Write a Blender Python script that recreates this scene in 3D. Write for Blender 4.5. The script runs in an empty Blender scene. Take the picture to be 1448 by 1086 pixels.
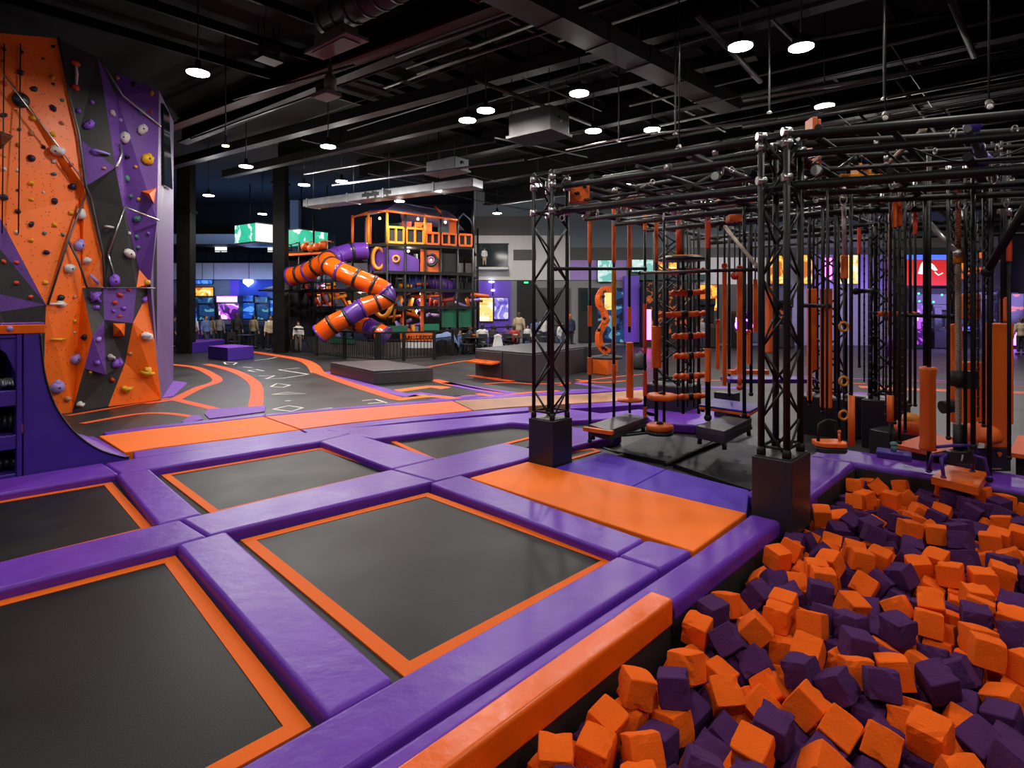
import bpy, bmesh, math, random
from mathutils import Vector, Matrix, Quaternion

random.seed(11)
SC = bpy.context.scene
COL = SC.collection
EYE, FP, HOR, CX = 2.1, 840.0, 435.0, 724.0   # eye height, focal length and horizon of the 1448x1086 frame
ANG = math.radians(47.2)                        # the trampoline court is turned by this angle
UX, UY = math.cos(ANG), math.sin(ANG)
VX, VY = UY, -UX


def G(px, py, z=0.0):
    """floor point (height z) seen at a pixel"""
    Y = FP * (EYE - z) / (py - HOR)
    return Vector(((px - CX) / FP * Y, Y, z))


def P(px, py, Y):
    """point at distance Y seen at a pixel"""
    return Vector(((px - CX) / FP * Y, Y, EYE + (HOR - py) / FP * Y))


def Q(u, v, z=0.0):
    return Vector((u * UX + v * VX, u * UY + v * VY, z))


UD, VD, ZD = Q(1, 0), Q(0, 1), Vector((0, 0, 1))

# ---------------------------------------------------------------- materials
MATS = {}


def mat(name, col, rough=0.5, metal=0.0, bump=0.0, bscale=20.0, var=0.0, vscale=3.0, emit=0.0, ecol=None, coat=0.0, stretch=None, spec=0.5):
    m = bpy.data.materials.new(name)
    m.use_nodes = True
    nt = m.node_tree
    b = nt.nodes['Principled BSDF']
    c = (col[0], col[1], col[2], 1)
    b.inputs['Base Color'].default_value = c
    b.inputs['Roughness'].default_value = rough
    b.inputs['Metallic'].default_value = metal
    b.inputs['Coat Weight'].default_value = coat
    b.inputs['Specular IOR Level'].default_value = spec
    tc = nt.nodes.new('ShaderNodeTexCoord')
    src = tc.outputs['Object']
    if stretch:
        mp = nt.nodes.new('ShaderNodeMapping')
        mp.inputs['Scale'].default_value = stretch
        nt.links.new(src, mp.inputs['Vector'])
        src = mp.outputs['Vector']
    if var > 0:
        n = nt.nodes.new('ShaderNodeTexNoise')
        n.inputs['Scale'].default_value = vscale
        n.inputs['Detail'].default_value = 6
        nt.links.new(src, n.inputs['Vector'])
        r = nt.nodes.new('ShaderNodeValToRGB')
        r.color_ramp.elements[0].position = 0.3
        r.color_ramp.elements[1].position = 0.7
        r.color_ramp.elements[0].color = tuple(x * (1 - var) for x in c[:3]) + (1,)
        r.color_ramp.elements[1].color = tuple(min(1, x * (1 + var)) for x in c[:3]) + (1,)
        nt.links.new(n.outputs['Fac'], r.inputs['Fac'])
        nt.links.new(r.outputs['Color'], b.inputs['Base Color'])
        mr = nt.nodes.new('ShaderNodeMapRange')
        mr.inputs['To Min'].default_value = max(0.05, rough - 0.12)
        mr.inputs['To Max'].default_value = min(1, rough + 0.12)
        nt.links.new(n.outputs['Fac'], mr.inputs['Value'])
        nt.links.new(mr.outputs['Result'], b.inputs['Roughness'])
    if bump > 0:
        n2 = nt.nodes.new('ShaderNodeTexNoise')
        n2.inputs['Scale'].default_value = bscale
        n2.inputs['Detail'].default_value = 4
        nt.links.new(src, n2.inputs['Vector'])
        bp = nt.nodes.new('ShaderNodeBump')
        bp.inputs['Strength'].default_value = bump
        bp.inputs['Distance'].default_value = 0.02
        nt.links.new(n2.outputs['Fac'], bp.inputs['Height'])
        nt.links.new(bp.outputs['Normal'], b.inputs['Normal'])
    if emit > 0:
        e = ecol or col
        b.inputs['Emission Color'].default_value = (e[0], e[1], e[2], 1)
        b.inputs['Emission Strength'].default_value = emit
    MATS[name] = m
    return m


def screen_mat(name, cols, strength=2.0, scale=3.0, kind='voronoi', seed=0.0):
    """a lit screen or backlit poster: a picture-like pattern of flat colours"""
    m = bpy.data.materials.new(name)
    m.use_nodes = True
    nt = m.node_tree
    b = nt.nodes['Principled BSDF']
    b.inputs['Base Color'].default_value = (0.01, 0.01, 0.01, 1)
    b.inputs['Roughness'].default_value = 0.25
    tc = nt.nodes.new('ShaderNodeTexCoord')
    mp = nt.nodes.new('ShaderNodeMapping')
    mp.inputs['Location'].default_value = (seed, seed * 0.7, seed * 1.3)
    nt.links.new(tc.outputs['Object'], mp.inputs['Vector'])
    n0 = nt.nodes.new('ShaderNodeTexNoise')
    n0.inputs['Scale'].default_value = scale
    n0.inputs['Detail'].default_value = 5
    n0.inputs['Distortion'].default_value = 1.2
    nt.links.new(mp.outputs['Vector'], n0.inputs['Vector'])
    r = nt.nodes.new('ShaderNodeValToRGB')
    r.color_ramp.interpolation = 'CONSTANT' if kind == 'flat' else 'LINEAR'
    els = r.color_ramp.elements
    k = len(cols)
    els[0].position = 0.0
    els[0].color = tuple(cols[0]) + (1,)
    els[1].position = 0.68
    els[1].color = tuple(cols[-1]) + (1,)
    for i in range(1, k - 1):
        e = els.new(0.32 + 0.36 * i / (k - 1))
        e.color = tuple(cols[i]) + (1,)
    nt.links.new(n0.outputs['Fac'], r.inputs['Fac'])
    nt.links.new(r.outputs['Color'], b.inputs['Emission Color'])
    b.inputs['Emission Strength'].default_value = strength
    MATS[name] = m
    return m


ORANGE = (0.93, 0.145, 0.008)
PURPLE = (0.140, 0.034, 0.39)
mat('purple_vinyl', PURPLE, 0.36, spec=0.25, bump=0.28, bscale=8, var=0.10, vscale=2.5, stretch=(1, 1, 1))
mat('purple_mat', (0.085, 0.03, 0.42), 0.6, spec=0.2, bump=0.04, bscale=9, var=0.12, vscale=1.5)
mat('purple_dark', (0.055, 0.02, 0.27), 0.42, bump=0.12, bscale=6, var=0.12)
mat('orange_vinyl', (0.85, 0.125, 0.006), 0.28, spec=0.4, bump=0.2, bscale=9, var=0.06, vscale=4)
mat('orange_mat', (0.93, 0.17, 0.008), 0.6, spec=0.2, var=0.08, vscale=1.3, bump=0.03)
mat('salmon_mat', (0.72, 0.13, 0.045), 0.55, spec=0.25, var=0.15, vscale=0.9)
mat('worn_mat', (0.36, 0.16, 0.08), 0.5, var=0.45, vscale=0.6)
mat('orange_tape', (0.78, 0.125, 0.005), 0.6, spec=0.12, bump=0.1, bscale=60)
mat('bed_fabric', (0.0105, 0.0092, 0.0082), 0.42, spec=0.13, bump=0.10, bscale=120, var=0.35, vscale=1.6)
mat('spring_black', (0.006, 0.006, 0.006), 0.6)
mat('floor_rubber', (0.023, 0.022, 0.022), 0.42, spec=0.28, bump=0.05, bscale=40, var=0.30, vscale=0.9)
mat('court_floor', (0.008, 0.008, 0.008), 0.7)
mat('line_orange', (0.75, 0.105, 0.025), 0.55, spec=0.15, var=0.1)
mat('line_purple', (0.2, 0.06, 0.42), 0.55, spec=0.2, var=0.1)
mat('line_white', (0.7, 0.66, 0.6), 0.5, var=0.1)
mat('mat_black', (0.011, 0.01, 0.013), 0.5, spec=0.2, var=0.2)
mat('base_grey', (0.10, 0.085, 0.075), 0.7, var=0.15)
mat('black_metal', (0.0085, 0.008, 0.008), 0.5, spec=0.3, bump=0.02, bscale=60)
mat('black_box', (0.02, 0.019, 0.021), 0.38, bump=0.03, bscale=30, var=0.1)
mat('black_rubber', (0.015, 0.015, 0.016), 0.6, bump=0.05)
mat('grey_pad', (0.045, 0.042, 0.047), 0.42, bump=0.05, bscale=12, var=0.12)
mat('steel', (0.55, 0.54, 0.52), 0.28, metal=0.9)
mat('grey_steel', (0.11, 0.105, 0.108), 0.42, metal=0.7, var=0.15)
mat('duct_grey', (0.03, 0.026, 0.0245), 0.5, metal=0.35, var=0.18, vscale=1.5, bump=0.03)
mat('duct_light', (0.30, 0.31, 0.33), 0.42, metal=0.5, var=0.18)
mat('beam_dark', (0.007, 0.006, 0.0058), 0.55, spec=0.15, var=0.3)
mat('pipe_dark', (0.016, 0.014, 0.0135), 0.38, metal=0.3)
mat('beam_mid', (0.016, 0.0138, 0.013), 0.5, spec=0.2, var=0.25)
mat('pipe_red', (0.05, 0.004, 0.006), 0.6, spec=0.1)
mat('ceiling_black', (0.004, 0.0038, 0.004), 0.9, var=0.4, vscale=0.7)
mat('unit_beige', (0.11, 0.09, 0.08), 0.5)
mat('wall_grey', (0.22, 0.215, 0.225), 0.6, var=0.06)
mat('wall_grey_dark', (0.07, 0.068, 0.072), 0.6, var=0.08)
mat('wall_blue_grey', (0.12, 0.155, 0.19), 0.5, var=0.1, vscale=0.5)
mat('wall_white', (0.60, 0.59, 0.59), 0.6, var=0.04)
mat('wall_lilac', (0.36, 0.24, 0.62), 0.55, var=0.06)
mat('wall_purple', (0.16, 0.07, 0.62), 0.5, var=0.05)
mat('wall_blue', (0.015, 0.05, 0.42), 0.5)
mat('wall_black', (0.008, 0.008, 0.009), 0.7)
mat('dark_glass', (0.02, 0.03, 0.035), 0.08)
mat('climb_orange', (0.93, 0.16, 0.005), 0.48, bump=0.06, bscale=50, var=0.05, vscale=1.5)
mat('climb_black', (0.026, 0.025, 0.026), 0.6, bump=0.1, bscale=50, var=0.12)
mat('climb_purple', (0.13, 0.042, 0.29), 0.55, bump=0.08, bscale=50, var=0.1)
mat('climb_lilac', (0.115, 0.065, 0.20), 0.6, bump=0.08, bscale=30, var=0.12)
mat('hold_navy', (0.012, 0.014, 0.05), 0.4)
mat('hold_black', (0.01, 0.01, 0.012), 0.4)
mat('hold_white', (0.62, 0.58, 0.55), 0.5, var=0.1)
mat('hold_yellow', (0.75, 0.38, 0.01), 0.45)
mat('hold_red', (0.6, 0.05, 0.015), 0.45)
mat('hold_purple', (0.22, 0.08, 0.6), 0.45)
mat('hold_lilac', (0.33, 0.24, 0.62), 0.45)
mat('hold_teal', (0.08, 0.2, 0.2), 0.5)
mat('hold_tan', (0.5, 0.22, 0.1), 0.5)
mat('foam_orange', (0.82, 0.118, 0.007), 0.95, bump=0.25, bscale=90, var=0.06, vscale=6, spec=0.15)
mat('foam_purple', (0.068, 0.019, 0.092), 0.95, bump=0.25, bscale=90, var=0.08, vscale=6, spec=0.15)
mat('slide_orange', (0.78, 0.10, 0.004), 0.2, var=0.04, coat=0.4)
mat('slide_purple', (0.10, 0.027, 0.26), 0.25, coat=0.3)
mat('play_orange', (0.78, 0.125, 0.008), 0.45)
mat('play_yellow', (0.72, 0.27, 0.012), 0.45)
mat('play_purple', (0.11, 0.035, 0.27), 0.45, var=0.15)
mat('play_roof', (0.16, 0.13, 0.25), 0.5, var=0.3, vscale=2)
mat('play_green', (0.012, 0.14, 0.07), 0.6)
mat('play_teal', (0.02, 0.06, 0.06), 0.6, var=0.2)
mat('play_net', (0.012, 0.01, 0.014), 0.7)
mat('play_red', (0.35, 0.03, 0.02), 0.5)
mat('tent_blue', (0.13, 0.19, 0.36), 0.7, var=0.25, vscale=4)
mat('rope_tan', (0.42, 0.33, 0.25), 0.7, bump=0.6, bscale=60)
mat('rope_brown', (0.3, 0.07, 0.02), 0.6, bump=0.6, bscale=60)
mat('skin_light', (0.48, 0.25, 0.16), 0.55)
mat('skin_dark', (0.14, 0.06, 0.035), 0.55)
mat('hair_black', (0.012, 0.01, 0.009), 0.6)
mat('hair_brown', (0.06, 0.03, 0.015), 0.6)
mat('hair_ginger', (0.4, 0.1, 0.02), 0.6)
for n, c in dict(white=(0.62, 0.6, 0.58), cream=(0.62, 0.55, 0.36), black=(0.013, 0.013, 0.014), grey=(0.2, 0.2, 0.21), blue=(0.10, 0.16, 0.33),
                 navy=(0.02, 0.025, 0.06), purple=(0.1, 0.04, 0.18), red=(0.4, 0.03, 0.02), beige=(0.42, 0.32, 0.22), khaki=(0.2, 0.15, 0.09)).items():
    mat('cloth_' + n, c, 0.8, bump=0.15, bscale=30)
mat('lamp_glow', (1, 1, 1), 0.4, emit=25, ecol=(1.0, 0.97, 0.92))
mat('warm_glow', (1, 0.8, 0.4), 0.4, emit=14, ecol=(1.0, 0.62, 0.2))
mat('green_glow', (0.1, 0.8, 0.3), 0.4, emit=3, ecol=(0.03, 0.6, 0.2))
mat('purple_glow', (0.6, 0.2, 1), 0.4, emit=8, ecol=(0.42, 0.10, 1.0))
mat('white_glow', (1, 1, 1), 0.4, emit=9, ecol=(0.85, 0.88, 1.0))
mat('pink_glow', (1, 0.2, 0.7), 0.4, emit=5, ecol=(0.9, 0.12, 0.7))
mat('orange_glow', (1, 0.3, 0.05), 0.4, emit=2.2, ecol=(1.0, 0.22, 0.03))
screen_mat('screen_green', [(0.03, 0.5, 0.3), (0.04, 0.55, 0.34), (0.75, 0.95, 0.85), (0.9, 1, 0.95)], 1.1, 1.1, 'flat', 2.0)
screen_mat('screen_white', [(0.85, 0.95, 0.92), (0.95, 1, 1), (0.9, 1, 0.96)], 1.25, 1.5, 'lin', 5.0)
screen_mat('screen_amber', [(0.5, 0.12, 0.01), (1, 0.45, 0.05), (1, 0.8, 0.35), (1, 0.95, 0.75)], 1.3, 1.4, 'flat', 8.0)
screen_mat('screen_pink', [(0.03, 0.0, 0.08), (0.35, 0.05, 0.5), (0.9, 0.5, 0.95), (1, 0.85, 0.95)], 1.6, 1.6, 'flat', 1.0)
screen_mat('screen_blue', [(0.0, 0.02, 0.2), (0.01, 0.07, 0.5), (0.1, 0.35, 0.85), (0.75, 0.9, 1)], 1.1, 1.2, 'flat', 3.0)
screen_mat('screen_dark_blue', [(0.004, 0.008, 0.03), (0.01, 0.06, 0.2), (0.15, 0.4, 0.5), (0.6, 0.55, 0.3)], 0.8, 1.6, 'flat', 9.0)
screen_mat('poster_yellow', [(0.8, 0.5, 0.1), (1, 0.75, 0.25), (1, 0.95, 0.8), (1, 1, 0.95)], 1.1, 1.6, 'flat', 4.0)
screen_mat('poster_violet', [(0.12, 0.08, 0.6), (0.3, 0.25, 0.85), (0.8, 0.75, 0.95), (0.9, 0.5, 0.4)], 0.9, 1.6, 'flat', 6.0)
screen_mat('poster_mint', [(0.2, 0.6, 0.55), (0.6, 0.9, 0.85), (0.9, 1, 0.95), (0.95, 1, 1)], 0.9, 2.0, 'flat', 7.0)
screen_mat('mural_orange', [(0.02, 0.012, 0.025), (0.03, 0.02, 0.04), (0.75, 0.13, 0.01), (0.9, 0.3, 0.03)], 0.9, 1.1, 'flat', 12.0)
screen_mat('machine_orange', [(0.006, 0.005, 0.006), (0.01, 0.008, 0.008), (0.6, 0.12, 0.02), (0.9, 0.35, 0.1)], 0.55, 2.4, 'flat', 15.0)
screen_mat('machine_dark', [(0.004, 0.004, 0.006), (0.006, 0.006, 0.01), (0.02, 0.05, 0.08), (0.5, 0.4, 0.45)], 0.7, 2.6, 'flat', 19.0)
screen_mat('sign_blue', [(0.02, 0.1, 0.6), (0.1, 0.3, 0.8), (0.7, 0.9, 1)], 1.2, 2.0, 'flat', 22.0)
mat('sign_red', (0.5, 0.02, 0.01), 0.4, emit=0.5, ecol=(0.7, 0.03, 0.015))
mat('sign_sky', (0.1, 0.2, 0.8), 0.4, emit=0.7, ecol=(0.08, 0.2, 0.9))

# ---------------------------------------------------------------- mesh builder
WOFF = {}


class MB:
    def __init__(s):
        s.v, s.f, s.m, s.sm = [], [], [], []

    def add(s, vs, fs, mi=0, smooth=False):
        b = len(s.v)
        s.v += [Vector(x) for x in vs]
        for f in fs:
            s.f.append([b + i for i in f])
            s.m.append(mi)
            s.sm.append(smooth)
        return s

    def frame_box(s, c, ax, ay, az, mi=0):
        """box centred at c with half-axis vectors"""
        c, ax, ay, az = Vector(c), Vector(ax), Vector(ay), Vector(az)
        vs = [c + i * ax + j * ay + k * az for k in (-1, 1) for (i, j) in ((-1, -1), (1, -1), (1, 1), (-1, 1))]
        return s.add(vs, [(3, 2, 1, 0), (4, 5, 6, 7), (0, 1, 5, 4), (1, 2, 6, 5), (2, 3, 7, 6), (3, 0, 4, 7)], mi)

    def box(s, x0, x1, y0, y1, z0, z1, mi=0):
        return s.frame_box(((x0 + x1) / 2, (y0 + y1) / 2, (z0 + z1) / 2), ((x1 - x0) / 2, 0, 0), (0, (y1 - y0) / 2, 0), (0, 0, (z1 - z0) / 2), mi)

    def uvbox(s, u0, u1, v0, v1, z0, z1, mi=0):
        return s.frame_box(Q((u0 + u1) / 2, (v0 + v1) / 2, (z0 + z1) / 2), UD * ((u1 - u0) / 2), VD * ((v1 - v0) / 2), ZD * ((z1 - z0) / 2), mi)

    def prism(s, poly, z0, z1, mi=0):
        n = len(poly)
        a = sum(poly[i][0] * poly[(i + 1) % n][1] - poly[(i + 1) % n][0] * poly[i][1] for i in range(n))
        if a < 0:
            poly = poly[::-1]
        vs = [(p[0], p[1], z0) for p in poly] + [(p[0], p[1], z1) for p in poly]
        fs = [tuple(range(n - 1, -1, -1)), tuple(range(n, 2 * n))] + [(i, (i + 1) % n, n + (i + 1) % n, n + i) for i in range(n)]
        return s.add(vs, fs, mi)

    def slab(s, pts, off, mi=0):
        """any planar-ish polygon of 3-D points, thickened by the vector off"""
        n = len(pts)
        off = Vector(off)
        vs = [Vector(p) for p in pts] + [Vector(p) + off for p in pts]
        fs = [tuple(range(n)), tuple(range(2 * n - 1, n - 1, -1))] + [((i + 1) % n, i, n + i, n + (i + 1) % n) for i in range(n)]
        return s.add(vs, fs, mi)

    def tube(s, pts, r, n=8, mi=0, cap=True):
        pts = [Vector(p) for p in pts]
        rs = list(r) if isinstance(r, (list, tuple)) else [r] * len(pts)
        t0 = (pts[1] - pts[0]).normalized()
        ref = Vector((0, 0, 1)) if abs(t0.z) < 0.9 else Vector((1, 0, 0))
        a = t0.cross(ref).normalized()
        vs = []
        for i, p in enumerate(pts):
            t = (pts[min(i + 1, len(pts) - 1)] - pts[max(i - 1, 0)])
            if t.length < 1e-9:
                t = t0
            t.normalize()
            a = (a - t * a.dot(t))
            if a.length < 1e-6:
                a = t.cross(Vector((0.3, 0.5, 0.8)))
            a.normalize()
            b = t.cross(a)
            vs += [p + rs[i] * (math.cos(2 * math.pi * k / n) * a + math.sin(2 * math.pi * k / n) * b) for k in range(n)]
        fs = []
        for i in range(len(pts) - 1):
            for k in range(n):
                fs.append((i * n + k, i * n + (k + 1) % n, (i + 1) * n + (k + 1) % n, (i + 1) * n + k))
        base = len(s.v)
        s.add(vs, fs, mi, n > 4)
        if cap:
            s.f += [[base + k for k in range(n - 1, -1, -1)], [base + (len(pts) - 1) * n + k for k in range(n)]]
            s.m += [mi, mi]
            s.sm += [False, False]
        return s

    def bar(s, a, b, w, h=None, mi=0):
        """square bar from a to b"""
        a, b = Vector(a), Vector(b)
        t = b - a
        L = t.length
        t.normalize()
        ref = Vector((0, 0, 1)) if abs(t.z) < 0.95 else Vector(UD)
        x = t.cross(ref).normalized()
        y = x.cross(t)
        return s.frame_box((a + b) / 2, t * L / 2, x * (w / 2), y * ((h or w) / 2), mi)

    def lathe(s, prof, c, n=16, mi=0, axis=None):
        """profile of (radius, height) about the vertical through c"""
        c = Vector(c)
        vs, fs = [], []
        for r, z in prof:
            for k in range(n):
                vs.append(c + Vector((r * math.cos(2 * math.pi * k / n), r * math.sin(2 * math.pi * k / n), z)))
        for i in range(len(prof) - 1):
            for k in range(n):
                fs.append((i * n + k, i * n + (k + 1) % n, (i + 1) * n + (k + 1) % n, (i + 1) * n + k))
        fs += [tuple(range(n - 1, -1, -1)), tuple((len(prof) - 1) * n + k for k in range(n))]
        return s.add(vs, fs, mi, True)

    def ball(s, c, rx, ry=None, rz=None, mi=0, n=10, rot=None, lump=0.0):
        ry, rz = ry or rx, rz or rx
        c = Vector(c)
        vs, fs = [], []
        m = max(4, n // 2 + 1)
        for i in range(m + 1):
            th = math.pi * i / m
            for k in range(n):
                ph = 2 * math.pi * k / n
                d = Vector((rx * math.sin(th) * math.cos(ph), ry * math.sin(th) * math.sin(ph), rz * math.cos(th)))
                if lump and 0 < i < m:
                    d *= 1 + random.uniform(-lump, lump)
                if rot is not None:
                    d = rot @ d
                vs.append(c + d)
        for i in range(m):
            for k in range(n):
                fs.append((i * n + k, (i + 1) * n + k, (i + 1) * n + (k + 1) % n, i * n + (k + 1) % n))
        return s.add(vs, fs, mi, True)

    def torus(s, c, R, r, ax, ay, n=18, mi=0):
        c, ax, ay = Vector(c), Vector(ax), Vector(ay)
        pts = [c + R * (math.cos(2 * math.pi * k / n) * ax + math.sin(2 * math.pi * k / n) * ay) for k in range(n + 1)]
        return s.tube(pts, r, 8, mi, cap=False)

    def build(s, name, mats, parent=None, bevel=0.0, seg=2, origin=None, hard=True, remesh=0.0):
        mats = mats if isinstance(mats, (list, tuple)) else [mats]
        me = bpy.data.meshes.new(name)
        if parent is not None:
            off = WOFF[parent.name]
            loc = Vector((0, 0, 0))
        else:
            if origin is None:
                xs = [v.x for v in s.v]
                ys = [v.y for v in s.v]
                zs = [v.z for v in s.v]
                origin = Vector(((min(xs) + max(xs)) / 2, (min(ys) + max(ys)) / 2, min(zs)))
            off = Vector(origin)
            loc = off
        me.from_pydata([tuple(v - off) for v in s.v], [], s.f)
        for mname in mats:
            me.materials.append(MATS[mname])
        for p, mi, sm in zip(me.polygons, s.m, s.sm):
            p.material_index = mi
            p.use_smooth = sm
        bm = bmesh.new()
        bm.from_mesh(me)
        bmesh.ops.recalc_face_normals(bm, faces=bm.faces)
        bm.to_mesh(me)
        bm.free()
        o = bpy.data.objects.new(name, me)
        COL.objects.link(o)
        o.location = loc
        if parent is not None:
            o.parent = parent
        WOFF[o.name] = off.copy()
        if bevel > 0:
            b = o.modifiers.new('bevel', 'BEVEL')
            b.width = bevel
            b.segments = seg
            b.limit_method = 'ANGLE'
            b.angle_limit = math.radians(40)
            if hard:
                b.harden_normals = True
                me.polygons.foreach_set('use_smooth', [True] * len(me.polygons))
        if remesh > 0:
            r = o.modifiers.new('remesh', 'REMESH')
            r.mode = 'VOXEL'
            r.voxel_size = remesh
            r.use_smooth_shade = True
            sm = o.modifiers.new('smooth', 'SMOOTH')
            sm.factor = 0.5
            sm.iterations = 3
        return o


def tag(o, label, cat, group=None, kind=None):
    o['label'] = label
    o['category'] = cat
    if group:
        o['group'] = group
    if kind:
        o['kind'] = kind
    return o


def thing(name, label, cat, loc, group=None):
    o = bpy.data.objects.new(name, None)
    COL.objects.link(o)
    o.location = loc
    o.empty_display_size = 0.1
    WOFF[o.name] = Vector(loc)
    return tag(o, label, cat, group)


def struct(o):
    o['kind'] = 'structure'
    return o


def copy_tree(o, parent=None):
    c = o.copy()
    COL.objects.link(c)
    if parent is not None:
        c.parent = parent
    for ch in list(o.children):
        copy_tree(ch, c)
    return c

# ================================================================ camera
cam = bpy.data.cameras.new('camera')
cam.sensor_width = 36
cam.sensor_fit = 'HORIZONTAL'
cam.lens = FP / 1448 * 36
cam.shift_y = -(543 - HOR) / 1448
cam.clip_end = 200
co = bpy.data.objects.new('camera', cam)
COL.objects.link(co)
co.location = (0, 0, EYE)
co.rotation_euler = (math.pi / 2, 0, 0)
SC.camera = co
SC.view_settings.view_transform = 'Standard'
SC.view_settings.look = 'None'
SC.view_settings.exposure = 0.0
SC.view_settings.gamma = 1.0
SC.view_settings.use_curve_mapping = False
SC.cycles.use_denoising = True
SC.cycles.sample_clamp_indirect = 6
SC.cycles.max_bounces = 6
SC.cycles.caustics_reflective = False
SC.cycles.caustics_refractive = False
w = bpy.data.worlds.new('world')
SC.world = w
w.use_nodes = True
w.node_tree.nodes['Background'].inputs['Color'].default_value = (0.5, 0.55, 0.7, 1)
w.node_tree.nodes['Background'].inputs['Strength'].default_value = 0.02

# ================================================================ room shell
XL, XR, YB, YF, CEIL = -27.0, 27.0, 38.0, -9.0, 8.7
PIT_U0, PIT_U1, PIT_V0, PIT_V1, PIT_Z = 1.2, 8.36, -1.9, 0.48, -0.75
PT = 0.16
# floor with the foam pit cut out of it
bm = bmesh.new()
outer = [Vector((XL, YF, 0)), Vector((XR, YF, 0)), Vector((XR, YB, 0)), Vector((XL, YB, 0))]
hole = [Q(PIT_U0, PIT_V0), Q(PIT_U1, PIT_V0), Q(PIT_U1, PIT_V1), Q(PIT_U0, PIT_V1)]
edges = []
hv = None
for loop in (outer, hole):
    vs = [bm.verts.new(p) for p in loop]
    edges += [bm.edges.new((vs[i], vs[(i + 1) % len(vs)])) for i in range(len(vs))]
    hv = vs
bmesh.ops.triangle_fill(bm, use_beauty=True, edges=edges)
low = [bm.verts.new(v.co + Vector((0, 0, PIT_Z))) for v in hv]
for i in range(4):
    j = (i + 1) % 4
    bm.faces.new((hv[i], hv[j], low[j], low[i]))
bm.faces.new(low)
bmesh.ops.recalc_face_normals(bm, faces=bm.faces)
me = bpy.data.meshes.new('floor')
bm.to_mesh(me)
bm.free()
me.materials.append(MATS['floor_rubber'])
floor = bpy.data.objects.new('floor', me)
COL.objects.link(floor)
WOFF['floor'] = Vector((0, 0, 0))
struct(floor)
struct(MB().box(XL, XR, YF, YB, CEIL, CEIL + 0.2).build('ceiling', 'ceiling_black'))
struct(MB().box(XL, XR, YB, YB + 0.2, 0, CEIL).build('wall_back', 'wall_black'))
struct(MB().box(XL - 0.2, XL, YF, YB, 0, CEIL).build('wall_left', 'wall_black'))
struct(MB().box(XR, XR + 0.2, YF, YB, 0, CEIL).build('wall_right', 'wall_black'))
struct(MB().box(XL, XR, YF - 0.2, YF, 0, CEIL).build('wall_front', 'wall_grey_dark'))


def ribbon(pts, w, z=0.004):
    """flat band along floor points"""
    mb = MB()
    n = len(pts)
    L, R = [], []
    for i, p in enumerate(pts):
        t = (pts[min(i + 1, n - 1)] - pts[max(i - 1, 0)])
        t.z = 0
        t.normalize()
        nn = Vector((-t.y, t.x, 0))
        ww = w[i] if isinstance(w, (list, tuple)) else w
        L.append(Vector((p.x, p.y, z)) + nn * ww / 2)
        R.append(Vector((p.x, p.y, z)) - nn * ww / 2)
    mb.add(L + R, [(i, i + 1, n + i + 1, n + i) for i in range(n - 1)])
    return mb


def smooth_px(px, k=6):
    """Catmull-Rom through pixels"""
    out = []
    p = [px[0]] + list(px) + [px[-1]]
    for i in range(1, len(p) - 2):
        for j in range(k):
            t = j / k
            a, b, c, d = p[i - 1], p[i], p[i + 1], p[i + 2]
            out.append(tuple(0.5 * (2 * b[q] + (c[q] - a[q]) * t + (2 * a[q] - 5 * b[q] + 4 * c[q] - d[q]) * t * t + (3 * b[q] - a[q] - 3 * c[q] + d[q]) * t ** 3) for q in (0, 1)))
    out.append(tuple(px[-1]))
    return out


def marking(px, w, m, curve=True, z=0.004):
    pts = [G(a, b) for a, b in (smooth_px(px) if curve else px)]
    return ribbon(pts, w, z).build('floor_marking', m, floor)


marking([(352, 497), (390, 502.5), (426, 509), (442, 517), (449, 527)], 0.42, 'line_orange')
marking([(449, 526), (481, 538), (520, 551), (562, 564)], 0.33, 'line_orange', z=0.005)
marking([(462, 526), (500, 539), (545, 552), (590, 562)], 0.35, 'line_purple')
marking([(292, 515), (326, 523), (351, 534.5), (363, 549), (361, 577)], [0.3] * 25, 'line_orange')
marking([(238, 515), (276, 519.6), (298, 529), (307, 539), (280, 549), (248, 565)], 0.27, 'line_orange')
marking([(248, 565), (306, 579)], 0.22, 'line_orange', False, 0.005)
marking([(205, 571), (248, 565)], 0.22, 'line_orange', False, 0.006)
marking([(95, 588), (240, 563)], 0.16, 'line_orange', False)
marking([(116, 599), (160, 591), (201, 585), (240, 585), (276, 590)], 0.16, 'line_orange')
marking([(600, 520), (640, 513), (672, 509)], 0.14, 'line_orange')
marking([(612, 537), (660, 548), (715, 558)], 0.35, 'line_orange')
marking([(630, 541), (690, 551), (735, 557)], 0.3, 'line_purple')
marking([(560, 553), (610, 547), (640, 551)], 0.4, 'orange_mat')
marking([(580, 563), (625, 553), (668, 561)], 0.35, 'worn_mat')
marking([(664, 531), (700, 536), (725, 539)], 0.3, 'line_orange')
marking([(566, 560), (600, 556), (640, 563)], 0.3, 'line_purple', z=0.006)
marking([(600, 546), (650, 553), (700, 561)], 0.22, 'salmon_mat', z=0.007)
marking([(640, 545), (700, 557), (735, 563)], 0.2, 'line_purple', z=0.007)
marking([(560, 566), (610, 561), (660, 566)], 0.3, 'orange_mat', z=0.008)
marking([(610, 566), (660, 561), (735, 556)], 0.25, 'line_purple', z=0.006)
marking([(700, 562), (740, 556), (790, 553)], 0.2, 'line_orange', z=0.008)
marking([(815, 537), (850, 541), (890, 538)], 0.14, 'line_orange', z=0.006)
marking([(930, 543), (985, 547), (1060, 549)], 0.35, 'line_purple')
marking([(960, 536), (1010, 538), (1065, 536)], 0.15, 'line_orange')
marking([(1138, 556), (1190, 558), (1225, 556)], 0.35, 'line_purple')
marking([(685, 543), (720, 541), (760, 543), (830, 540)], 0.14, 'line_orange')
marking([(790, 545), (830, 538), (880, 532), (915, 529)], 0.12, 'line_orange')
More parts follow.
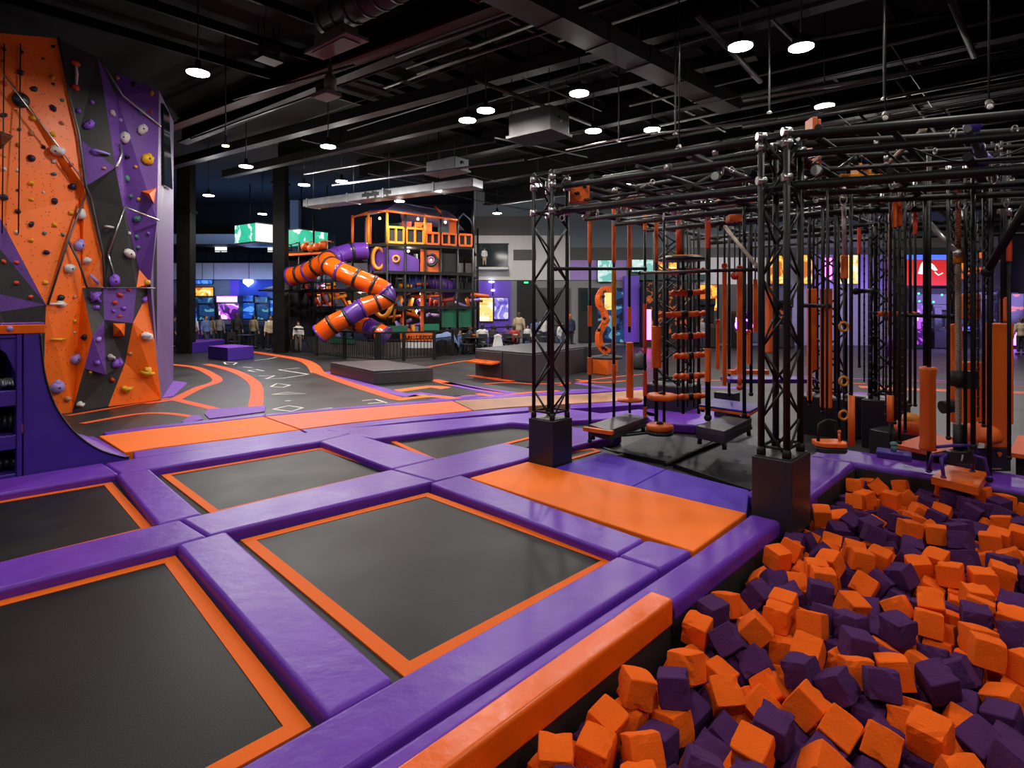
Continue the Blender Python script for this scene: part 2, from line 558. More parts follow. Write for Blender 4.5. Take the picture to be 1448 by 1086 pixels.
marking([(810, 541), (850, 547), (915, 556)], 0.3, 'line_purple')
marking([(806, 552), (870, 551), (930, 547)], 0.25, 'line_purple')
marking([(1130, 532), (1220, 536), (1448, 541)], 0.2, 'line_purple')
marking([(1215, 547), (1300, 551), (1470, 556)], 0.5, 'salmon_mat')
marking([(1240, 535), (1330, 541), (1470, 548)], 0.1, 'line_orange')
marking([(1100, 538), (1160, 540), (1225, 543)], 0.15, 'line_orange')
for loop in ([(386, 579), (408, 574), (428, 577), (412, 582), (386, 579)], [(403, 567), (411, 567)], [(385, 558), (405.5, 555), (433, 557), (385, 558)],
             [(383, 547), (392, 542.4), (410, 545), (400, 548), (383, 547)], [(366, 532), (388, 531.5), (376, 536), (401, 535), (436, 529.5), (394, 523), (424, 520.5)],
             [(351, 524), (362, 522.6), (373, 524.7), (360, 526), (351, 524)], [(317, 512), (335, 513), (330, 516), (319, 515), (317, 512)], [(512, 567), (531, 565), (547, 570)],
             [(520, 571), (545, 569)], [(360, 510), (378, 508), (392, 505)], [(344, 519), (356, 520)], [(435, 581), (470, 577)]):
    marking(loop, 0.07, 'line_white', False, 0.006)
for poly in ([(244, 539), (265, 542), (245, 561), (228, 564)], [(289, 586), (294, 580), (340, 577), (376, 575), (374, 583), (330, 589), (296, 593)],
             [(257, 597), (270, 589), (282, 588), (287, 594), (262, 600)]):
    MB().prism([G(a, b) for a, b in poly], 0.0, 0.02).build('floor_marking', 'line_purple', floor)
# dark rubber patch inside the pattern by the low box
MB().prism([G(a, b) for a, b in ((597, 555), (640, 548), (682, 556), (640, 561))], 0.0, 0.012).build('floor_marking', 'floor_rubber', floor)

# ================================================================ trampoline court


def ngon_inset(poly, d):
    """shrink a convex polygon by d"""
    n = len(poly)
    a = sum(poly[i].x * poly[(i + 1) % n].y - poly[(i + 1) % n].x * poly[i].y for i in range(n))
    sgn = 1 if a > 0 else -1
    lines = []
    for i in range(n):
        p, q = poly[i], poly[(i + 1) % n]
        t = (q - p)
        t.z = 0
        t.normalize()
        nn = Vector((-t.y, t.x, 0)) * sgn
        lines.append((p + nn * d, t))
    out = []
    for i in range(n):
        p, t = lines[i - 1]
        q, s = lines[i]
        den = t.x * s.y - t.y * s.x
        k = ((q.x - p.x) * s.y - (q.y - p.y) * s.x) / den
        out.append(p + t * k)
    return out


def trampoline(quad, label, stripe=0.085):
    BZ = 0.075
    q = [Vector((p.x, p.y, 0)) for p in quad]
    c = sum(q, Vector()) / len(q)
    t = thing('trampoline', label, 'trampoline', (c.x, c.y, 0), 'trampolines set in the padded court')
    inn = ngon_inset(q, stripe)
    bed = MB().prism([(p.x, p.y) for p in ngon_inset(q, stripe * 0.5)], BZ - 0.02, BZ)
    bed.build('bed', 'bed_fabric', t)
    st = MB()
    n = len(q)
    up = Vector((0, 0, BZ + 0.004))
    dn = Vector((0, 0, BZ - 0.012))
    st.add([p + up for p in q] + [p + up for p in inn] + [p + dn for p in q] + [p + dn for p in inn],
           [(i, (i + 1) % n, n + (i + 1) % n, n + i) for i in range(n)] + [((i + 1) % n, i, 2 * n + i, 2 * n + (i + 1) % n) for i in range(n)] +
           [(n + i, n + (i + 1) % n, 3 * n + (i + 1) % n, 3 * n + i) for i in range(n)])
    st.build('edge_stripe', 'orange_tape', t)
    out = ngon_inset(q, -0.30)
    sk = MB()
    a, b = Vector((0, 0, BZ - 0.008)), Vector((0, 0, 0.02))
    sk.add([p + a for p in q] + [p + b for p in out], [(i, (i + 1) % n, n + (i + 1) % n, n + i) for i in range(n)])
    sk.build('spring_skirt', 'spring_black', t)
    fr = MB()
    for i in range(n):
        p0, p1 = ngon_inset(q, -0.24)[i], ngon_inset(q, -0.24)[(i + 1) % n]
        fr.tube([p0 + Vector((0, 0, 0.03)), p1 + Vector((0, 0, 0.03))], 0.028, 6)
    fr.build('frame', 'black_metal', t)
    return t


BZ = 0.075
trampoline([Q(-1.3, -5.50, 0), G(248, 786, BZ), G(440, 1028, BZ), Q(-1.5, -2.67)], 'large black trampoline nearest the viewer on the left, left of the purple divider pad', 0.10)
trampoline([G(340, 764, BZ), G(605, 697, BZ), G(875, 793, BZ), G(572, 958, BZ)], 'large black trampoline with a full orange border, beside the foam pit ledge', 0.10)
trampoline([Q(-1.2, -8.3), G(158, 682, BZ), Q(1.76, -6.1), Q(-1.2, -6.1)], 'black trampoline in the second row, below the purple quarter pipe')
trampoline([G(228, 672, BZ), G(455, 633, BZ), Q(4.41, -6.05), Q(2.27, -6.1)], 'black trampoline in the middle of the second row, showing a pale shine')
trampoline([G(538, 618.5, BZ), G(722, 597, BZ), Q(7.75, -6.05), Q(5.02, -6.0)], 'black trampoline in the second row behind the black plinth with the lattice tower')
trampoline([G(770, 603, BZ), G(852, 592, BZ), G(905, 602, BZ), G(812, 611, BZ)], 'small far trampoline seen right of the lattice tower, before the hanging plank')
trampoline([G(775, 643, BZ), G(838, 634, BZ), G(850, 638, BZ), G(790, 655, BZ)], 'sliver of trampoline with an orange corner between tower plinth and purple mat', 0.06)


def pad(poly, label, m='purple_vinyl', z0=0.0, z1=PT, bev=0.035, name='safety_pad', cat='safety pad', grp='purple pads between the trampolines'):
    o = MB().prism([(p.x, p.y) for p in poly], z0, z1).build(name, m, bevel=bev, seg=3)
    return tag(o, label, cat, grp)


pad([Q(1.705, -5.325), Q(2.105, -5.335), Q(1.865, -2.565), Q(1.475, -2.565)], 'wide purple pad dividing the two large front trampolines')
pad([Q(-1.6, -5.50), Q(-1.6, -6.02), Q(1.93, -5.94), Q(1.95, -5.335), Q(1.7, -5.325)], 'purple pad along the top of the nearest left trampoline')
pad([Q(1.955, -5.335), Q(1.935, -5.94), Q(4.26, -5.92), Q(4.3, -5.16), Q(2.1, -5.335)], 'purple pad between the orange bordered front trampoline and the shiny middle one')
pad([Q(4.305, -5.155), Q(4.265, -5.92), Q(6.2, -5.9), Q(6.2, -5.1), Q(5.6, -5.06)], 'purple pad running up to the black plinth of the lattice tower')
pad([Q(1.95, -8.10), Q(2.29, -8.08), Q(2.13, -5.945), Q(1.745, -5.95)], 'short purple pad dividing the second-row trampolines below the quarter pipe')
pad([Q(-1.6, -8.2), Q(-1.6, -8.85), Q(1.98, -8.82), Q(1.98, -8.12)], 'purple pad along the foot of the quarter pipe and storage rack')
pad([Q(1.985, -8.09), Q(1.985, -8.78), Q(4.9, -8.62), Q(5.08, -8.08), Q(4.42, -7.93), Q(2.28, -8.07)], 'purple pad behind the shiny middle trampoline, next to the orange walkway')
pad([Q(4.43, -7.92), Q(5.08, -8.07), Q(4.97, -5.93), Q(4.27, -5.93)], 'purple pad dividing the shiny middle trampoline from the one behind the plinth')
pad([Q(4.91, -8.61), G(540, 601, PT), G(640, 592, PT), G(752, 583, PT), G(760, 600, PT), G(723, 597, PT), G(640, 606, PT), G(530, 620, PT)], 'purple pad curving along the walkway behind the far second-row trampoline')
pad([Q(4.21, -5.14), Q(4.66, -5.13), Q(4.42, -2.57), Q(3.995, -2.57)], 'purple pad between the orange bordered trampoline and the orange mat')
pad([Q(0.0, -2.56), Q(3.985, -2.56), Q(3.985, -2.19), Q(0.0, -2.22)], 'long purple pad along the near side of the orange bordered trampoline')
pad([Q(3.99, -2.56), Q(4.42, -2.56), Q(4.47, -2.17), Q(3.99, -2.19)], 'short purple corner pad at the end of the front row, below the orange mat')
pad([G(760, 612, PT), G(806, 603, PT), G(852, 608, PT), G(880, 613, PT), G(806, 632, PT), G(770, 640, PT)], 'purple pad right of the lattice tower, below the small far trampoline')
pad([G(745, 583, PT), G(806, 578, PT), G(850, 584, PT), G(905, 578, PT), G(940, 588, PT), G(850, 592, PT), G(810, 594, PT), G(760, 600, PT)], 'purple pad behind the small far trampoline, right of the lattice tower')
pad([G(905, 579, PT), G(985, 570, PT), G(1062, 585, PT), G(985, 601, PT), G(925, 597, PT)], 'purple pad under the black plinth of the peg ladder')
# foam pit ledges
g = 'purple ledges around the foam pit'
pad([Q(0.0, -2.18), Q(4.5, -2.14), Q(5.65, -2.16), Q(5.65, -1.88), Q(3.6, -1.88), Q(3.58, -2.03), Q(0.0, -2.03)], 'long purple ledge between the court and the foam pit, behind the orange beam', name='pit_ledge', cat='ledge', grp=g, bev=0.045)
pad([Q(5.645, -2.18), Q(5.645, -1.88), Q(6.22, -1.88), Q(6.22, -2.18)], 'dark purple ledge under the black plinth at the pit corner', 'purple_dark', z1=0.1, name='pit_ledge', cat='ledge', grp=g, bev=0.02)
pad([Q(6.225, -2.45), Q(8.36, -2.45), Q(8.36, -1.90), Q(6.225, -1.88)], 'purple ledge behind the near right plinth, along the left side of the pit', name='pit_ledge', cat='ledge', grp=g, bev=0.05)
pad([Q(8.365, -2.45), Q(9.1, -2.45), Q(9.1, 0.0), Q(8.365, 0.0)], 'purple ledge along the far end of the foam pit, below the rig', name='pit_ledge', cat='ledge', grp=g, bev=0.06)
pad([Q(8.365, 0.005), Q(9.1, 0.005), Q(9.1, 2.8), Q(8.365, 2.8)], 'purple ledge at the far right corner of the foam pit', name='pit_ledge', cat='ledge', grp=g, bev=0.06)
pad([Q(1.2, 0.485), Q(8.36, 0.485), Q(8.36, 0.95), Q(1.2, 0.95)], 'purple ledge along the outer right side of the foam pit', name='pit_ledge', cat='ledge', grp=g, bev=0.045)
pad([Q(0.0, -2.025), Q(3.57, -2.03), Q(3.57, -1.865), Q(0.0, -1.865)], 'glossy orange padded beam along the near edge of the foam pit', 'orange_vinyl', 0.02, 0.2, 0.022, 'edge_beam', 'padded beam', None)
tag(MB().uvbox(1.22, 3.55, -1.9, -1.875, PIT_Z, 0.02).build('pit_liner', 'black_rubber'), 'black rubber panel lining the pit under the orange beam', 'panel')
tag(MB().uvbox(3.6, 8.3, -1.9, -1.885, PIT_Z, 0.1).build('pit_liner', 'black_rubber'), 'black rubber panel lining the pit under the purple side ledge', 'panel')
tag(MB().uvbox(8.34, 8.36, -1.88, 0.46, PIT_Z, 0.1).build('pit_liner', 'black_rubber'), 'black rubber panel lining the far end of the pit', 'panel')

# flat mats between the towers
pad([Q(4.67, -4.985), Q(5.66, -4.97), Q(5.66, -2.20), Q(4.48, -2.165)], 'wide flat orange landing mat between the trampoline pad and the purple mat', 'orange_mat', 0.0, 0.15, 0.015, 'landing_mat', 'mat', 'flat landing mats')
pad([Q(5.665, -4.55), Q(6.75, -4.55), Q(6.55, -3.52), Q(5.665, -3.45)], 'flat purple landing mat nearest the left lattice tower, beside the orange mat', 'purple_mat', 0.0, 0.145, 0.015, 'landing_mat', 'mat', 'flat landing mats')
pad([Q(5.665, -3.445), Q(6.545, -3.515), Q(6.4, -2.46), Q(5.665, -2.2)], 'flat purple landing mat nearest the right black plinth, beside the orange mat', 'purple_mat', 0.0, 0.145, 0.015, 'landing_mat', 'mat', 'flat landing mats')
pad([G(868, 637, .06), G(925, 612, .06), G(1010, 622, .06), G(948, 653, .06)], 'flat black mat under the swinging plank', 'mat_black', 0.0, 0.06, 0.01, 'landing_mat', 'mat', 'flat landing mats')
pad([G(951, 655, .06), G(1012, 623, .06), G(1150, 640, .06), G(1165, 668, .06), G(1062, 692, .06)], 'flat black mat before the two planks, left of the near right plinth', 'mat_black', 0.0, 0.06, 0.01, 'landing_mat', 'mat', 'flat landing mats')
tag(MB().tube([G(940, 657, .09), G(1062, 605, .09)], 0.03, 8).build('floor_rail', 'black_metal'), 'thin black rail lying across the dark mats under the rig', 'rail')

# the walkway (tumble track)
SZ = 0.14


def strip(px_up, px_lo, label, m, z=SZ):
    poly = [G(a, b, z) for a, b in px_up] + [G(a, b, z) for a, b in px_lo[::-1]]
    return pad(poly, label, m, 0.0, z, 0.012, 'walkway_mat', 'mat', 'walkway mats')


strip([(140, 616.5), (220, 606), (300, 597.5), (372, 589)], [(176, 639.5), (220, 633), (330, 619.5), (423, 607)], 'bright orange walkway mat next to the quarter pipe foot', 'orange_mat')
strip([(374, 588.8), (460, 581), (560, 573), (640, 566.8)], [(425, 606.6), (500, 597), (580, 588.5), (668, 580)], 'salmon orange walkway mat in the middle of the walkway', 'salmon_mat')
strip([(642, 566.6), (690, 563), (760, 559.5), (830, 557), (920, 550)], [(670, 579.8), (720, 575.5), (780, 572), (850, 568), (935, 563)], 'worn tan and grey walkway mat behind the lattice tower', 'worn_mat')
g = 'purple walkway borders'


def border(px_up, px_lo, label):
    poly = [G(a, b, 0.15) for a, b in px_up] + [G(a, b, 0.15) for a, b in px_lo[::-1]]
    return pad(poly, label, 'purple_vinyl', 0.0, 0.15, 0.02, 'walkway_border', 'border pad', g)


border([(145, 611), (220, 601), (300, 593), (374, 585)], [(150, 614), (220, 605), (300, 596.6), (374, 588)], 'purple border strip along the far side of the bright orange walkway mat')
border([(375, 585), (460, 577.5), (560, 569.5), (640, 563.5), (760, 555), (920, 546)], [(375, 588), (460, 580.3), (560, 572.3), (640, 566), (760, 558.7), (920, 549.5)], 'purple border strip along the far side of the salmon walkway mat')
border([(188, 638.5), (220, 634), (330, 620.5), (424, 607.6)], [(190, 648), (220, 643.5), (330, 628), (436, 614)], 'purple border strip along the near side of the bright orange walkway mat')
border([(426, 607.3), (500, 598), (580, 589.3), (668, 581), (748, 575)], [(438, 613.5), (500, 604.5), (580, 595.5), (668, 587), (748, 580)], 'purple border strip along the near side of the salmon walkway mat')
border([(806, 571.5), (850, 569), (935, 564), (990, 561)], [(806, 577), (850, 575), (935, 570), (990, 566)], 'purple border strip right of the lattice tower along the worn mat')

# ================================================================ foam pit
FOAM = '''1998,2839,64,15,30,-63,-70;2361,3296,36,0,70,68,20;395,2797,17,42,-58,-30,-63;669,3201,60,49,37,58,-54;1267,2876,64,91,7,-6,40;1794,2888,-19,34,46,-82,2;1127,2779,26,92,17,-4,-37;1806,3295,8,43,-37,-80,-21;1561,3147,6,83,-23,-42,-28;2010,3229,63,20,97,-15,-3;877,3214,52,4,-73,18,65;2809,3513,75,22,-10,-64,73;2441,3757,76,7,73,11,-67;1168,3257,-15,61,-32,-66,30;1403,2679,20,1,82,-35,44;608,2775,33,40,-65,29,-58;1642,2980,-16,4,62,-56,56;195,2688,60,1,3,65,76;2269,2859,7,30,-73,61,-9;2296,2688,33,3,63,9,-77;1665,3420,14,68,58,-39,-21;2617,3166,-99,30,55,-30,72;472,2960,34,39,1,16,-90;2089,3594,60,42,48,51,-58;1199,3849,24,14,69,-30,64;1000,3401,55,16,90,-41,6;1586,3866,14,90,-11,-39,-14;1481,3605,-56,79,-47,14,38;1996,2623,18,70,16,68,15;849,2667,16,81,-19,-56,2;1354,3737,17,25,-82,-34,39;1771,3963,45,21,25,69,64;740,2999,-101,67,20,65,-30;2184,3394,29,39,-41,48,-67;848,3137,-96,67,-30,66,14;2728,3290,-83,30,-75,36,47;2755,3929,19,95,-14,7,-27;1967,3892,33,74,18,-53,36;3034,3884,79,19,17,66,71;1355,3998,58,38,37,56,64;3021,4612,27,45,-36,-73,-37;3361,4549,67,31,67,19,-65;1512,3460,-120,8,66,58,48;1786,3583,27,45,-10,71,-53;2594,3456,-24,6,-41,-48,77;2202,3859,42,56,-67,34,-34;2172,4859,64,12,-16,75,-63;2880,4081,74,39,40,-79,24;2252,4340,26,72,67,-7,-15;1790,4324,16,24,78,-39,42;3160,3736,53,71,15,-55,42;2357,4121,28,98,14,9,11;979,2965,-133,90,19,12,-36;2968,3414,34,56,-62,43,-34;988,3255,-119,59,48,62,-18;3517,4434,74,69,70,-17,-10;2829,4811,65,12,75,-9,65;2659,4488,0,30,-85,-25,-36;1098,3088,-131,87,28,6,39;3716,4508,78,2,47,-88,-9;2907,3709,33,7,8,9,99;1366,3277,-98,7,-72,-48,49;3324,3951,24,22,72,28,-59;1938,3208,-115,28,25,68,63;3929,5201,55,50,-33,80,5;1991,3425,5,44,-60,-37,55;3279,4195,57,72,-8,-68,-13;2553,4767,60,23,80,21,-52;3256,4752,28,32,51,-58,-55;1056,2632,-25,22,-53,-30,-76;551,2532,48,3,-68,1,-73;1741,3850,-106,58,58,44,37;3665,5477,64,52,-56,-46,-46;3847,5386,52,61,-36,64,29;3258,5354,64,8,97,-14,-20;4161,5166,64,90,-4,0,43;2068,3111,-73,90,-20,1,-39;2724,4184,-17,31,27,-84,-36;1234,3566,-114,37,-72,-14,-58;1875,4101,54,34,-26,65,-63;3433,4076,56,90,16,-5,-40;3680,4820,55,47,55,-16,68;1524,4228,-4,58,-37,70,19;4111,6433,38,64,-29,-63,-34;2349,4483,54,80,0,2,61;1992,4504,22,28,-63,66,30;2376,3150,-131,16,-92,33,14;2826,4583,-17,88,0,29,-39;2481,3282,-105,54,75,-32,-19;3074,5892,52,5,64,-22,74;3048,4939,22,34,-23,-71,58;4623,5984,38,11,57,34,-74;1689,2812,-147,81,34,-15,45;1983,2865,-96,29,22,58,73;3443,4820,54,66,42,58,-23;4536,5310,60,91,9,2,-41;4751,6435,56,57,7,-2,-82;2653,3736,-110,23,91,-35,-5;1350,2786,-87,23,-87,33,29;3081,5616,-19,99,14,4,-3;2038,4314,-2,27,-64,71,-9;1887,3035,-104,90,19,9,38;2513,3022,-131,32,-72,-16,-59;2352,5012,61,58,-72,37,-8;3851,4663,85,6,100,3,-5;629,3181,-92,40,20,-62,-64;5097,6446,79,15,-64,-25,-71;3672,6363,34,10,89,42,-13;3354,5551,55,60,-31,-54,-50;2130,4013,7,72,62,29,5;4338,5291,51,5,-93,-35,-5;3253,5713,17,46,73,-29,-41;3853,6490,22,5,-82,56,-8;257,2521,33,5,-74,0,-67;2175,4561,-33,22,58,-39,-68;3432,5098,39,14,-95,26,2;4135,5808,44,74,-57,-16,33;4988,6081,73,1,64,76,8;3974,6880,43,51,-78,27,-26;2873,4990,50,11,20,62,75;1498,2875,-90,38,-24,-70,56;4658,5643,49,10,92,-38,8;3312,4964,11,61,44,-65,10;2379,4641,49,10,11,71,69;3890,4446,70,73,27,61,-17;2860,5329,-21,69,-7,-64,-32;2469,3602,-87,25,-48,38,75;2771,3865,-138,17,-37,59,-69;4115,5487,36,0,-75,13,64;4271,6913,5,87,33,-35,6;4102,4869,46,49,-27,-82,-7;4587,7014,-9,5,38,91,-16;2894,3995,-101,64,15,65,-37;3228,4586,-86,43,-68,-17,-57;4805,5801,69,9,54,19,-82;4766,6201,45,72,5,-69,3;3735,5720,30,32,16,-67,-66;2535,5336,-17,70,32,62,-14;2021,3624,-87,32,70,-26,58;4362,6039,17,87,-3,34,35;2349,3396,-145,43,-12,-1,-89;3161,4027,57,61,67,38,19;2570,4262,-84,26,-44,86,-1;3829,6071,-15,27,16,7,95;2734,4827,-81,89,3,7,45;4408,6330,12,61,-22,63,42;2706,5489,-74,19,90,38,13;3023,4115,-79,19,-35,64,-65;1378,3693,-163,45,-32,-83,6;1440,3081,-144,80,-48,-9,35;3925,5811,12,43,-41,55,58;4376,6565,-15,88,-16,-33,-29;174,2780,-86,93,6,4,-36;4820,6034,43,40,-54,53,52;2176,3236,-108,39,11,-74,-54;4110,6014,17,65,70,11,-28;4252,5624,22,49,-60,-40,49;4882,6708,49,33,-5,4,-94;3287,5935,-15,6,56,-24,79;5170,6241,64,56,48,-48,47;2638,5042,-6,90,16,30,-27;1966,4681,-60,26,-32,86,-29;4547,5765,-89,85,-8,45,27;2373,4848,-79,72,-15,-58,-35;5014,6603,49,27,20,-67,-66;3594,5570,-92,49,-41,62,45;2716,3553,-71,57,-28,72,28;5128,5878,70,7,12,-1,99;2903,4471,-117,25,-47,29,79;2099,3773,-99,21,-29,63,-69;2410,3947,-79,63,-20,-68,-30;1235,3832,-153,56,38,71,-18;4734,5491,66,33,70,23,-60;3273,4344,-99,26,59,34,-68;3425,6103,-7,33,24,-82,-41;3139,4226,-96,29,-75,-23,-55;401,3012,-108,1,-40,90,16;2293,3684,-55,53,21,-49,-66;3063,3699,-132,72,-25,57,32;1854,2714,-134,13,23,-2,96;2884,3394,-115,71,30,-60,23;1228,3266,-213,51,-49,7,71;3435,5411,-129,52,30,-66,44;1121,3695,-116,25,-50,28,78;734,2732,-141,68,-54,45,-21;3963,4983,-34,2,-61,-38,-70;1132,3370,-132,37,82,-21,-39;1565,2662,-75,18,-19,-96,3;3008,5763,-146,30,-63,-15,-70;1664,4312,-126,6,57,43,-70;3625,6194,-92,66,4,75,-10;4706,5886,-90,5,59,-56,58;3928,5575,-3,39,78,-23,-44;2911,4226,-66,65,64,35,19;2825,3667,-107,11,92,-37,-5;2247,3535,-24,19,11,10,97;3090,5406,-68,16,88,41,-20;2761,5213,-64,60,32,73,-5;1350,3444,-201,28,-85,-30,33;1099,2842,-140,39,-56,-15,-72;3374,4466,-93,33,28,-64,-63;2845,5654,-128,42,-79,42,-11;1802,3032,-249,50,30,79,-20;4774,6863,-85,68,35,-61,22;4665,6745,-81,37,4,-2,93;3778,6686,-94,1,92,40,-1;3833,6257,-107,12,91,40,-1;3080,5932,-103,13,-40,91,6;1544,3240,-145,1,42,61,67;4341,7262,-67,71,25,60,-26;4259,6199,-27,25,-34,-90,13;3010,4609,-150,17,-59,-40,-68;727,3352,-109,31,-78,10,53;3665,6552,-126,24,-69,28,62;1641,4050,-102,30,38,64,60;4089,6748,-137,22,-17,-62,74;4163,6410,-121,2,-46,89,3;1872,4029,-115,63,-28,-63,-37;3307,5275,-106,60,-73,18,-27;2485,4137,-135,75,-27,46,39;1726,3129,-119,74,38,-53,18;2441,5195,-29,33,69,27,-58;2536,4759,-123,89,-7,-3,45;604,2852,-139,45,-51,21,71;3267,5477,-144,60,18,-69,36;3837,4513,-95,36,10,2,-93;1660,3565,-149,1,-33,50,-80;4143,4656,75,5,18,69,70;2261,3005,-132,34,-10,-27,90;465,3084,-286,27,-74,22,57;4096,6998,-37,34,-14,-3,93;3639,5941,-79,20,37,31,-85;2998,3526,-129,62,30,-69,24;4182,5338,-108,0,-91,41,4;3139,3473,73,79,-16,58,9;3451,6292,-79,96,-7,8,-26;4866,5610,34,92,10,-15,-36;3896,5350,-102,1,34,-94,5;4353,5060,-66,70,-23,62,27;2760,4346,-128,84,-36,-34,-21;1457,3868,-86,39,15,90,-11;2590,5377,-189,77,-13,50,38;4675,6178,-113,68,-62,-17,36;2001,4132,-92,94,4,-8,33;2514,3827,-72,36,-3,-5,93;1056,3714,-259,12,-90,-38,15;600,3211,-251,91,1,14,40;442,2759,-151,62,33,68,-22;3755,5501,-124,49,-64,-35,-48;3218,5107,-97,16,69,38,-59;2512,4450,-120,4,23,-97,-5;1013,3580,-87,78,-26,-51,-25;287,2904,-139,68,-63,21,-31;4777,6317,-114,29,67,-27,63;4476,6156,-71,72,-34,-58,-20;3656,5721,-123,9,77,-9,63;4070,5206,-100,63,33,60,-36;3205,4884,-150,72,-28,60,22;1487,4193,-157,73,55,34,22;928,3040,-289,9,74,47,-48;4785,6620,-102,42,8,2,91;4567,5124,33,2,83,-56,-6;3317,4752,-121,72,-31,54,31;3440,4627,-95,89,-7,-6,44;3223,3860,-107,35,33,-87,13;2655,3980,-136,14,91,-38,-9;4623,6515,-94,46,-39,-78,-15;3851,6474,-140,71,27,60,-24;4011,6319,-128,91,3,1,-41;4321,5451,-136,26,-78,-26,-51;2898,5112,-86,34,-31,70,-54;2486,4973,-122,69,-61,-33,22;3138,4456,-110,34,-3,1,94;3271,4118,-118,63,27,66,-30;2163,3465,-169,79,27,-52,20;1886,3488,-175,60,17,65,-43;2459,3492,-248,74,31,-50,33;4302,6754,-95,75,-3,-24,-62;3882,5139,-93,23,26,-93,14;2324,5086,-111,33,-25,77,-49;1794,4173,-134,24,55,22,-76;2053,3960,-126,71,-38,-57,-15;4515,6667,-92,91,-6,-13,-39;3942,6614,-122,18,-32,-70,61;3002,5229,-55,67,-30,58,34;2102,4826,-96,60,-25,66,38;3603,4756,-99,6,32,-93,16;1511,3690,-342,19,72,-28,61;2015,3366,-152,74,54,-35,-19;1741,3390,-159,63,8,59,-49;1713,3332,-306,22,88,37,-20;1955,2880,-265,57,28,-73,26;4168,6938,-178,5,14,-3,-99;3716,6366,-145,91,-8,0,40;4575,6009,-111,57,-14,72,37;3466,5810,-116,2,15,-99,6;3409,5604,-91,31,48,-52,-63;4010,4646,-80,30,36,-54,-70;2155,4359,-148,93,-14,8,34;937,3604,-257,17,-67,33,64'''
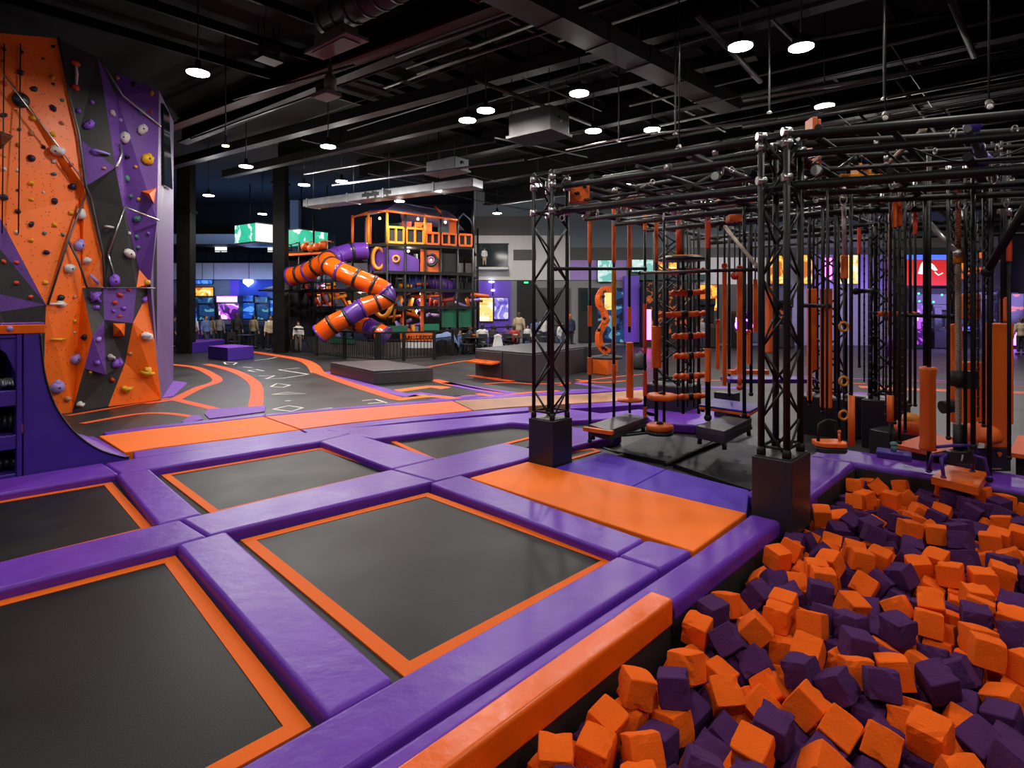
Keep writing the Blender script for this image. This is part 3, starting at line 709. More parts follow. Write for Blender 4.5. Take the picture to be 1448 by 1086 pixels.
REST = '''2895,3657,-287,25,-28,-71,60;922,3437,-113,19,52,38,-74;1232,2943,-86,65,-23,-63,-36;-29,2543,-26,38,-22,-9,89;1217,2700,-140,55,-22,-72,-35;799,1320,104,61,-53,34,-48;4381,4413,98,6,84,-36,-40;1292,1073,86,30,13,-93,-17;4190,4472,84,6,-91,9,40;5692,5869,83,71,42,57,-2;2569,2454,77,48,44,59,-49;4901,4907,74,48,40,-67,39;3300,3287,70,21,49,30,-79;359,1491,68,30,21,63,68;5359,5518,65,55,-7,83,-7;4809,4714,65,6,94,32,-6;3754,3752,61,89,27,24,-29;1129,1217,60,17,61,-50,60;4411,4816,59,22,63,41,-63;3857,3907,58,15,-25,-72,63;1355,1588,55,1,44,89,-9;633,1434,55,29,-38,87,15;546,2110,53,28,-11,-1,95;1158,2178,52,99,-7,-3,-14;2462,2144,50,19,-89,-40,-10;60,1788,49,20,1,-2,98;992,926,46,6,-87,-48,-5;709,2331,45,68,71,-7,-15;5498,5860,43,6,-78,3,62;5316,5971,42,62,76,-5,-20;4601,4758,42,67,-65,14,-33;2752,2475,42,22,48,-13,-84;1929,1580,39,32,7,17,93;973,1156,37,74,61,1,29;462,1917,37,66,55,45,-26;901,2248,35,44,-51,-57,47;3804,4245,34,23,-94,25,-9;4708,4897,33,1,-89,-46,-8;2328,2440,33,80,48,-17,-33;5652,5678,30,55,69,28,37;3550,3709,29,26,70,24,-62;3463,3388,29,15,-55,-56,-60;3369,3101,24,77,-25,51,30;676,1656,23,15,-39,90,-10;1696,2344,21,94,-24,-4,25;493,1744,21,62,70,-2,34;2737,2897,20,76,27,-56,20;2925,2846,19,26,91,-25,-20;1181,2411,19,41,-18,58,-68;1848,2456,19,26,75,-35,50;243,1627,19,37,82,24,-36;1976,2211,17,30,-26,57,-72;3728,3547,17,58,-75,0,-31;5515,5551,15,24,53,63,-51;4504,4530,15,72,-58,33,-20;1264,865,14,39,-28,-84,-24;1612,1672,14,54,-32,-42,66;4792,5286,14,20,47,-8,-86;2885,3063,10,4,64,-4,77;3232,2950,9,66,-22,-66,-30;3643,3932,5,97,16,9,13;1430,2349,4,36,34,25,-83;119,2147,2,23,-28,-74,56;1766,1962,2,26,63,25,-68;4000,4046,2,76,-58,-21,20;5296,5713,2,34,4,-59,-73;2060,1747,1,28,13,-11,94;1341,1939,-5,100,0,6,0;4428,4279,-6,76,-49,-9,41;761,1836,-7,13,36,-73,-57;2988,3216,-9,4,6,74,67;453,2288,-10,89,-2,36,27;5506,6113,-11,14,-24,-57,77;2331,1988,-12,37,30,17,-86;1341,2108,-13,6,-79,5,61;2151,2506,-14,86,21,-25,39;4995,5338,-16,77,30,-49,28;5362,5254,-20,72,-52,-44,11;1005,1870,-21,27,19,-83,-45;1518,1099,-21,32,-35,87,14;811,1061,-22,77,50,22,33;3873,3682,-23,83,-36,-32,28;1522,1941,-28,67,48,50,28;3108,2815,-33,28,-89,35,-10;301,2063,-34,21,5,81,-54;979,2472,-38,56,71,-34,-25;5018,5129,-40,60,-70,-12,36;3342,3754,-42,21,-60,36,68;-13,2317,-42,37,17,55,73;4108,4301,-43,55,-39,-71,-21;584,1317,-50,86,15,-29,38;816,1288,-53,21,35,-68,-61;5286,6389,-56,6,91,40,2;5737,5931,-56,16,81,37,-44;-268,2070,-56,21,-69,31,63;-34,2062,-61,67,-32,62,25;3448,3597,-61,46,-66,-5,-60;4275,4082,-62,30,-27,69,-60;3618,5026,-62,18,-33,-89,28;4138,3949,-64,17,-89,-41,-7;5209,5466,-64,45,52,16,-70;3319,3451,-65,10,-71,23,66;123,1948,-66,4,-31,-67,67;-387,2183,-67,28,69,28,-60;4001,3824,-68,36,-74,28,49;1175,728,-69,64,25,68,-27;4948,5901,-72,37,-53,8,76;1029,1355,-72,78,-48,-34,23;684,1975,-72,28,56,-31,72;5053,5523,-72,73,-37,49,30;1592,1420,-73,7,-41,68,-60;3604,4223,-73,50,32,-75,29;3762,4120,-73,3,-56,39,-73;2428,2323,-74,38,6,-5,92;-144,2435,-75,14,-91,37,-14;-151,1954,-76,93,0,-3,-36;1230,1325,-76,70,-20,-66,-20;4009,4433,-77,36,14,65,65;2219,1866,-79,38,-53,-19,-73;2533,2457,-80,33,-20,-64,67;697,1182,-80,32,72,24,-57;3189,3575,-80,7,88,44,14;735,2508,-81,33,-83,44,-12;3727,4629,-81,23,73,28,-58;1172,952,-82,4,87,-38,31;3006,3872,-82,30,-62,-27,-67;4879,5003,-82,18,59,-40,68;3576,4517,-82,29,67,29,-62;5016,4898,-85,31,-70,28,58;2771,2729,-85,13,-91,-35,16;1498,2505,-85,46,56,30,-62;2212,4950,-86,19,27,61,72;3623,5377,-86,23,73,-17,63;4302,4874,-86,88,15,18,-41;5079,6135,-87,30,62,27,-67;3506,4353,-88,0,43,-90,7;4764,5478,-89,29,57,-30,71;2009,2393,-89,30,-66,-26,-63;385,1665,-90,29,-1,65,-70;1844,1445,-90,2,91,40,-4;1712,2577,-90,62,75,-3,-22;5012,6334,-91,19,22,66,69;3877,4817,-92,30,23,65,66;4151,5027,-92,68,-39,59,18;4260,5983,-93,84,28,-36,29;3274,3281,-93,12,-51,22,82;1341,1528,-94,37,58,27,-67;2631,2602,-94,24,-58,-32,-70;1059,2319,-94,68,65,13,32;-269,2312,-95,93,7,-2,-35;5145,5257,-95,29,-63,-15,-70;422,1447,-96,41,-15,3,90;3872,4310,-96,13,44,-54,-71;3703,4394,-96,40,-5,8,91;-143,2201,-97,41,-5,5,-91;4157,4538,-97,0,90,-43,-10;3767,4953,-98,3,-93,35,3;3872,3944,-98,9,-31,95,1;851,1588,-98,60,-24,-74,-18;4762,4631,-99,70,-28,60,28;5118,5812,-99,31,-12,9,-94;1830,3672,-99,82,-43,21,-32;4868,6465,-99,63,-32,-65,-26;5193,5072,-99,67,65,28,24;5183,6257,-100,61,-31,68,27;1399,1737,-101,63,58,46,24;2224,4135,-102,17,-85,0,-51;4894,4778,-103,4,-93,35,-10;5493,5398,-103,37,-4,-20,90;2317,4486,-103,71,-11,-69,-9;1287,1111,-103,57,38,72,-13;1303,4014,-104,30,-61,-27,-68;1748,2182,-105,13,39,70,59;325,1874,-105,22,-32,22,89;559,2118,-106,75,20,60,-19;3477,5156,-107,55,46,64,-28;4,1812,-108,27,-65,24,67;2278,2185,-108,79,-18,48,33;5318,6134,-108,26,49,34,-76;2411,4624,-109,70,8,70,-11;5636,5784,-109,60,35,-68,21;4681,5631,-110,92,-13,1,37;4919,6204,-110,34,66,31,-59;4745,5123,-110,48,-25,-76,-35;1415,988,-110,45,72,-5,52;3529,4087,-111,21,-93,28,10;1423,1272,-111,69,6,59,-42;552,1558,-111,33,57,-28,70;5140,6482,-111,92,3,9,38;3139,4004,-111,64,-67,-15,36;1168,2196,-111,67,27,59,-36;4895,6754,-111,36,5,-2,93;434,2520,-112,62,69,29,23;2656,2348,-112,20,-35,71,-58;1328,2576,-112,16,-42,90,-3;2382,2883,-112,48,-2,66,-58;131,1717,-112,24,67,-27,65;5035,6613,-112,68,-29,-63,-23;2632,2866,-112,21,56,28,-75;3401,4230,-113,67,-27,-66,-21;4539,5489,-113,22,-26,-53,78;1021,1077,-113,7,-40,-69,60;4319,4339,-113,29,-14,-94,-5;4342,7001,-113,34,-87,-5,-35;2992,2686,-114,66,-26,-65,-26;1030,2094,-114,65,69,18,25;790,2121,-114,40,-34,-79,-31;566,2406,-115,24,-63,-27,-69;3577,3510,-115,42,21,85,-23;4198,6586,-115,41,65,24,-59;1934,3845,-115,35,2,19,91;3810,5850,-116,13,26,-95,-7;697,2288,-116,32,67,-31,60;4500,5151,-117,28,-70,-22,-62;2878,2576,-117,64,-28,65,28;557,1810,-117,42,-15,-19,87;563,2629,-118,31,71,21,-60;2551,2216,-118,67,-65,28,-24;3121,3092,-118,44,-61,-15,-64;3553,3304,-119,37,7,2,93;1514,2208,-119,72,-58,-38,7;1784,4426,-119,34,-46,15,80;744,1454,-119,30,-67,-24,-63;4616,4785,-120,23,-56,-35,-71;3075,4786,-120,75,-56,-26,24;2073,2698,-120,20,34,-50,-77;5252,5945,-120,32,72,-29,55;4800,6057,-120,23,-71,-31,-59;4752,4895,-121,59,69,-32,-26;1821,1666,-121,15,-41,63,-64;2284,2417,-121,34,-18,-47,79;5384,5833,-121,73,-33,-52,-29;3961,6872,-122,74,20,-53,37;2253,2647,-122,7,-90,-42,8;1691,1280,-122,10,-45,55,-70;4902,5597,-123,3,91,37,18;4451,5339,-123,32,53,25,-75;4565,6307,-123,12,-92,-37,6;4375,5851,-123,66,-22,-65,-31;325,2641,-123,25,-28,69,-61;4410,4740,-124,89,8,11,-44;4280,5211,-125,61,29,-70,21;4117,4804,-125,62,-28,-71,-16;4020,5953,-125,90,-3,28,-33;1354,2295,-125,49,3,73,-48;1045,849,-125,63,30,-66,27;4508,6886,-126,10,-66,41,62;3458,4878,-126,91,29,0,-31;2786,5004,-127,30,14,64,69;4152,5822,-127,25,77,-27,53;3510,3813,-127,27,33,59,69;2886,4751,-127,71,-19,-60,-33;1547,1627,-127,33,20,11,92;248,2484,-128,28,-69,-20,-64;3082,5022,-128,39,-60,17,68;271,2291,-128,54,74,-30,-28;2244,4733,-129,75,-10,-59,-28;921,2227,-130,5,95,28,9;1234,2429,-130,11,35,-69,-62;2721,4630,-130,66,-63,42,-1;3743,5239,-130,91,5,-24,34;833,2380,-131,65,-17,71,22;4546,4620,-132,14,-90,-40,-2;4554,4372,-132,29,64,28,-65;3402,3137,-132,75,-55,19,-31'''
FS = 0.158


def foam_mesh(name, m, seed):
    rnd = random.Random(seed)
    bm = bmesh.new()
    bmesh.ops.create_cube(bm, size=FS)
    bmesh.ops.subdivide_edges(bm, edges=bm.edges[:], cuts=3, use_grid_fill=True)
    for v in bm.verts:
        e = sum(abs(abs(c) - FS / 2) < 1e-5 for c in v.co)
        if e >= 2 and rnd.random() < 0.16:
            v.co *= rnd.uniform(0.88, 0.95)      # small nicks torn from the edges
        elif e == 3:
            v.co *= rnd.uniform(0.93, 1.0)
        else:
            v.co *= rnd.uniform(0.985, 1.01)
    bmesh.ops.bevel(bm, geom=[e for e in bm.edges if e.calc_face_angle(0) > 0.9], offset=0.005, segments=1, affect='EDGES')
    me = bpy.data.meshes.new(name)
    bm.to_mesh(me)
    bm.free()
    me.materials.append(MATS[m])
    return me


FM = {'orange': [foam_mesh('foam_cube', 'foam_orange', i) for i in range(5)], 'purple': [foam_mesh('foam_cube', 'foam_purple', 50 + i) for i in range(5)]}


def foam_rows(txt):
    for row in txt.split(';'):
        a = [int(x) for x in row.split(',')]
        yield Vector((a[0] / 1000, a[1] / 1000, a[2] / 1000 - 0.01)), Quaternion((a[3] / 100, a[4] / 100, a[5] / 100, a[6] / 100)).normalized()


rnd = random.Random(4)
for t, q in foam_rows(FOAM):
    c = 'orange' if rnd.random() < 0.53 else 'purple'
    o = bpy.data.objects.new('foam_cube', rnd.choice(FM[c]))
    COL.objects.link(o)
    o.location = t
    o.rotation_mode = 'QUATERNION'
    o.rotation_quaternion = q
    Y = t.y
    px = CX + FP * t.x / Y
    py = HOR + FP * (EYE - t.z) / Y
    uu = t.x * UX + t.y * UY
    vv = t.x * VX + t.y * VY
    if vv < -1.66 and uu < 3.6:
        where = 'against the orange beam'
    elif vv < -1.66:
        where = 'against the purple side ledge'
    elif uu > 7.9:
        where = 'against the far ledge under the rig'
    elif Y < 3.6:
        where = 'in the near part of the pit, well clear of the beam'
    elif Y < 5.0:
        where = 'in the middle of the pit, clear of the ledges'
    else:
        where = 'in the far part of the pit, short of the far ledge'
    tag(o, '%s foam cube lying %s' % (c, where), 'foam cube', '%s foam cubes %s' % (c, where))
mb = MB()
for t, q in foam_rows(REST):
    k = 0 if rnd.random() < 0.53 else 1
    b = len(mb.v)
    src = FM['orange' if k == 0 else 'purple'][rnd.randrange(5)]
    mb.add([t + q @ v.co for v in src.vertices], [tuple(p.vertices) for p in src.polygons], k)
tag(mb.build('foam_cubes', ['foam_orange', 'foam_purple']), 'rest of the orange and purple foam cubes filling the pit underneath', 'foam cubes', kind='stuff')
# ================================================================ ceiling lamps
BD = Vector((0.78, -0.626, 0))          # run of the main beams
LZ = 6.6


def lamp(x, y, z, label, power, dia=0.42, warm=False, spill=0.04):
    t = thing('ceiling_lamp', label, 'ceiling lamp', (x, y, z), 'round high-bay lamps')
    r = dia / 2
    MB().lathe([(r * 1.02, 0.02), (r * 1.05, 0.05), (r * 0.98, 0.07), (r * 0.55, 0.10), (r * 0.3, 0.13), (0.04, 0.26)], (x, y, z), 20).build('housing', 'black_metal', t)
    MB().lathe([(r * 0.96, 0.0), (r * 0.96, 0.03)], (x, y, z), 24).build('diffuser', 'warm_glow' if warm else 'lamp_glow', t)
    MB().tube([(x, y, z + 0.24), (x, y, CEIL)], 0.014, 6).build('hanging_rod', 'black_metal', t)
    l = bpy.data.lights.new('lamp_light', 'AREA')
    l.shape = 'DISK'
    l.size = dia
    l.energy = power
    l.color = (1.0, 0.62, 0.3) if warm else (1.0, 0.955, 0.90)
    lo = bpy.data.objects.new('lamp_light', l)
    COL.objects.link(lo)
    lo.parent = t
    lo.location = (0, 0, -0.03)
    l2 = bpy.data.lights.new('lamp_spill', 'POINT')
    l2.shadow_soft_size = 0.15
    l2.energy = power * spill
    l2.color = l.color
    lo2 = bpy.data.objects.new('lamp_spill', l2)
    COL.objects.link(lo2)
    lo2.parent = t
    lo2.location = (0, 0, -0.2)
    return t


LP = [(1047, 67, 1.0, 'brightest round ceiling lamp, high above the right lattice tower'), (1133, 68, 1.0, 'round ceiling lamp just right of the brightest one'),
      (280, 104, 1.0, 'round ceiling lamp nearest the climbing wall top'), (687, 157, 1.0, 'larger of the two close ceiling lamps left of the hanging grey unit'),
      (661, 171, 1.0, 'smaller of the two close ceiling lamps left of the hanging grey unit'), (819, 133, 1.0, 'round ceiling lamp right above the hanging grey unit'),
      (922, 184, 1.0, 'round ceiling lamp above the middle of the rope rig roof'), (1166, 151, 1.0, 'round ceiling lamp just above the upright orange bracket'),
      (464, 208, 1.0, 'round ceiling lamp above the left part of the play tower'), (348, 236, 1.0, 'round ceiling lamp left of the second black column'),
      (371, 303, 1.0, 'small far ceiling lamp above the green and white hanging screens'), (703, 302, 1.0, 'small far ceiling lamp right of the play tower roof'),
      (295, 277, 1.0, 'small far ceiling lamp right of the first black column'), (483, 257, 1.0, 'small far ceiling lamp above the long grey tray'),
      (839, 186, 0.6, 'faint ceiling lamp behind the hanging grey unit')]
for px, py, k, lab in LP:
    Y = FP * (LZ - EYE) / (HOR - py)
    lamp((px - CX) / FP * Y, Y, LZ, lab, (92 if Y < 17.5 else 180) * k, spill=0.05 if Y < 17.5 else 0.6)
# lamps of the same rows over the court, out of the photograph
for i, (x, y) in enumerate([(-5.5, 6.5), (-0.5, 6.2), (4.8, 5.6), (9.5, 7.5), (-6, 1.5), (-1, 1.2), (4, 0.5), (9, 2.0), (-10.5, 8), (-1, -3.5), (4.5, -3.5)]):
    lamp(x, y, LZ, 'round ceiling lamp of the rows over the court, above the picture', 76)
for i, (px, py) in enumerate([(884, 262), (1000, 285), (1095, 300), (1218, 248), (1320, 262), (1420, 288), (565, 285), (620, 262), (760, 262), (430, 262)]):
    Y = FP * (LZ - EYE) / (HOR - py)
    lamp((px - CX) / FP * Y, Y, LZ, ['far ceiling lamp behind the left end of the rig roof', 'far ceiling lamp behind the middle of the rig roof', 'far ceiling lamp left of the right lattice tower top', 'far ceiling lamp behind the rig roof, right of the right lattice tower',
         'far ceiling lamp behind the right half of the rig roof', 'far ceiling lamp behind the rig roof near the right picture edge', 'far ceiling lamp just above the play tower roof', 'far ceiling lamp right of the blue lit hanging unit', 'far ceiling lamp beside the left lattice tower top', 'far ceiling lamp right of the second black column'][i], 165, spill=0.6)
Yw = FP * (5.9 - EYE) / (HOR - 207)
lamp((319 - CX) / FP * Yw, Yw, 5.9, 'tiny warm yellow lamp under the beam left of the second column', 6, 0.16, True)


def glow(loc, size, power, col, rot, name):
    l = bpy.data.lights.new(name, 'AREA')
    l.shape = 'RECTANGLE'
    l.size, l.size_y = size
    l.energy = power
    l.color = col
    o = bpy.data.objects.new(name, l)
    COL.objects.link(o)
    o.location = loc
    o.rotation_euler = rot
    return o


# ================================================================ climbing wall
A0, A1 = Vector((-8.85, 11.9, 0)), Vector((-7.93, 13.5, 0))
WT = (A1 - A0).normalized()
WN = Vector((WT.y, -WT.x, 0))            # faces the court


def K(px, py, off=0.0):
    d = Vector(((px - CX) / FP, 1, (HOR - py) / FP))
    t = (A0 + WN * off).dot(WN) / d.dot(WN)
    return Vector((0, 0, EYE)) + d * t


CW = thing('climbing_wall', 'tall faceted orange, black and purple climbing wall dotted with holds', 'climbing wall', K(110, 583))
OFF = {}


def vtx(p):
    return K(p[0], p[1], OFFS.get(p, 0.0))


a_, b_, c_, d_, e_, f_, g_, h_ = (119, 265), (163, 237), (174, 293), (144, 361), (146, 407), (193, 407), (131, 476), (94, 340)
i_, j_, k_, l_, m_ = (147, 452), (188, 457), (150, 530), (119, 521), (65, 431)
OFFS = {a_: .15, b_: .35, c_: .3, d_: .05, e_: .12, f_: .2, g_: .38, h_: .12, i_: .18, j_: .25, k_: .22, l_: .22, m_: .2, (97, 141): .05, (80, 54): .0, (144, 110): .12,
        (138, 81): .1, (166, 104): -.1, (165, 137): .05, (225, 128): .1, (225, 180): .12, (222, 312): .3, (213, 400): .2, (177, 298): .28, (59, 483): .12, (219, 483): .15, (110, 194): .1}
PANELS = [
    ('climb_orange', [(-30, 44), (80, 54), (97, 141), (110, 194), a_, (113, 280), h_, m_, (0, 308), (-30, 262)]),
    ('climb_orange', [a_, (121, 280), d_, e_, (116, 407), h_, (113, 280)]),
    ('climb_orange', [h_, (116, 407), g_, l_, (102, 583), (60, 592), (59, 483), m_]),
    ('climb_purple', [(-30, 262), (0, 308), m_, (0, 352), (-30, 318)]),
    ('climb_black', [(-30, 318), (0, 352), m_, (0, 416), (-30, 408)]),
    ('climb_purple', [(-30, 408), (0, 416), m_, (0, 441), (-30, 446)]),
    ('climb_black', [(-30, 446), (0, 441), m_, (59, 483), (60, 592), (-30, 612)]),
    ('climb_black', [(80, 54), (138, 81), (144, 110), b_, (110, 194), (97, 141)]),
    ('climb_purple', [(110, 194), b_, a_]),
    ('climb_black', [a_, b_, c_, d_, (121, 280)]),
    ('climb_black', [d_, c_, (177, 298), (197, 381), f_, e_]),
    ('climb_purple', [(138, 81), (165, 137), (177, 298), c_, b_, (144, 110)]),
    ('climb_black', [(138, 81), (166, 104), (165, 137)]),
    ('climb_purple', [(166, 104), (225, 128), (225, 180), (222, 312), (213, 400), (197, 381), (177, 298), (165, 137)]),
    ('climb_orange', [(197, 381), (213, 400), (212, 408), f_]),
    ('climb_black', [(116, 407), e_, i_, g_]),
    ('climb_purple', [e_, f_, j_, i_]),
    ('climb_black', [f_, (212, 408), j_]),
    ('climb_black', [i_, j_, (177, 513), k_]),
    ('climb_purple', [g_, i_, k_, l_]),
    ('climb_black', [l_, k_, (177, 513), (153, 575), (102, 583)]),
    ('climb_orange', [(212, 408), (219, 483), (228, 565), (153, 575), (177, 513), j_]),
]
for m, pts in PANELS:
    n = len(pts)
    vs = [vtx(p) for p in pts]
    cen = sum(vs, Vector()) / n
    cp = (sum(p[0] for p in pts) / n, sum(p[1] for p in pts) / n)
    mb = MB()
    back = -WN * 0.06
    allv = vs + [v + back for v in vs]
    bm = bmesh.new()
    bv = [bm.verts.new(v) for v in vs]
    bm.faces.new(bv)
    bmesh.ops.triangulate(bm, faces=bm.faces[:], ngon_method='EAR_CLIP')
    bm.verts.index_update()
    tris = [tuple(v.index for v in f.verts) for f in bm.faces]
    bm.free()
    fs = tris + [tuple(i + n for i in t[::-1]) for t in tris] + [(i, (i + 1) % n, n + (i + 1) % n, n + i) for i in range(n)]
    mb.add(allv, fs)
    mb.build('panel', m, CW)
# side return and backing body
SB = Vector((-9.55, 16.75, 0))


def SP(px, py):
    """point on the return face at the right end"""
    p0 = K(225, 500, 0.1)
    p0.z = 0
    n = Vector(((SB - p0).y, -(SB - p0).x, 0)).normalized()
    d = Vector(((px - CX) / FP, 1, (HOR - py) / FP))
    t = p0.dot(n) / d.dot(n)
    return Vector((0, 0, EYE)) + d * t


sv = [vtx((225, 128)), SP(245.5, 172), SP(245, 541), K(228, 565), vtx((219, 483)), vtx((213, 400)), vtx((222, 312)), vtx((225, 180))]
mb = MB()
n = len(sv)
mb.add(sv + [v + Vector((-.1, .02, 0)) for v in sv], [(0, 1, 7), (1, 6, 7), (1, 5, 6), (1, 2, 5), (2, 4, 5), (2, 3, 4)] + [tuple(n + i for i in t) for t in ((0, 1, 7), (1, 6, 7), (1, 5, 6), (1, 2, 5), (2, 4, 5), (2, 3, 4))] +
       [(i, (i + 1) % n, n + (i + 1) % n, n + i) for i in range(n)])
mb.build('side_panel', 'climb_lilac', CW)
MB().slab([SP(227.5, 146), SP(236, 160), SP(241, 268), SP(229.5, 262)], (0.06, 0.0, 0)).build('side_panel', 'dark_glass', CW)
bk = [K(-30, 44, -.14), K(80, 54, -.14), K(138, 82, -.14), K(166, 105, -.2), K(222, 130, -.14), K(222, 560, -.14), K(102, 575, -.14), K(-30, 598, -.14)]
MB().slab(bk, -WN * 1.1 + WT * 0.0).build('support_frame', 'black_box', CW)
# metal edge strips and cables across the facets
for pts, r, m in [([(80, 54), (97, 141), (110, 194), a_, (121, 280), d_, e_], .024, 'grey_steel'),
                  ([(-2, 108), (80, 215), (116, 264)], .015, 'steel'), ([(113, 280), h_, m_], .02, 'grey_steel'), ([h_, (105, 372), (116, 407)], .022, 'grey_steel'),
                  ([(138, 81), (166, 137), (225, 180)], .022, 'steel'), ([(163, 205), (165, 220), b_], .025, 'steel'), ([c_, (146, 359)], .018, 'steel'), ([c_, (222, 312)], .022, 'steel'),
                  ([(116, 407), e_, f_, (212, 408)], .016, 'grey_steel'), ([(146, 360), (156, 395)], .015, 'steel')]:
    MB().tube([vtx(p) + WN * 0.07 + WN * (OFFS.get(p, .1) * 0 + (0 if p in OFFS else .13)) for p in pts], r, 6).build('edge_cable', m, CW)
for x0, x1 in ((29, 26), (6, 3)):
    MB().tube([K(x0, 62, .06), K(x1, 330, .2)], .012, 5).build('rope', 'black_rubber', CW)
HOLDS = '''6,70,3,k 31,74,3,k 61,83,2.5,k 75,66,3,k 29,103,5,k 48,126,4.5,n 74,110,4,y 75,119,2.5,k 5,87,2,k 6,118,4,r 75,153,5,n 88,142,3,t 87,174,4,o 5,163,4.5,k
48,167,4,y 27,183,3,k 44,188,4,b 75,190,4,y 61,208,3.5,k 83,212,9,w 44,224,5.5,n 26,205,4,y 5,220,3,y 5,239,4,w 76,228,3.5,w 76,246,4,t 100,233,4,r 25,241,3,w
44,259,4.5,y 102,264,6,n 25,269,3,k 5,279,5.5,n 44,282,3.5,y 77,284,5,n 25,299,4,k 61,272,2,w 100,301,4,y 117,303,8,w 44,317,5,n 77,318,4,y 24,329,3.5,w 63,330,3,t
44,340,4,y 65,357,5,n 89,332,3,t 110,347,9,l 122,369,6,w 97,380,8,c 64,400,4,y 85,421,5.5,k 120,398,2.5,l 105,420,3,o 23,371,4,r 5,370,4,r 23,400,4,r 43,420,3.5,r
105,454,3,y 105,470,2,w 120,477,5,k 105,508,8,l 80,547,10,l 95,564,5,o 85,430,6,w 106,90,6,r 106,124,5.5,r 130,145,4,p 111,157,4.5,p 126,177,8,p 135,215,5,p 115,235,3,o 147,238,3,o
200,184,8,w 177,195,8,w 208,226,9,y 214,132,4,y 190,120,4,k 200,158,5,t 213,159,3,r 178,253,5,t 185,278,4,t 196,282,3,y 180,222,4,k 192,236,3,y 170,170,4,l 165,110,4,o 158,160,5,w
194,310,6,t 193,335,4,t 195,350,4,t 210,330,3,p 183,359,8,w 182,330,3,w 161,397,9,p 134,419,7,p 136,435,5,p 169,417,4,r 182,410,3,r 162,428,4,r 175,436,3.5,p 160,440,3,p 169,447,3,r
138,480,5,l 137,513,4.5,p 155,505,5,w 163,514,7,p 158,537,4,r 205,475,7,w 208,526,8,y 177,551,7,y 184,500,3,o 111,571,5,w 127,526,3,y 203,424,5,p 208,400,5,y'''.split()
HM = dict(k='hold_black', n='hold_navy', w='hold_white', y='hold_yellow', r='hold_red', p='hold_purple', l='hold_lilac', t='hold_teal', o='hold_tan', b='hold_tan', c='hold_white')


def face_off(px, py):
    best, bo = None, 0.1
    num = den = 0
    for p, o in OFFS.items():
        d2 = (p[0] - px) ** 2 + (p[1] - py) ** 2 + 30
        num += o / d2 ** 1.5
        den += 1 / d2 ** 1.5
    return num / den


from mathutils.bvhtree import BVHTree
_v, _f = [], []
for o in CW.children:
    if o.name.startswith('panel'):
        b = len(_v)
        _v += [o.matrix_basis @ v.co + WOFF[CW.name] for v in o.data.vertices]
        _f += [[b + i for i in p.vertices] for p in o.data.polygons]
WBV = BVHTree.FromPolygons(_v, _f)


def on_wall(px, py):
    d = Vector(((px - CX) / FP, 1, (HOR - py) / FP)).normalized()
    h = WBV.ray_cast(Vector((0, 0, EYE)), d)
    if h[0] is None:
        return K(px, py, .1), WN
    n = h[1] if h[1].dot(d) < 0 else -h[1]
    return h[0], n


rnd = random.Random(3)
for hs in HOLDS:
    a = hs.split(',')
    px, py, s, c = float(a[0]), float(a[1]), float(a[2]), a[3]
    if px < 0:
        continue
    p, nrm = on_wall(px, py)
    s = s * p.y / FP * 1.0
    rot = nrm.to_track_quat('Z', 'Y').to_matrix() @ Matrix.Rotation(rnd.uniform(0, 3), 3, 'Z')
    mb = MB()
    mb.ball(p + nrm * s * 0.25, s * rnd.uniform(.85, 1.1), s * rnd.uniform(.65, .95), s * 0.75, 0, 10 if s > .07 else 7, rot, 0.14)
    if s > 0.09:
        mb.ball(p + nrm * s * 0.98, s * 0.16, s * 0.16, s * 0.08, 1, 6, rot)
        mb.ball(p + nrm * s * 0.35 + rot @ Vector((s * .55, s * .2, 0)), s * .5, s * .45, s * .5, 0, 8, rot, 0.12)
    mb.build('hold', [HM[c], 'hold_black'], CW)
# pyramid volumes bolted on the wall
for pts, apex, m in [([(200, 270), (226, 262), (219, 289)], (211, 274), 'climb_orange'), ([(160, 457), (178, 457), (177, 476), (160, 476)], (170, 466), 'climb_orange'), ([(-12, 180), (20, 192), (3, 211), (-12, 205)], (2, 192), 'hold_black')]:
    vs = [on_wall(*p)[0] - WN * 0.02 if p[0] > 0 else K(p[0], p[1], 0.0) for p in pts]
    ap = K(apex[0], apex[1], 0.65)
    n = len(vs)
    MB().add(vs + [ap], [tuple(range(n))] + [(i, (i + 1) % n, n) for i in range(n)]).build('volume', m, CW)
p, nrm = on_wall(28, 142)
rot = nrm.to_track_quat('Z', 'Y').to_matrix()
mb = MB().ball(p + nrm * .05, .145, .145, .08, 0, 20, rot).ball(p + nrm * .12, .025, .025, .02, 1, 8, rot)
mb.build('round_hold', ['hold_black', 'steel'], CW)
for (x0, y0), (x1, y1), m, r in [((106, 92), (107, 122), 'line_white', .03), ((65, 430.5), (92, 430.5), 'line_white', .025), ((70, 479.5), (92, 479), 'hold_yellow', .025), ((130, 213), (155, 219), 'hold_lilac', .03),
                                 ((128, 414), (142, 428), 'hold_purple', .04), ((142, 414), (128, 428), 'hold_purple', .04), ((198, 525), (216, 528), 'hold_yellow', .05), ((172, 552), (186, 548), 'hold_yellow', .05),
                                 ((198, 474), (212, 474), 'hold_white', .05), ((212, 474), (206, 482), 'hold_white', .04), ((106, 571), (117, 571), 'hold_white', .04), ((118, 370), (126, 367), 'hold_white', .05),
                                 ((166, 507), (164, 520), 'hold_purple', .05), ((150, 504), (160, 508), 'hold_white', .03), ((127, 389), (139, 402), 'hold_lilac', .035), ((148, 320), (162, 322), 'hold_white', .03)]:
    pa, na = on_wall(x0, y0)
    pb, nb = on_wall(x1, y1)
    MB().tube([pa + na * .04, (pa + pb) / 2 + na * .1, pb + nb * .04], [r * .7, r, r * .7], 7).build('bar_hold', m, CW)
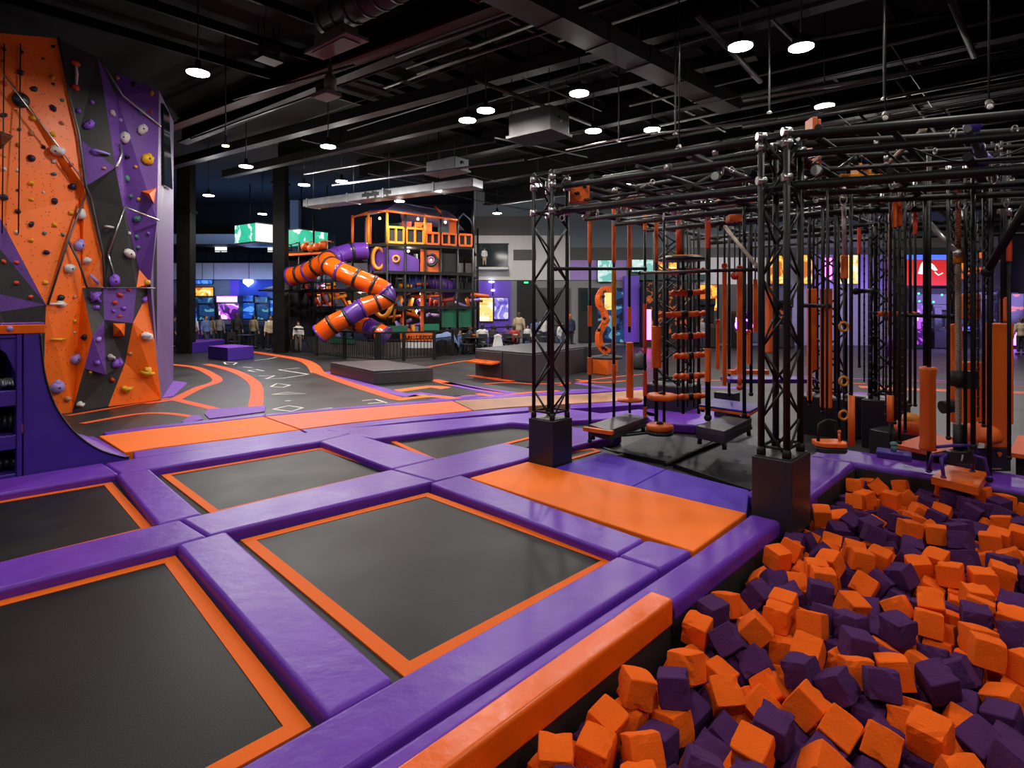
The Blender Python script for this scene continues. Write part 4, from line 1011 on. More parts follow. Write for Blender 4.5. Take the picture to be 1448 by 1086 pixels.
# hundreds of tiny bolt holes: one part
mb = MB()
for i in range(900):
    px, py = rnd.uniform(0, 226), rnd.uniform(66, 570)
    d = Vector(((px - CX) / FP, 1, (HOR - py) / FP)).normalized()
    h = WBV.ray_cast(Vector((0, 0, EYE)), d)
    if h[0] is None:
        continue
    n = h[1] if h[1].dot(d) < 0 else -h[1]
    mb.ball(h[0], .009, .009, .009, 0, 4)
o = mb.build('bolt_holes', 'hold_black', CW)
o['kind'] = 'stuff'

# ================================================================ quarter pipe and padded storage rack
RV = -8.86


def R3(px, py, v=RV):
    """point on the plane v = const seen at a pixel"""
    d = Vector(((px - CX) / FP, 1, (HOR - py) / FP))
    k = Q(0, v)
    n = VD
    t = (k - Vector((0, 0, EYE))).dot(n) / d.dot(n)
    return Vector((0, 0, EYE)) + d * t


prof = smooth_px([(57, 471), (59, 497), (64, 533), (77, 572), (95, 600), (116, 621), (144, 638), (183, 649)], 4)
P3 = [R3(a, b) for a, b in prof]
uz = [(p.x * UX + p.y * UY, max(p.z, 0.17)) for p in P3]
ub = R3(33, 471)
u_left = ub.x * UX + ub.y * UY - 0.0
zt = uz[0][1]
QP = thing('quarter_pipe', 'tall purple padded quarter pipe ramp curving down to the orange walkway', 'ramp', Q(1.6, -9.8, 0.0))
poly = [(u_left, 0.0), (u_left, zt)] + [(u, z) for u, z in uz] + [(uz[-1][0] + .02, 0.0)]
side = [Q(u, RV + 0.0, z) for u, z in poly]
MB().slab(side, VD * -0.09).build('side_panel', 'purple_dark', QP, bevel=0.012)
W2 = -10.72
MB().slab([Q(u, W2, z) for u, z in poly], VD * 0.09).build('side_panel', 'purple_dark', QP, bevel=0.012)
mb = MB()
n = len(uz)
vs = [Q(u, RV - .09, z) for u, z in uz] + [Q(u, W2 + .09, z) for u, z in uz] + [Q(u - .05, RV - .09, z - .06) for u, z in uz] + [Q(u - .05, W2 + .09, z - .06) for u, z in uz]
mb.add(vs, [(i, i + 1, n + i + 1, n + i) for i in range(n - 1)] + [(2 * n + i, 3 * n + i, 3 * n + i + 1, 2 * n + i + 1) for i in range(n - 1)], 0, True)
mb.build('riding_surface', 'purple_vinyl', QP)
MB().uvbox(u_left, uz[0][0] + .005, W2 + .09, RV - .09, zt - .08, zt).build('top_platform', 'purple_dark', QP)
MB().uvbox(u_left, u_left + .06, W2 + .09, RV - .09, 0, zt - .08).build('back_panel', 'purple_dark', QP)
MB().tube([Q(u, RV + .004, z + .004) for u, z in uz], .012, 6).build('edge_piping', 'hold_black', QP)

RK = thing('storage_rack', 'purple padded storage rack with open shelves left of the quarter pipe', 'rack', Q(0.6, RV - .2, 0))
UR, UL = u_left - 0.012, u_left - 1.25
zl = lambda py: R3(33, py).z
MB().uvbox(UR - .05, UR, RV - 1.0, RV, 0, zl(472)).build('side_panel', 'purple_dark', RK, bevel=.01)
MB().uvbox(UL, UL + .06, RV - 1.0, RV, 0, zl(472)).build('side_panel', 'purple_dark', RK, bevel=.01)
MB().uvbox(UL + .06, UR - .05, RV - 1.0, RV - .95, 0, zl(472)).build('back_panel', 'black_rubber', RK)
sh = [(548, 566), (613, 633), (662, 672)]
for za, zb in ((zl(478), zl(473)), (zl(573), zl(551)), (zl(634), zl(614)), (zl(676), zl(668))):
    MB().uvbox(UL + .06, UR - .05, RV - .95, RV - .01, za, zb).build('shelf', 'purple_dark', RK, bevel=.012)
# sloped purple gusset in the upper bay and an inner orange edged divider
MB().slab([R3(0, 478, RV - .03), R3(30, 478, RV - .03), R3(31, 546, RV - .03), R3(8, 500, RV - .03), R3(0, 494, RV - .03)], VD * -.06).build('gusset', 'purple_dark', RK, bevel=.008)
MB().slab([R3(25, 553, RV - .03), R3(36, 553, RV - .03), R3(41, 612, RV - .03), R3(28, 614, RV - .03)], VD * -.5).build('divider', 'purple_vinyl', RK, bevel=.008)
MB().slab([R3(23, 553, RV - .02), R3(26, 553, RV - .02), R3(31, 611, RV - .02), R3(27, 611, RV - .02)], VD * -.05).build('divider_edge', 'orange_vinyl', RK)
MB().slab([R3(27, 597, RV - .02), R3(30, 597, RV - .02), R3(40, 611, RV - .02), R3(28, 613, RV - .02)], VD * -.05).build('corner_trim', 'orange_vinyl', RK)
t = thing('top_beam', 'orange beam with a purple lid lying on the storage rack top', 'beam', Q(0.8, RV - .1, zl(473)))
MB().uvbox(UL, u_left + .20, RV - .25, RV + .015, zl(472), zl(459)).build('beam', 'orange_vinyl', t, bevel=.012)
MB().uvbox(UL, u_left + .20, RV - .27, RV + .0, zl(459) + .002, zl(456.5)).build('lid', 'purple_vinyl', t, bevel=.01)
pb = R3(14, 465, RV + .02)
MB().ball(pb, .035, .035, .02, 0, 8, VD.to_track_quat('Z', 'Y').to_matrix(), .1).build('badge', 'hold_lilac', t)


def bundle(px, py0, py1, wpx, dv, m, label):
    """a crumpled bag lying in a bay"""
    a, b = R3(px - wpx / 2, py1, RV - dv), R3(px + wpx / 2, py0, RV - dv)
    c = (a + b) / 2
    mb = MB()
    hw, hh = (b - a).dot(UD) / 2, (b.z - a.z) / 2
    for i in range(5):
        mb.ball(c + UD * hw * (i - 2) / 2.6 + VD * random.uniform(-.03, .03), hw * .45, .16, hh * random.uniform(.8, 1.0), 0, 12, Matrix.Rotation(ANG, 3, 'Z'), .12)
    return tag(mb.build('bag', m), label, 'bag')


bundle(12, 577, 612, 40, .3, 'hold_black', 'glossy black bag in the middle bay of the storage rack')
bundle(16, 637, 667, 46, .3, 'hold_black', 'glossy black bag in the bottom bay of the storage rack')
bundle(8, 533, 549, 18, .2, 'duct_light', 'grey crumpled bag on the upper shelf of the storage rack')
bundle(25, 537, 549, 8, .2, 'rope_tan', 'small tan and black bundle beside the divider on the upper rack shelf')
# ================================================================ far walls, mezzanine, arcade
def wpanel(px0, px1, py0, py1, Y, m, depth=0.06, name='trim', parent=None):
    a, b = P(px0, py1, Y), P(px1, py0, Y)
    o = MB().box(a.x, b.x, Y, Y + depth, a.z, b.z).build(name, m, parent)
    if parent is None:
        struct(o)
    return o


YW1, YW2 = 36.0, 33.0
XS = (668 - CX) / FP * YW2
struct(MB().box(XL, XS, YW1, YW1 + .2, 0, 3.85).build('wall_left_bay', 'wall_grey'))
struct(MB().box(XS, XR, YW2, YW2 + .2, 0, 6.15).build('wall_right_bay', 'wall_grey'))
struct(MB().box(XS, XR, YW2 + .3, YW2 + .5, 6.15, CEIL).build('wall_upper_bay', 'wall_blue_grey'))
struct(MB().box(XS, XS + .2, YW2 + .2, YB, 0, CEIL).build('wall_bay_return', 'wall_grey'))
# mezzanine
a, b = P(100, 395, YW1 - .5), P(668, 372, YW1 - .5)
struct(MB().box(XL, XS, YW1 - .5, YB, a.z, b.z - .25).build('floor_mezzanine', 'wall_grey_dark'))
struct(MB().box(XL, XS, YW1 - .56, YW1 - .5, a.z, b.z).build('trim_1', 'wall_white'))
for px in (286, 302, 352):
    struct(wpanel(px - .4, px + .4, 372, 395, YW1 - .57, 'wall_grey_dark', .01))
struct(MB().box(XL, P(345, 300, YW1).x, YW1, YB - .01, P(0, 345, YW1).z, P(0, 331, YW1).z).build('trim_2', 'wall_white'))
zr0, zr1 = b.z, P(0, 354, YW1 - .5).z
rl = thing('balcony_railing', 'dark glazed railing along the upper floor above the white band', 'railing', (P(400, 0, YW1).x, YW1 - .4, zr0))
MB().box(XL + 2, XS - .1, YW1 - .43, YW1 - .39, zr1 - .05, zr1).build('top_rail', 'black_metal', rl)
for i in range(24):
    x = XL + 7 + i * 0.85
    if x < XS - .2:
        MB().box(x - .025, x + .025, YW1 - .43, YW1 - .39, zr0, zr1 - .05).build('post', 'black_metal', rl)
MB().box(XL + 2, XS - .1, YW1 - .415, YW1 - .405, zr0 + .06, zr1 - .1).build('glass_panel', 'dark_glass', rl)


def screen(px0, px1, py0, py1, Y, m, label, name='wall_screen', cat='screen', depth=.08, frame='black_metal', fw=.03, group=None):
    a, b = P(px0, py1, Y), P(px1, py0, Y)
    t = thing(name, label, cat, ((a.x + b.x) / 2, Y + depth / 2, a.z), group)
    MB().box(a.x, b.x, Y, Y + depth, a.z, b.z).build('frame', frame, t)
    MB().box(a.x + fw, b.x - fw, Y - .012, Y, a.z + fw, b.z - fw).build('picture', m, t)
    return t


screen(303.5, 321.5, 345, 357, YB - .12, 'screen_white', 'white screen on the upper floor left of the green hanging sign')
screen(378, 390, 345, 357, YB - .12, 'screen_white', 'small white screen on the upper floor below the white side of the hanging sign')
screen(275, 301, 395.5, 402, YW1 - .2, 'sign_blue', 'thin blue lit sign above the amber sign', 'lit_sign', 'sign')
screen(264, 302, 406, 419, YW1 - .25, 'screen_amber', 'amber lit sign with white shapes left of the second column', 'lit_sign', 'sign')
wpanel(302, 316, 405, 440, YW1 - .02, 'wall_grey_dark', .02)
wpanel(325, 338, 396, 484, YW1 - .05, 'wall_purple')
wpanel(338, 402, 396, 484, YW1 - .05, 'wall_blue')
wpanel(300, 325, 396, 418, YW1 - .03, 'wall_grey', .03)
# heart of white lamps
t = thing('heart_light', 'white glowing heart lamp on the blue wall', 'lamp', P(351, 404, YW1 - .2))
mb = MB()
for i in range(22):
    a = 2 * math.pi * i / 22
    x, z = 16 * math.sin(a) ** 3, 13 * math.cos(a) - 5 * math.cos(2 * a) - 2 * math.cos(3 * a) - math.cos(4 * a)
    mb.ball(P(351 + x * .37, 399 - z * .26, YW1 - .2), .075, n=6)
mb.build('bulb_outline', 'white_glow', t)
MB().box(P(346, 0, YW1).x, P(356, 0, YW1).x, YW1 - .16, YW1 - .06, P(0, 402, YW1).z, P(0, 396, YW1).z).build('back_plate', 'wall_blue', t)


def cabinet(px, Y, wpx, py_top, scr, label, side='black_box', mq=None, scrh=.5):
    """arcade cabinet standing on the floor"""
    c = P(px, 0, Y)
    w = wpx / FP * Y / 2
    h = EYE + (HOR - py_top) / FP * Y
    t = thing('arcade_cabinet', label, 'arcade machine', (c.x, Y + .4, 0), 'arcade machines along the far wall')
    x0, x1 = c.x - w, c.x + w
    pr = [(Y, 0), (Y + .8, 0), (Y + .8, h), (Y + .12, h), (Y + .12, h * .86), (Y + .28, h * .84), (Y + .36, h * .50), (Y + .02, h * .42)]
    for xa, xb in ((x0, x0 + .04), (x1 - .04, x1)):
        MB().slab([(xa, y, z) for y, z in pr], (xb - xa, 0, 0)).build('side_panel', side, t)
    MB().box(x0 + .04, x1 - .04, Y + .45, Y + .78, 0, h - .02).build('body', 'black_box', t)
    MB().slab([(x0 + .05, Y + .30, h * .83), (x1 - .05, Y + .30, h * .83), (x1 - .05, Y + .38, h * .51), (x0 + .05, Y + .38, h * .51)], (0, .05, 0)).build('screen', scr, t)
    MB().box(x0 + .04, x1 - .04, Y + .13, Y + .45, h * .87, h * .985).build('marquee', mq or scr, t)
    MB().slab([(x0 + .04, Y + .04, h * .415), (x1 - .04, Y + .04, h * .415), (x1 - .04, Y + .38, h * .49), (x0 + .04, Y + .38, h * .49)], (0, 0, -.05)).build('control_panel', 'black_rubber', t)
    for k in (-.5, 0, .5):
        MB().ball((c.x + k * w, Y + .2, h * .47), .03, n=6).build('button', 'hold_red', t)
    MB().box(x0 + .04, x1 - .04, Y + .06, Y + .44, 0.05, h * .40).build('front_panel', scr if scrh > .6 else 'black_box', t)
    return t


cabinet(262, 34.6, 26, 424, 'screen_blue', 'blue screened arcade machine half behind the first black column')
cabinet(286, 34.8, 28, 420, 'screen_dark_blue', 'dark blue arcade machine under the amber sign')
cabinet(319.5, 34.3, 31, 418, 'screen_pink', 'wide arcade machine with a pink and white screen', mq='pink_glow')
cabinet(347.5, 35.0, 19, 417, 'screen_blue', 'tall narrow blue arcade machine under the heart lamp')
cabinet(368, 34.6, 18, 419, 'screen_dark_blue', 'dark arcade machine right of the heart lamp')
cabinet(383, 34.8, 13, 412, 'screen_blue', 'arcade machine just left of the second black column')
# small booth with a rider seat by the purple blocks
t = thing('ride_booth', 'purple ride booth with a fiery dark backboard, at the climbing wall corner', 'arcade machine', G(258, 490))
a = G(258, 490)
w = 18 / FP * a.y
MB().box(a.x - w, a.x + w, a.y + .5, a.y + .7, .25, 1.35).build('backboard', 'purple_dark', t)
MB().box(a.x - w * .9, a.x + w * .9, a.y + .47, a.y + .5, .4, 1.28).build('artwork', 'mural_orange', t)
MB().box(a.x - w * .9, a.x + w * .9, a.y - .4, a.y + .5, 0, .25).build('base', 'black_box', t)
MB().ball((a.x, a.y, .5), .3, .45, .28, 0, 12).ball((a.x, a.y + .3, .72), .28, .14, .35, 0, 10).build('seat', 'black_rubber', t)

# hanging sign boxes
def hang_box(faces, Y, ytop, ybot, label, Yb):
    """faces: list of (px0, Y0, px1, Y1, material)"""
    px0 = faces[0][0]
    t = thing('hanging_sign', label, 'sign', P((faces[0][0] + faces[-1][2]) / 2, ybot, Y))
    z0, z1 = P(0, ybot, Y).z, P(0, ytop, Y).z
    pts = []
    for (a, ya, b, yb, m) in faces:
        A, B = P(a, 0, ya), P(b, 0, yb)
        MB().slab([(A.x, A.y, z0), (B.x, B.y, z0), (B.x, B.y, z1), (A.x, A.y, z1)], (0, .06, 0)).build('screen', m, t)
        pts += [A] if not pts else []
        pts.append(B)
    poly = [(p.x, p.y + .08) for p in pts] + [(pts[-1].x, Yb), (pts[0].x, Yb)]
    MB().prism(poly, z0 - .06, z1 + .06).build('casing', 'black_box', t)
    for p in (pts[0], pts[-1]):
        x = p.x + (.3 if p is pts[0] else -.3)
        MB().tube([(x, Yb - .5, z1), (x, Yb - .5, CEIL)], .03, 6).build('hanging_rod', 'black_metal', t)


hang_box([(332, 30.6, 361, 29.6, 'screen_green'), (361, 29.6, 389, 30.4, 'screen_white')], 30, 317, 342, 'hanging screen box with a green face and a white face, left of the second column', 32.2)
hang_box([(401, 30.4, 422.5, 29.8, 'screen_green'), (422.5, 29.8, 463, 31.2, 'screen_green')], 30, 325, 348, 'hanging screen box with green landscape faces, right of the second column', 32.6)
# centre bay: white wall, window, purple alcove, doorway
wpanel(668, 806, 333, 396, YW2 - .08, 'wall_white', .08)
wpanel(673, 757, 306, 333, YW2 - .06, 'wall_grey_dark', .3)
wpanel(757, 962, 296, 350, YW2 - .02, 'wall_blue_grey', .3)
wpanel(726, 758, 353, 368, YW2 - .11, 'wall_grey_dark', .03)
wpanel(806, 1500, 350, 368, YW2 - .06, 'wall_grey_dark', .06)
o = wpanel(674, 718.5, 345, 378.5, YW2 - .12, 'dark_glass', .05, 'window_1')
wpanel(673, 719.5, 344, 346, YW2 - .14, 'wall_black', .03, 'window_frame', o)
wpanel(673, 719.5, 377, 379.5, YW2 - .14, 'wall_black', .03, 'window_frame', o)
wpanel(695, 696, 346, 377, YW2 - .13, 'wall_black', .02, 'window_mullion', o)
wpanel(674, 722.5, 397, 484, YW2 - .1, 'wall_purple', .1)
screen(677.5, 697.5, 420.5, 455, YW2 - .2, 'poster_yellow', 'yellow and white backlit poster in the purple alcove', 'poster', 'poster')
screen(698.5, 719.5, 420.5, 452, YW2 - .2, 'poster_violet', 'violet and white backlit poster in the purple alcove', 'poster', 'poster')
t = thing('wall_lamp', 'pair of white lamps at the top of the purple alcove', 'lamp', P(696, 411, YW2 - .2))
for px, py, s in ((695, 398.5, .16), (697, 410.5, .1)):
    MB().ball(P(px, py, YW2 - .2), s, .1, .05, 0, 10).build('bulb', 'white_glow', t)
MB().box(P(697, 0, YW2).x - .03, P(697, 0, YW2).x + .03, YW2 - .16, YW2 - .1, P(0, 418, YW2).z, P(0, 397, YW2).z).build('back_plate', 'wall_black', t)
wpanel(731, 757, 397, 484, YW2 - .11, 'wall_black', .11, 'door_1')
wpanel(757, 806, 407, 484, YW2 - .1, 'wall_grey_dark', .1, 'door_2')
wpanel(741, 747, 398.5, 400.5, YW2 - .14, 'green_glow', .02, 'exit_light')
o = wpanel(818, 845, 407, 484, YW2 - .1, 'wall_black', .1, 'door_3')
wpanel(822, 842, 411, 440, YW2 - .13, 'dark_glass', .02, 'door_pane', o)
wpanel(846, 882, 407, 484, YW2 - .1, 'screen_dark_blue', .05, 'door_4')
wpanel(806, 886, 368, 396, YW2 - .07, 'wall_lilac', .07)
screen(844.5, 866.5, 367.5, 399, YW2 - .2, 'poster_mint', 'mint and white poster left of the purple pillar', 'poster', 'poster')
screen(893, 928, 366.5, 385, YW2 - .3, 'poster_mint', 'mint lit sign above the purple pillar', 'lit_sign', 'sign')
wpanel(883, 904, 390, 484, YW2 - .5, 'wall_purple', .5, 'pillar_1')
wpanel(890, 1000, 388, 396, YW2 - .45, 'play_teal', .4)
screen(928, 960, 366, 388, YW2 - .35, 'screen_amber', 'amber lit sign above the black and orange machine wall', 'lit_sign', 'sign')
t = thing('arcade_wall', 'tall black machine bank covered in orange lights, behind the peg ladder', 'arcade machine', P(940, 484, YW2 - 1))
a, b = P(911, 476, 31.6), P(975, 398, 31.6)
MB().box(a.x, b.x, 31.6, 32.6, 0, b.z).build('body', 'black_box', t)
MB().box(a.x + .1, b.x - .1, 31.56, 31.6, .5, b.z - .1).build('front_panel', 'machine_orange', t)
MB().box(a.x - .05, a.x + .35, 31.5, 31.6, .4, 2.0).build('lit_column', 'pink_glow', t)
wpanel(985, 1085, 364, 402, YW2 - .07, 'wall_white', .07)
wpanel(985, 1120, 402, 484, YW2 - .07, 'wall_grey_dark', .07)
screen(988, 1016, 402, 440, YW2 - .6, 'screen_amber', 'amber lit machine panel seen right of the peg ladder', 'lit_sign', 'sign')
cabinet(1000, 30.8, 26, 422, 'machine_dark', 'arcade machine seen between the peg ladder and the orange straps')
screen(1085, 1117, 361, 402, YW2 - .35, 'screen_amber', 'amber lit sign seen through the right lattice tower', 'lit_sign', 'sign')
screen(1131, 1149, 360, 402, YW2 - .35, 'screen_amber', 'amber lit sign just right of the right lattice tower', 'lit_sign', 'sign')
wpanel(1149, 1178, 360, 408, YW2 - .07, 'wall_lilac', .07)
wpanel(1212, 1262, 360, 410, YW2 - .07, 'wall_lilac', .07)
screen(1165, 1177, 364, 396, YW2 - .3, 'pink_glow', 'dim pink panel on the lilac wall', 'lit_sign', 'sign')
screen(1185, 1216, 360, 402, YW2 - .3, 'poster_yellow', 'yellow and white lit sign behind the ring string', 'lit_sign', 'sign')
wpanel(1420, 1640, 358, 400, YW2 - .07, 'wall_lilac', .07)
# red and blue picture sign with a white swoosh
t = thing('picture_sign', 'large red picture sign with a blue sky band and white shapes', 'sign', P(1305, 405, 31.5))
a, b = P(1268, 405, 31.5), P(1354, 359, 31.5)
MB().box(a.x, b.x, 31.5, 31.62, a.z, b.z).build('frame', 'black_metal', t)
MB().box(a.x + .05, b.x - .05, 31.48, 31.5, a.z + .05, b.z - .3).build('red_field', 'sign_red', t)
MB().box(a.x + .05, b.x - .05, 31.48, 31.5, b.z - .3, b.z - .05).build('sky_band', 'sign_sky', t)
MB().slab([P(1298, 387, 31.47), P(1302, 374, 31.47), P(1308, 366, 31.47), P(1312, 367, 31.47), P(1313, 386, 31.47), P(1305, 388, 31.47)], (0, .01, 0)).slab(
    [P(1317, 372, 31.47), P(1321, 375, 31.47), P(1326, 382, 31.47), P(1322, 383, 31.47), P(1317, 380, 31.47)], (0, .01, 0)).tube(
    [P(1322, 385, 31.47), P(1327, 389, 31.47), P(1333, 386, 31.47)], .03, 5).box(P(1270, 0, 31.47).x, P(1278, 0, 31.47).x, 31.46, 31.475, P(0, 389, 31.47).z, P(0, 366, 31.47).z).build('white_shape', 'screen_white', t)
screen(1354, 1421, 356, 413, 31.4, 'mural_orange', 'black and orange mural beside the red picture sign', 'mural', 'mural')
t = thing('game_counter', 'long black game counter with tiny coloured lights below the red picture sign', 'arcade machine', P(1330, 484, 31))
a, b = P(1290, 495, 31.0), P(1424, 408, 31.0)
MB().box(a.x, b.x, 31, 31.45, 0, b.z).build('body', 'wall_black', t)
MB().box(a.x + .1, b.x - .1, 30.97, 31, 1.2, b.z - .3).build('light_panel', 'machine_dark', t)
MB().box(a.x, b.x, 30.6, 31, .9, 1.1).build('counter_top', 'tent_blue', t)
for px, py in ((1299, 415), (1332, 417), (1320, 427), (1300, 426), (1321, 434), (1308, 428)):
    MB().ball(P(px, py, 30.95), .07, .03, .05, 0, 6).build('light', 'green_glow', t)
cabinet(1307, 30.0, 20, 427, 'screen_pink', 'arcade machine with a violet lit screen under the red picture sign', mq='purple_glow')
cabinet(1333, 30.2, 22, 430, 'machine_dark', 'dark arcade machine right of the violet screened one')
cabinet(1442, 30.5, 26, 414, 'machine_orange', 'dark arcade machine at the right picture edge beside the violet tube')
cabinet(1400, 30.3, 26, 412, 'machine_dark', 'dark arcade machine behind the big orange panel')
cabinet(1112, 30.6, 24, 424, 'machine_orange', 'arcade machine seen through the right lattice tower')
cabinet(1052, 30.2, 20, 440, 'screen_pink', 'arcade machine with a pink screen behind the orange straps')
screen(1296, 1308, 428, 488, 29.7, 'screen_pink', 'tall violet and white lit panel behind the thick foam post', 'neon_sign', 'sign')
screen(1321, 1332, 434, 468, 29.8, 'machine_dark', 'dark lit panel with pale marks right of the violet lit panel', 'neon_sign', 'sign')
screen(1425, 1448, 415, 470, 29.9, 'mural_orange', 'dark panel with orange shapes at the right picture edge', 'neon_sign', 'sign')
t = thing('neon_tube', 'upright violet white neon tube at the right picture edge', 'lamp', P(1434, 490, 30.2))
MB().tube([P(1434, 488, 30.2), P(1434, 421, 30.2)], .13, 8).build('tube', 'purple_glow', t)
MB().box(P(1429, 0, 30.4).x, P(1439, 0, 30.4).x, 30.36, 30.45, P(0, 494, 30.4).z, P(0, 414, 30.4).z).build('back_plate', 'black_box', t)
glow(P(1400, 430, 28.5), (12, 2), 800, (.40, .30, 1), (math.radians(55), 0, 0), 'arcade_fill')  # unseen area light added to wash the right arcade and floor violet
glow((-13.5, 33.0, 5.3), (10, 1.2), 260, (.15, .4, 1), (math.radians(180), 0, 0), 'ceiling_wash')  # unseen area light added to tint the far left ceiling blue
glow(P(335, 420, 33.5), (6, 2), 160, (.25, .45, 1), (math.radians(60), 0, 0), 'arcade_fill')  # unseen area light added to wash the left arcade blue

# black columns
for n, (px, wd, Y) in enumerate(((259, 19, 27.0), (394, 17, 27.5))):
    c = P(px, 0, Y)
    w = wd / FP * Y / 2
    struct(MB().box(c.x - w, c.x + w, Y, Y + .5, 0, CEIL).build('pillar_%d' % (n + 2), 'beam_dark'))
    for py in ((300, 205) if n == 0 else (260,)):
        z = P(0, py, Y).z
        struct(MB().box(c.x - w - .06, c.x + w + .06, Y - .06, Y + .56, z, z + .12).build('trim', 'beam_dark'))
c = P(420, 0, 36.5)
struct(MB().box(P(410, 0, 36.5).x, P(422, 0, 36.5).x, 36.5, 37, 4.8, CEIL).build('pillar_4', 'wall_grey'))

# ================================================================ floor platforms


def block(L, F, R, h, label, m='grey_pad', name='floor_block', mtop=None, bev=.02):
    """a low box: floor pixels of its left, front and right corners, height in metres"""
    L, F, R = G(*L), G(*F), G(*R)
    B = L + R - F
    t = thing(name, label, 'platform', ((L + R) / 2))
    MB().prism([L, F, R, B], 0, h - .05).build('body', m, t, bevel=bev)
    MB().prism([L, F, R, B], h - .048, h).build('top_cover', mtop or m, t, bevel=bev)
    return L, F, R, B, t


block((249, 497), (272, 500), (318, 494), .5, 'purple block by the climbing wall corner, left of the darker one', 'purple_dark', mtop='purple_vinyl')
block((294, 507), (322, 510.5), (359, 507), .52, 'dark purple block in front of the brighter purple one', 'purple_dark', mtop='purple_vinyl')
block((467, 529), (529, 544), (613, 538.5), .38, 'low black block in front of the fence, on the marked floor')
L, F, R, B, t = block((672, 531), (752, 541.5), (836, 524), .84, 'large black platform with an orange ledge, left of and behind the lattice tower')
fd = (F - L).normalized()
nd = Vector((fd.y, -fd.x, 0))
MB().slab([L + fd * .05 + Vector((0, 0, .52)), L + fd * 1.15 + Vector((0, 0, .52)), L + fd * 1.15 + nd * .35 + Vector((0, 0, .48)), L + fd * .0 + nd * .35 + Vector((0, 0, .48))], (0, 0, -.06)).build('ledge', 'orange_vinyl', t, bevel=.01)
MB().bar(L + fd * 1.25 + nd * .005 + Vector((0, 0, .02)), L + fd * 1.25 + nd * .005 + Vector((0, 0, .8)), .015).build('seam', 'hold_black', t)
MB().slab([L + fd * .0 + nd * .03 + Vector((0, 0, .02)), L + fd * 1.2 + nd * .03 + Vector((0, 0, .02)), L + fd * 1.2 + nd * .3 + Vector((0, 0, .02)), L + nd * .3 + Vector((0, 0, .02))], (0, 0, -.015)).build('floor_flap', 'line_orange', t)
block((806, 524), (836, 526), (868, 516), .8, 'dark platform end piece behind the first hanging rods')
L, F, R, B, t = block((838, 528), (860, 531), (874, 526), .55, 'small orange fronted box seat with a black cushion', 'play_orange', 'box_seat', 'black_rubber')

# ================================================================ black fence


def fence(posts, label, hgt=1.12, fill=True, Y=None):
    pts = [G(a, b) for a, b in posts]
    c = sum(pts, Vector()) / len(pts)
    t = thing('railing', label, 'fence', c, 'black fences between court and play tower')
    for p in pts:
        MB().box(p.x - .06, p.x + .06, p.y - .06, p.y + .06, 0, hgt + .03).build('post', 'black_metal', t)
    for z, r in ((hgt, .04), (hgt - .28, .022), (.1, .022)):
        mb = MB()
        for p, q in zip(pts[:-1], pts[1:]):
            mb.bar(p + ZD * z, q + ZD * z, r * 1.6)
        mb.build('top_rail' if z == hgt else 'rail', 'black_metal', t)
    if fill:
        for p, q in zip(pts[:-1], pts[1:]):
            mb = MB()
            k = int((q - p).length / .13)
            for i in range(1, k):
                x = p.lerp(q, i / k)
                mb.bar(x + ZD * .1, x + ZD * (hgt - .28), .022)
            mb.build('bar_panel', 'black_metal', t)
    return t


fence([(303, 486), (332, 489), (372, 493), (414, 498), (448, 503), (487, 508), (533, 512)], 'black barred fence running from the purple blocks to the corner before the slide')
fence([(537, 512), (571, 510), (614, 508.5), (640, 503)], 'black barred fence with the orange banner, right of the fence corner')
fence([(645, 502), (700, 495), (760, 491), (822, 488)], 'black fence in front of the seated crowd', fill=False)
t = thing('fence_banner', 'orange and white banner with dark lettering behind the fence', 'banner', G(590, 504))
a, b = P(566, 494, 25.3), P(612, 471, 25.3)
MB().box(a.x, b.x, 25.3, 25.34, .38, P(0, 484, 25.3).z).build('white_skirt', 'cloth_white', t)
MB().box(a.x, b.x, 25.28, 25.34, P(0, 482, 25.3).z, b.z).build('orange_board', 'play_orange', t)
mb = MB()
x = a.x + .25
rnd = random.Random(8)
for ch in 'UNICEPOO':
    w = .1
    z0, z1 = P(0, 478.6, 25.3).z, P(0, 474.6, 25.3).z
    h = z1 - z0
    S = {'U': [(0, 1, 0, 0), (0, 0, 1, 0), (1, 0, 1, 1)], 'N': [(0, 0, 0, 1), (0, 1, 1, 0), (1, 0, 1, 1)], 'I': [(.5, 0, .5, 1)], 'C': [(1, 1, 0, 1), (0, 1, 0, 0), (0, 0, 1, 0)],
         'E': [(0, 0, 0, 1), (0, 1, 1, 1), (0, .5, 1, .5), (0, 0, 1, 0)], 'P': [(0, 0, 0, 1), (0, 1, 1, 1), (1, 1, 1, .5), (1, .5, 0, .5)], 'O': [(0, 0, 0, 1), (0, 1, 1, 1), (1, 1, 1, 0), (1, 0, 0, 0)]}[ch]
    for (x0, y0, x1, y1) in S:
        mb.bar((x + x0 * w, 25.275, z0 + y0 * h), (x + x1 * w, 25.275, z0 + y1 * h + .0001), .025)
    x += .145
mb.build('lettering', 'hold_black', t)
# ================================================================ play tower
def PY(px):
    return 26.5 + abs(px - 547) * (.014 if px > 547 else .022)


def T(px, py, d=0.0):
    return P(px, py, PY(px)) + Vector((0, d, 0)) if d == 0 else Vector((P(px, py, PY(px)).x, PY(px) + d, P(px, py, PY(px)).z))


PTW = thing('play_tower', 'multi storey orange, purple and black soft play tower behind the fence', 'play structure', G(540, 500))
ORG = WOFF[PTW.name]
DP = 4.0
LEV = {'eave': 299, 'deck4': 345.5, 'deck3': 385, 'deck2': 410, 'deck1': 435, 'floor': 498}
ZL = {k: P(547, v, 26.5).z for k, v in LEV.items()}
ZL['floor'] = 0


def tp(px, z, d=0.0):
    y = PY(px)
    return Vector(((px - CX) / FP * y, y + d, z))


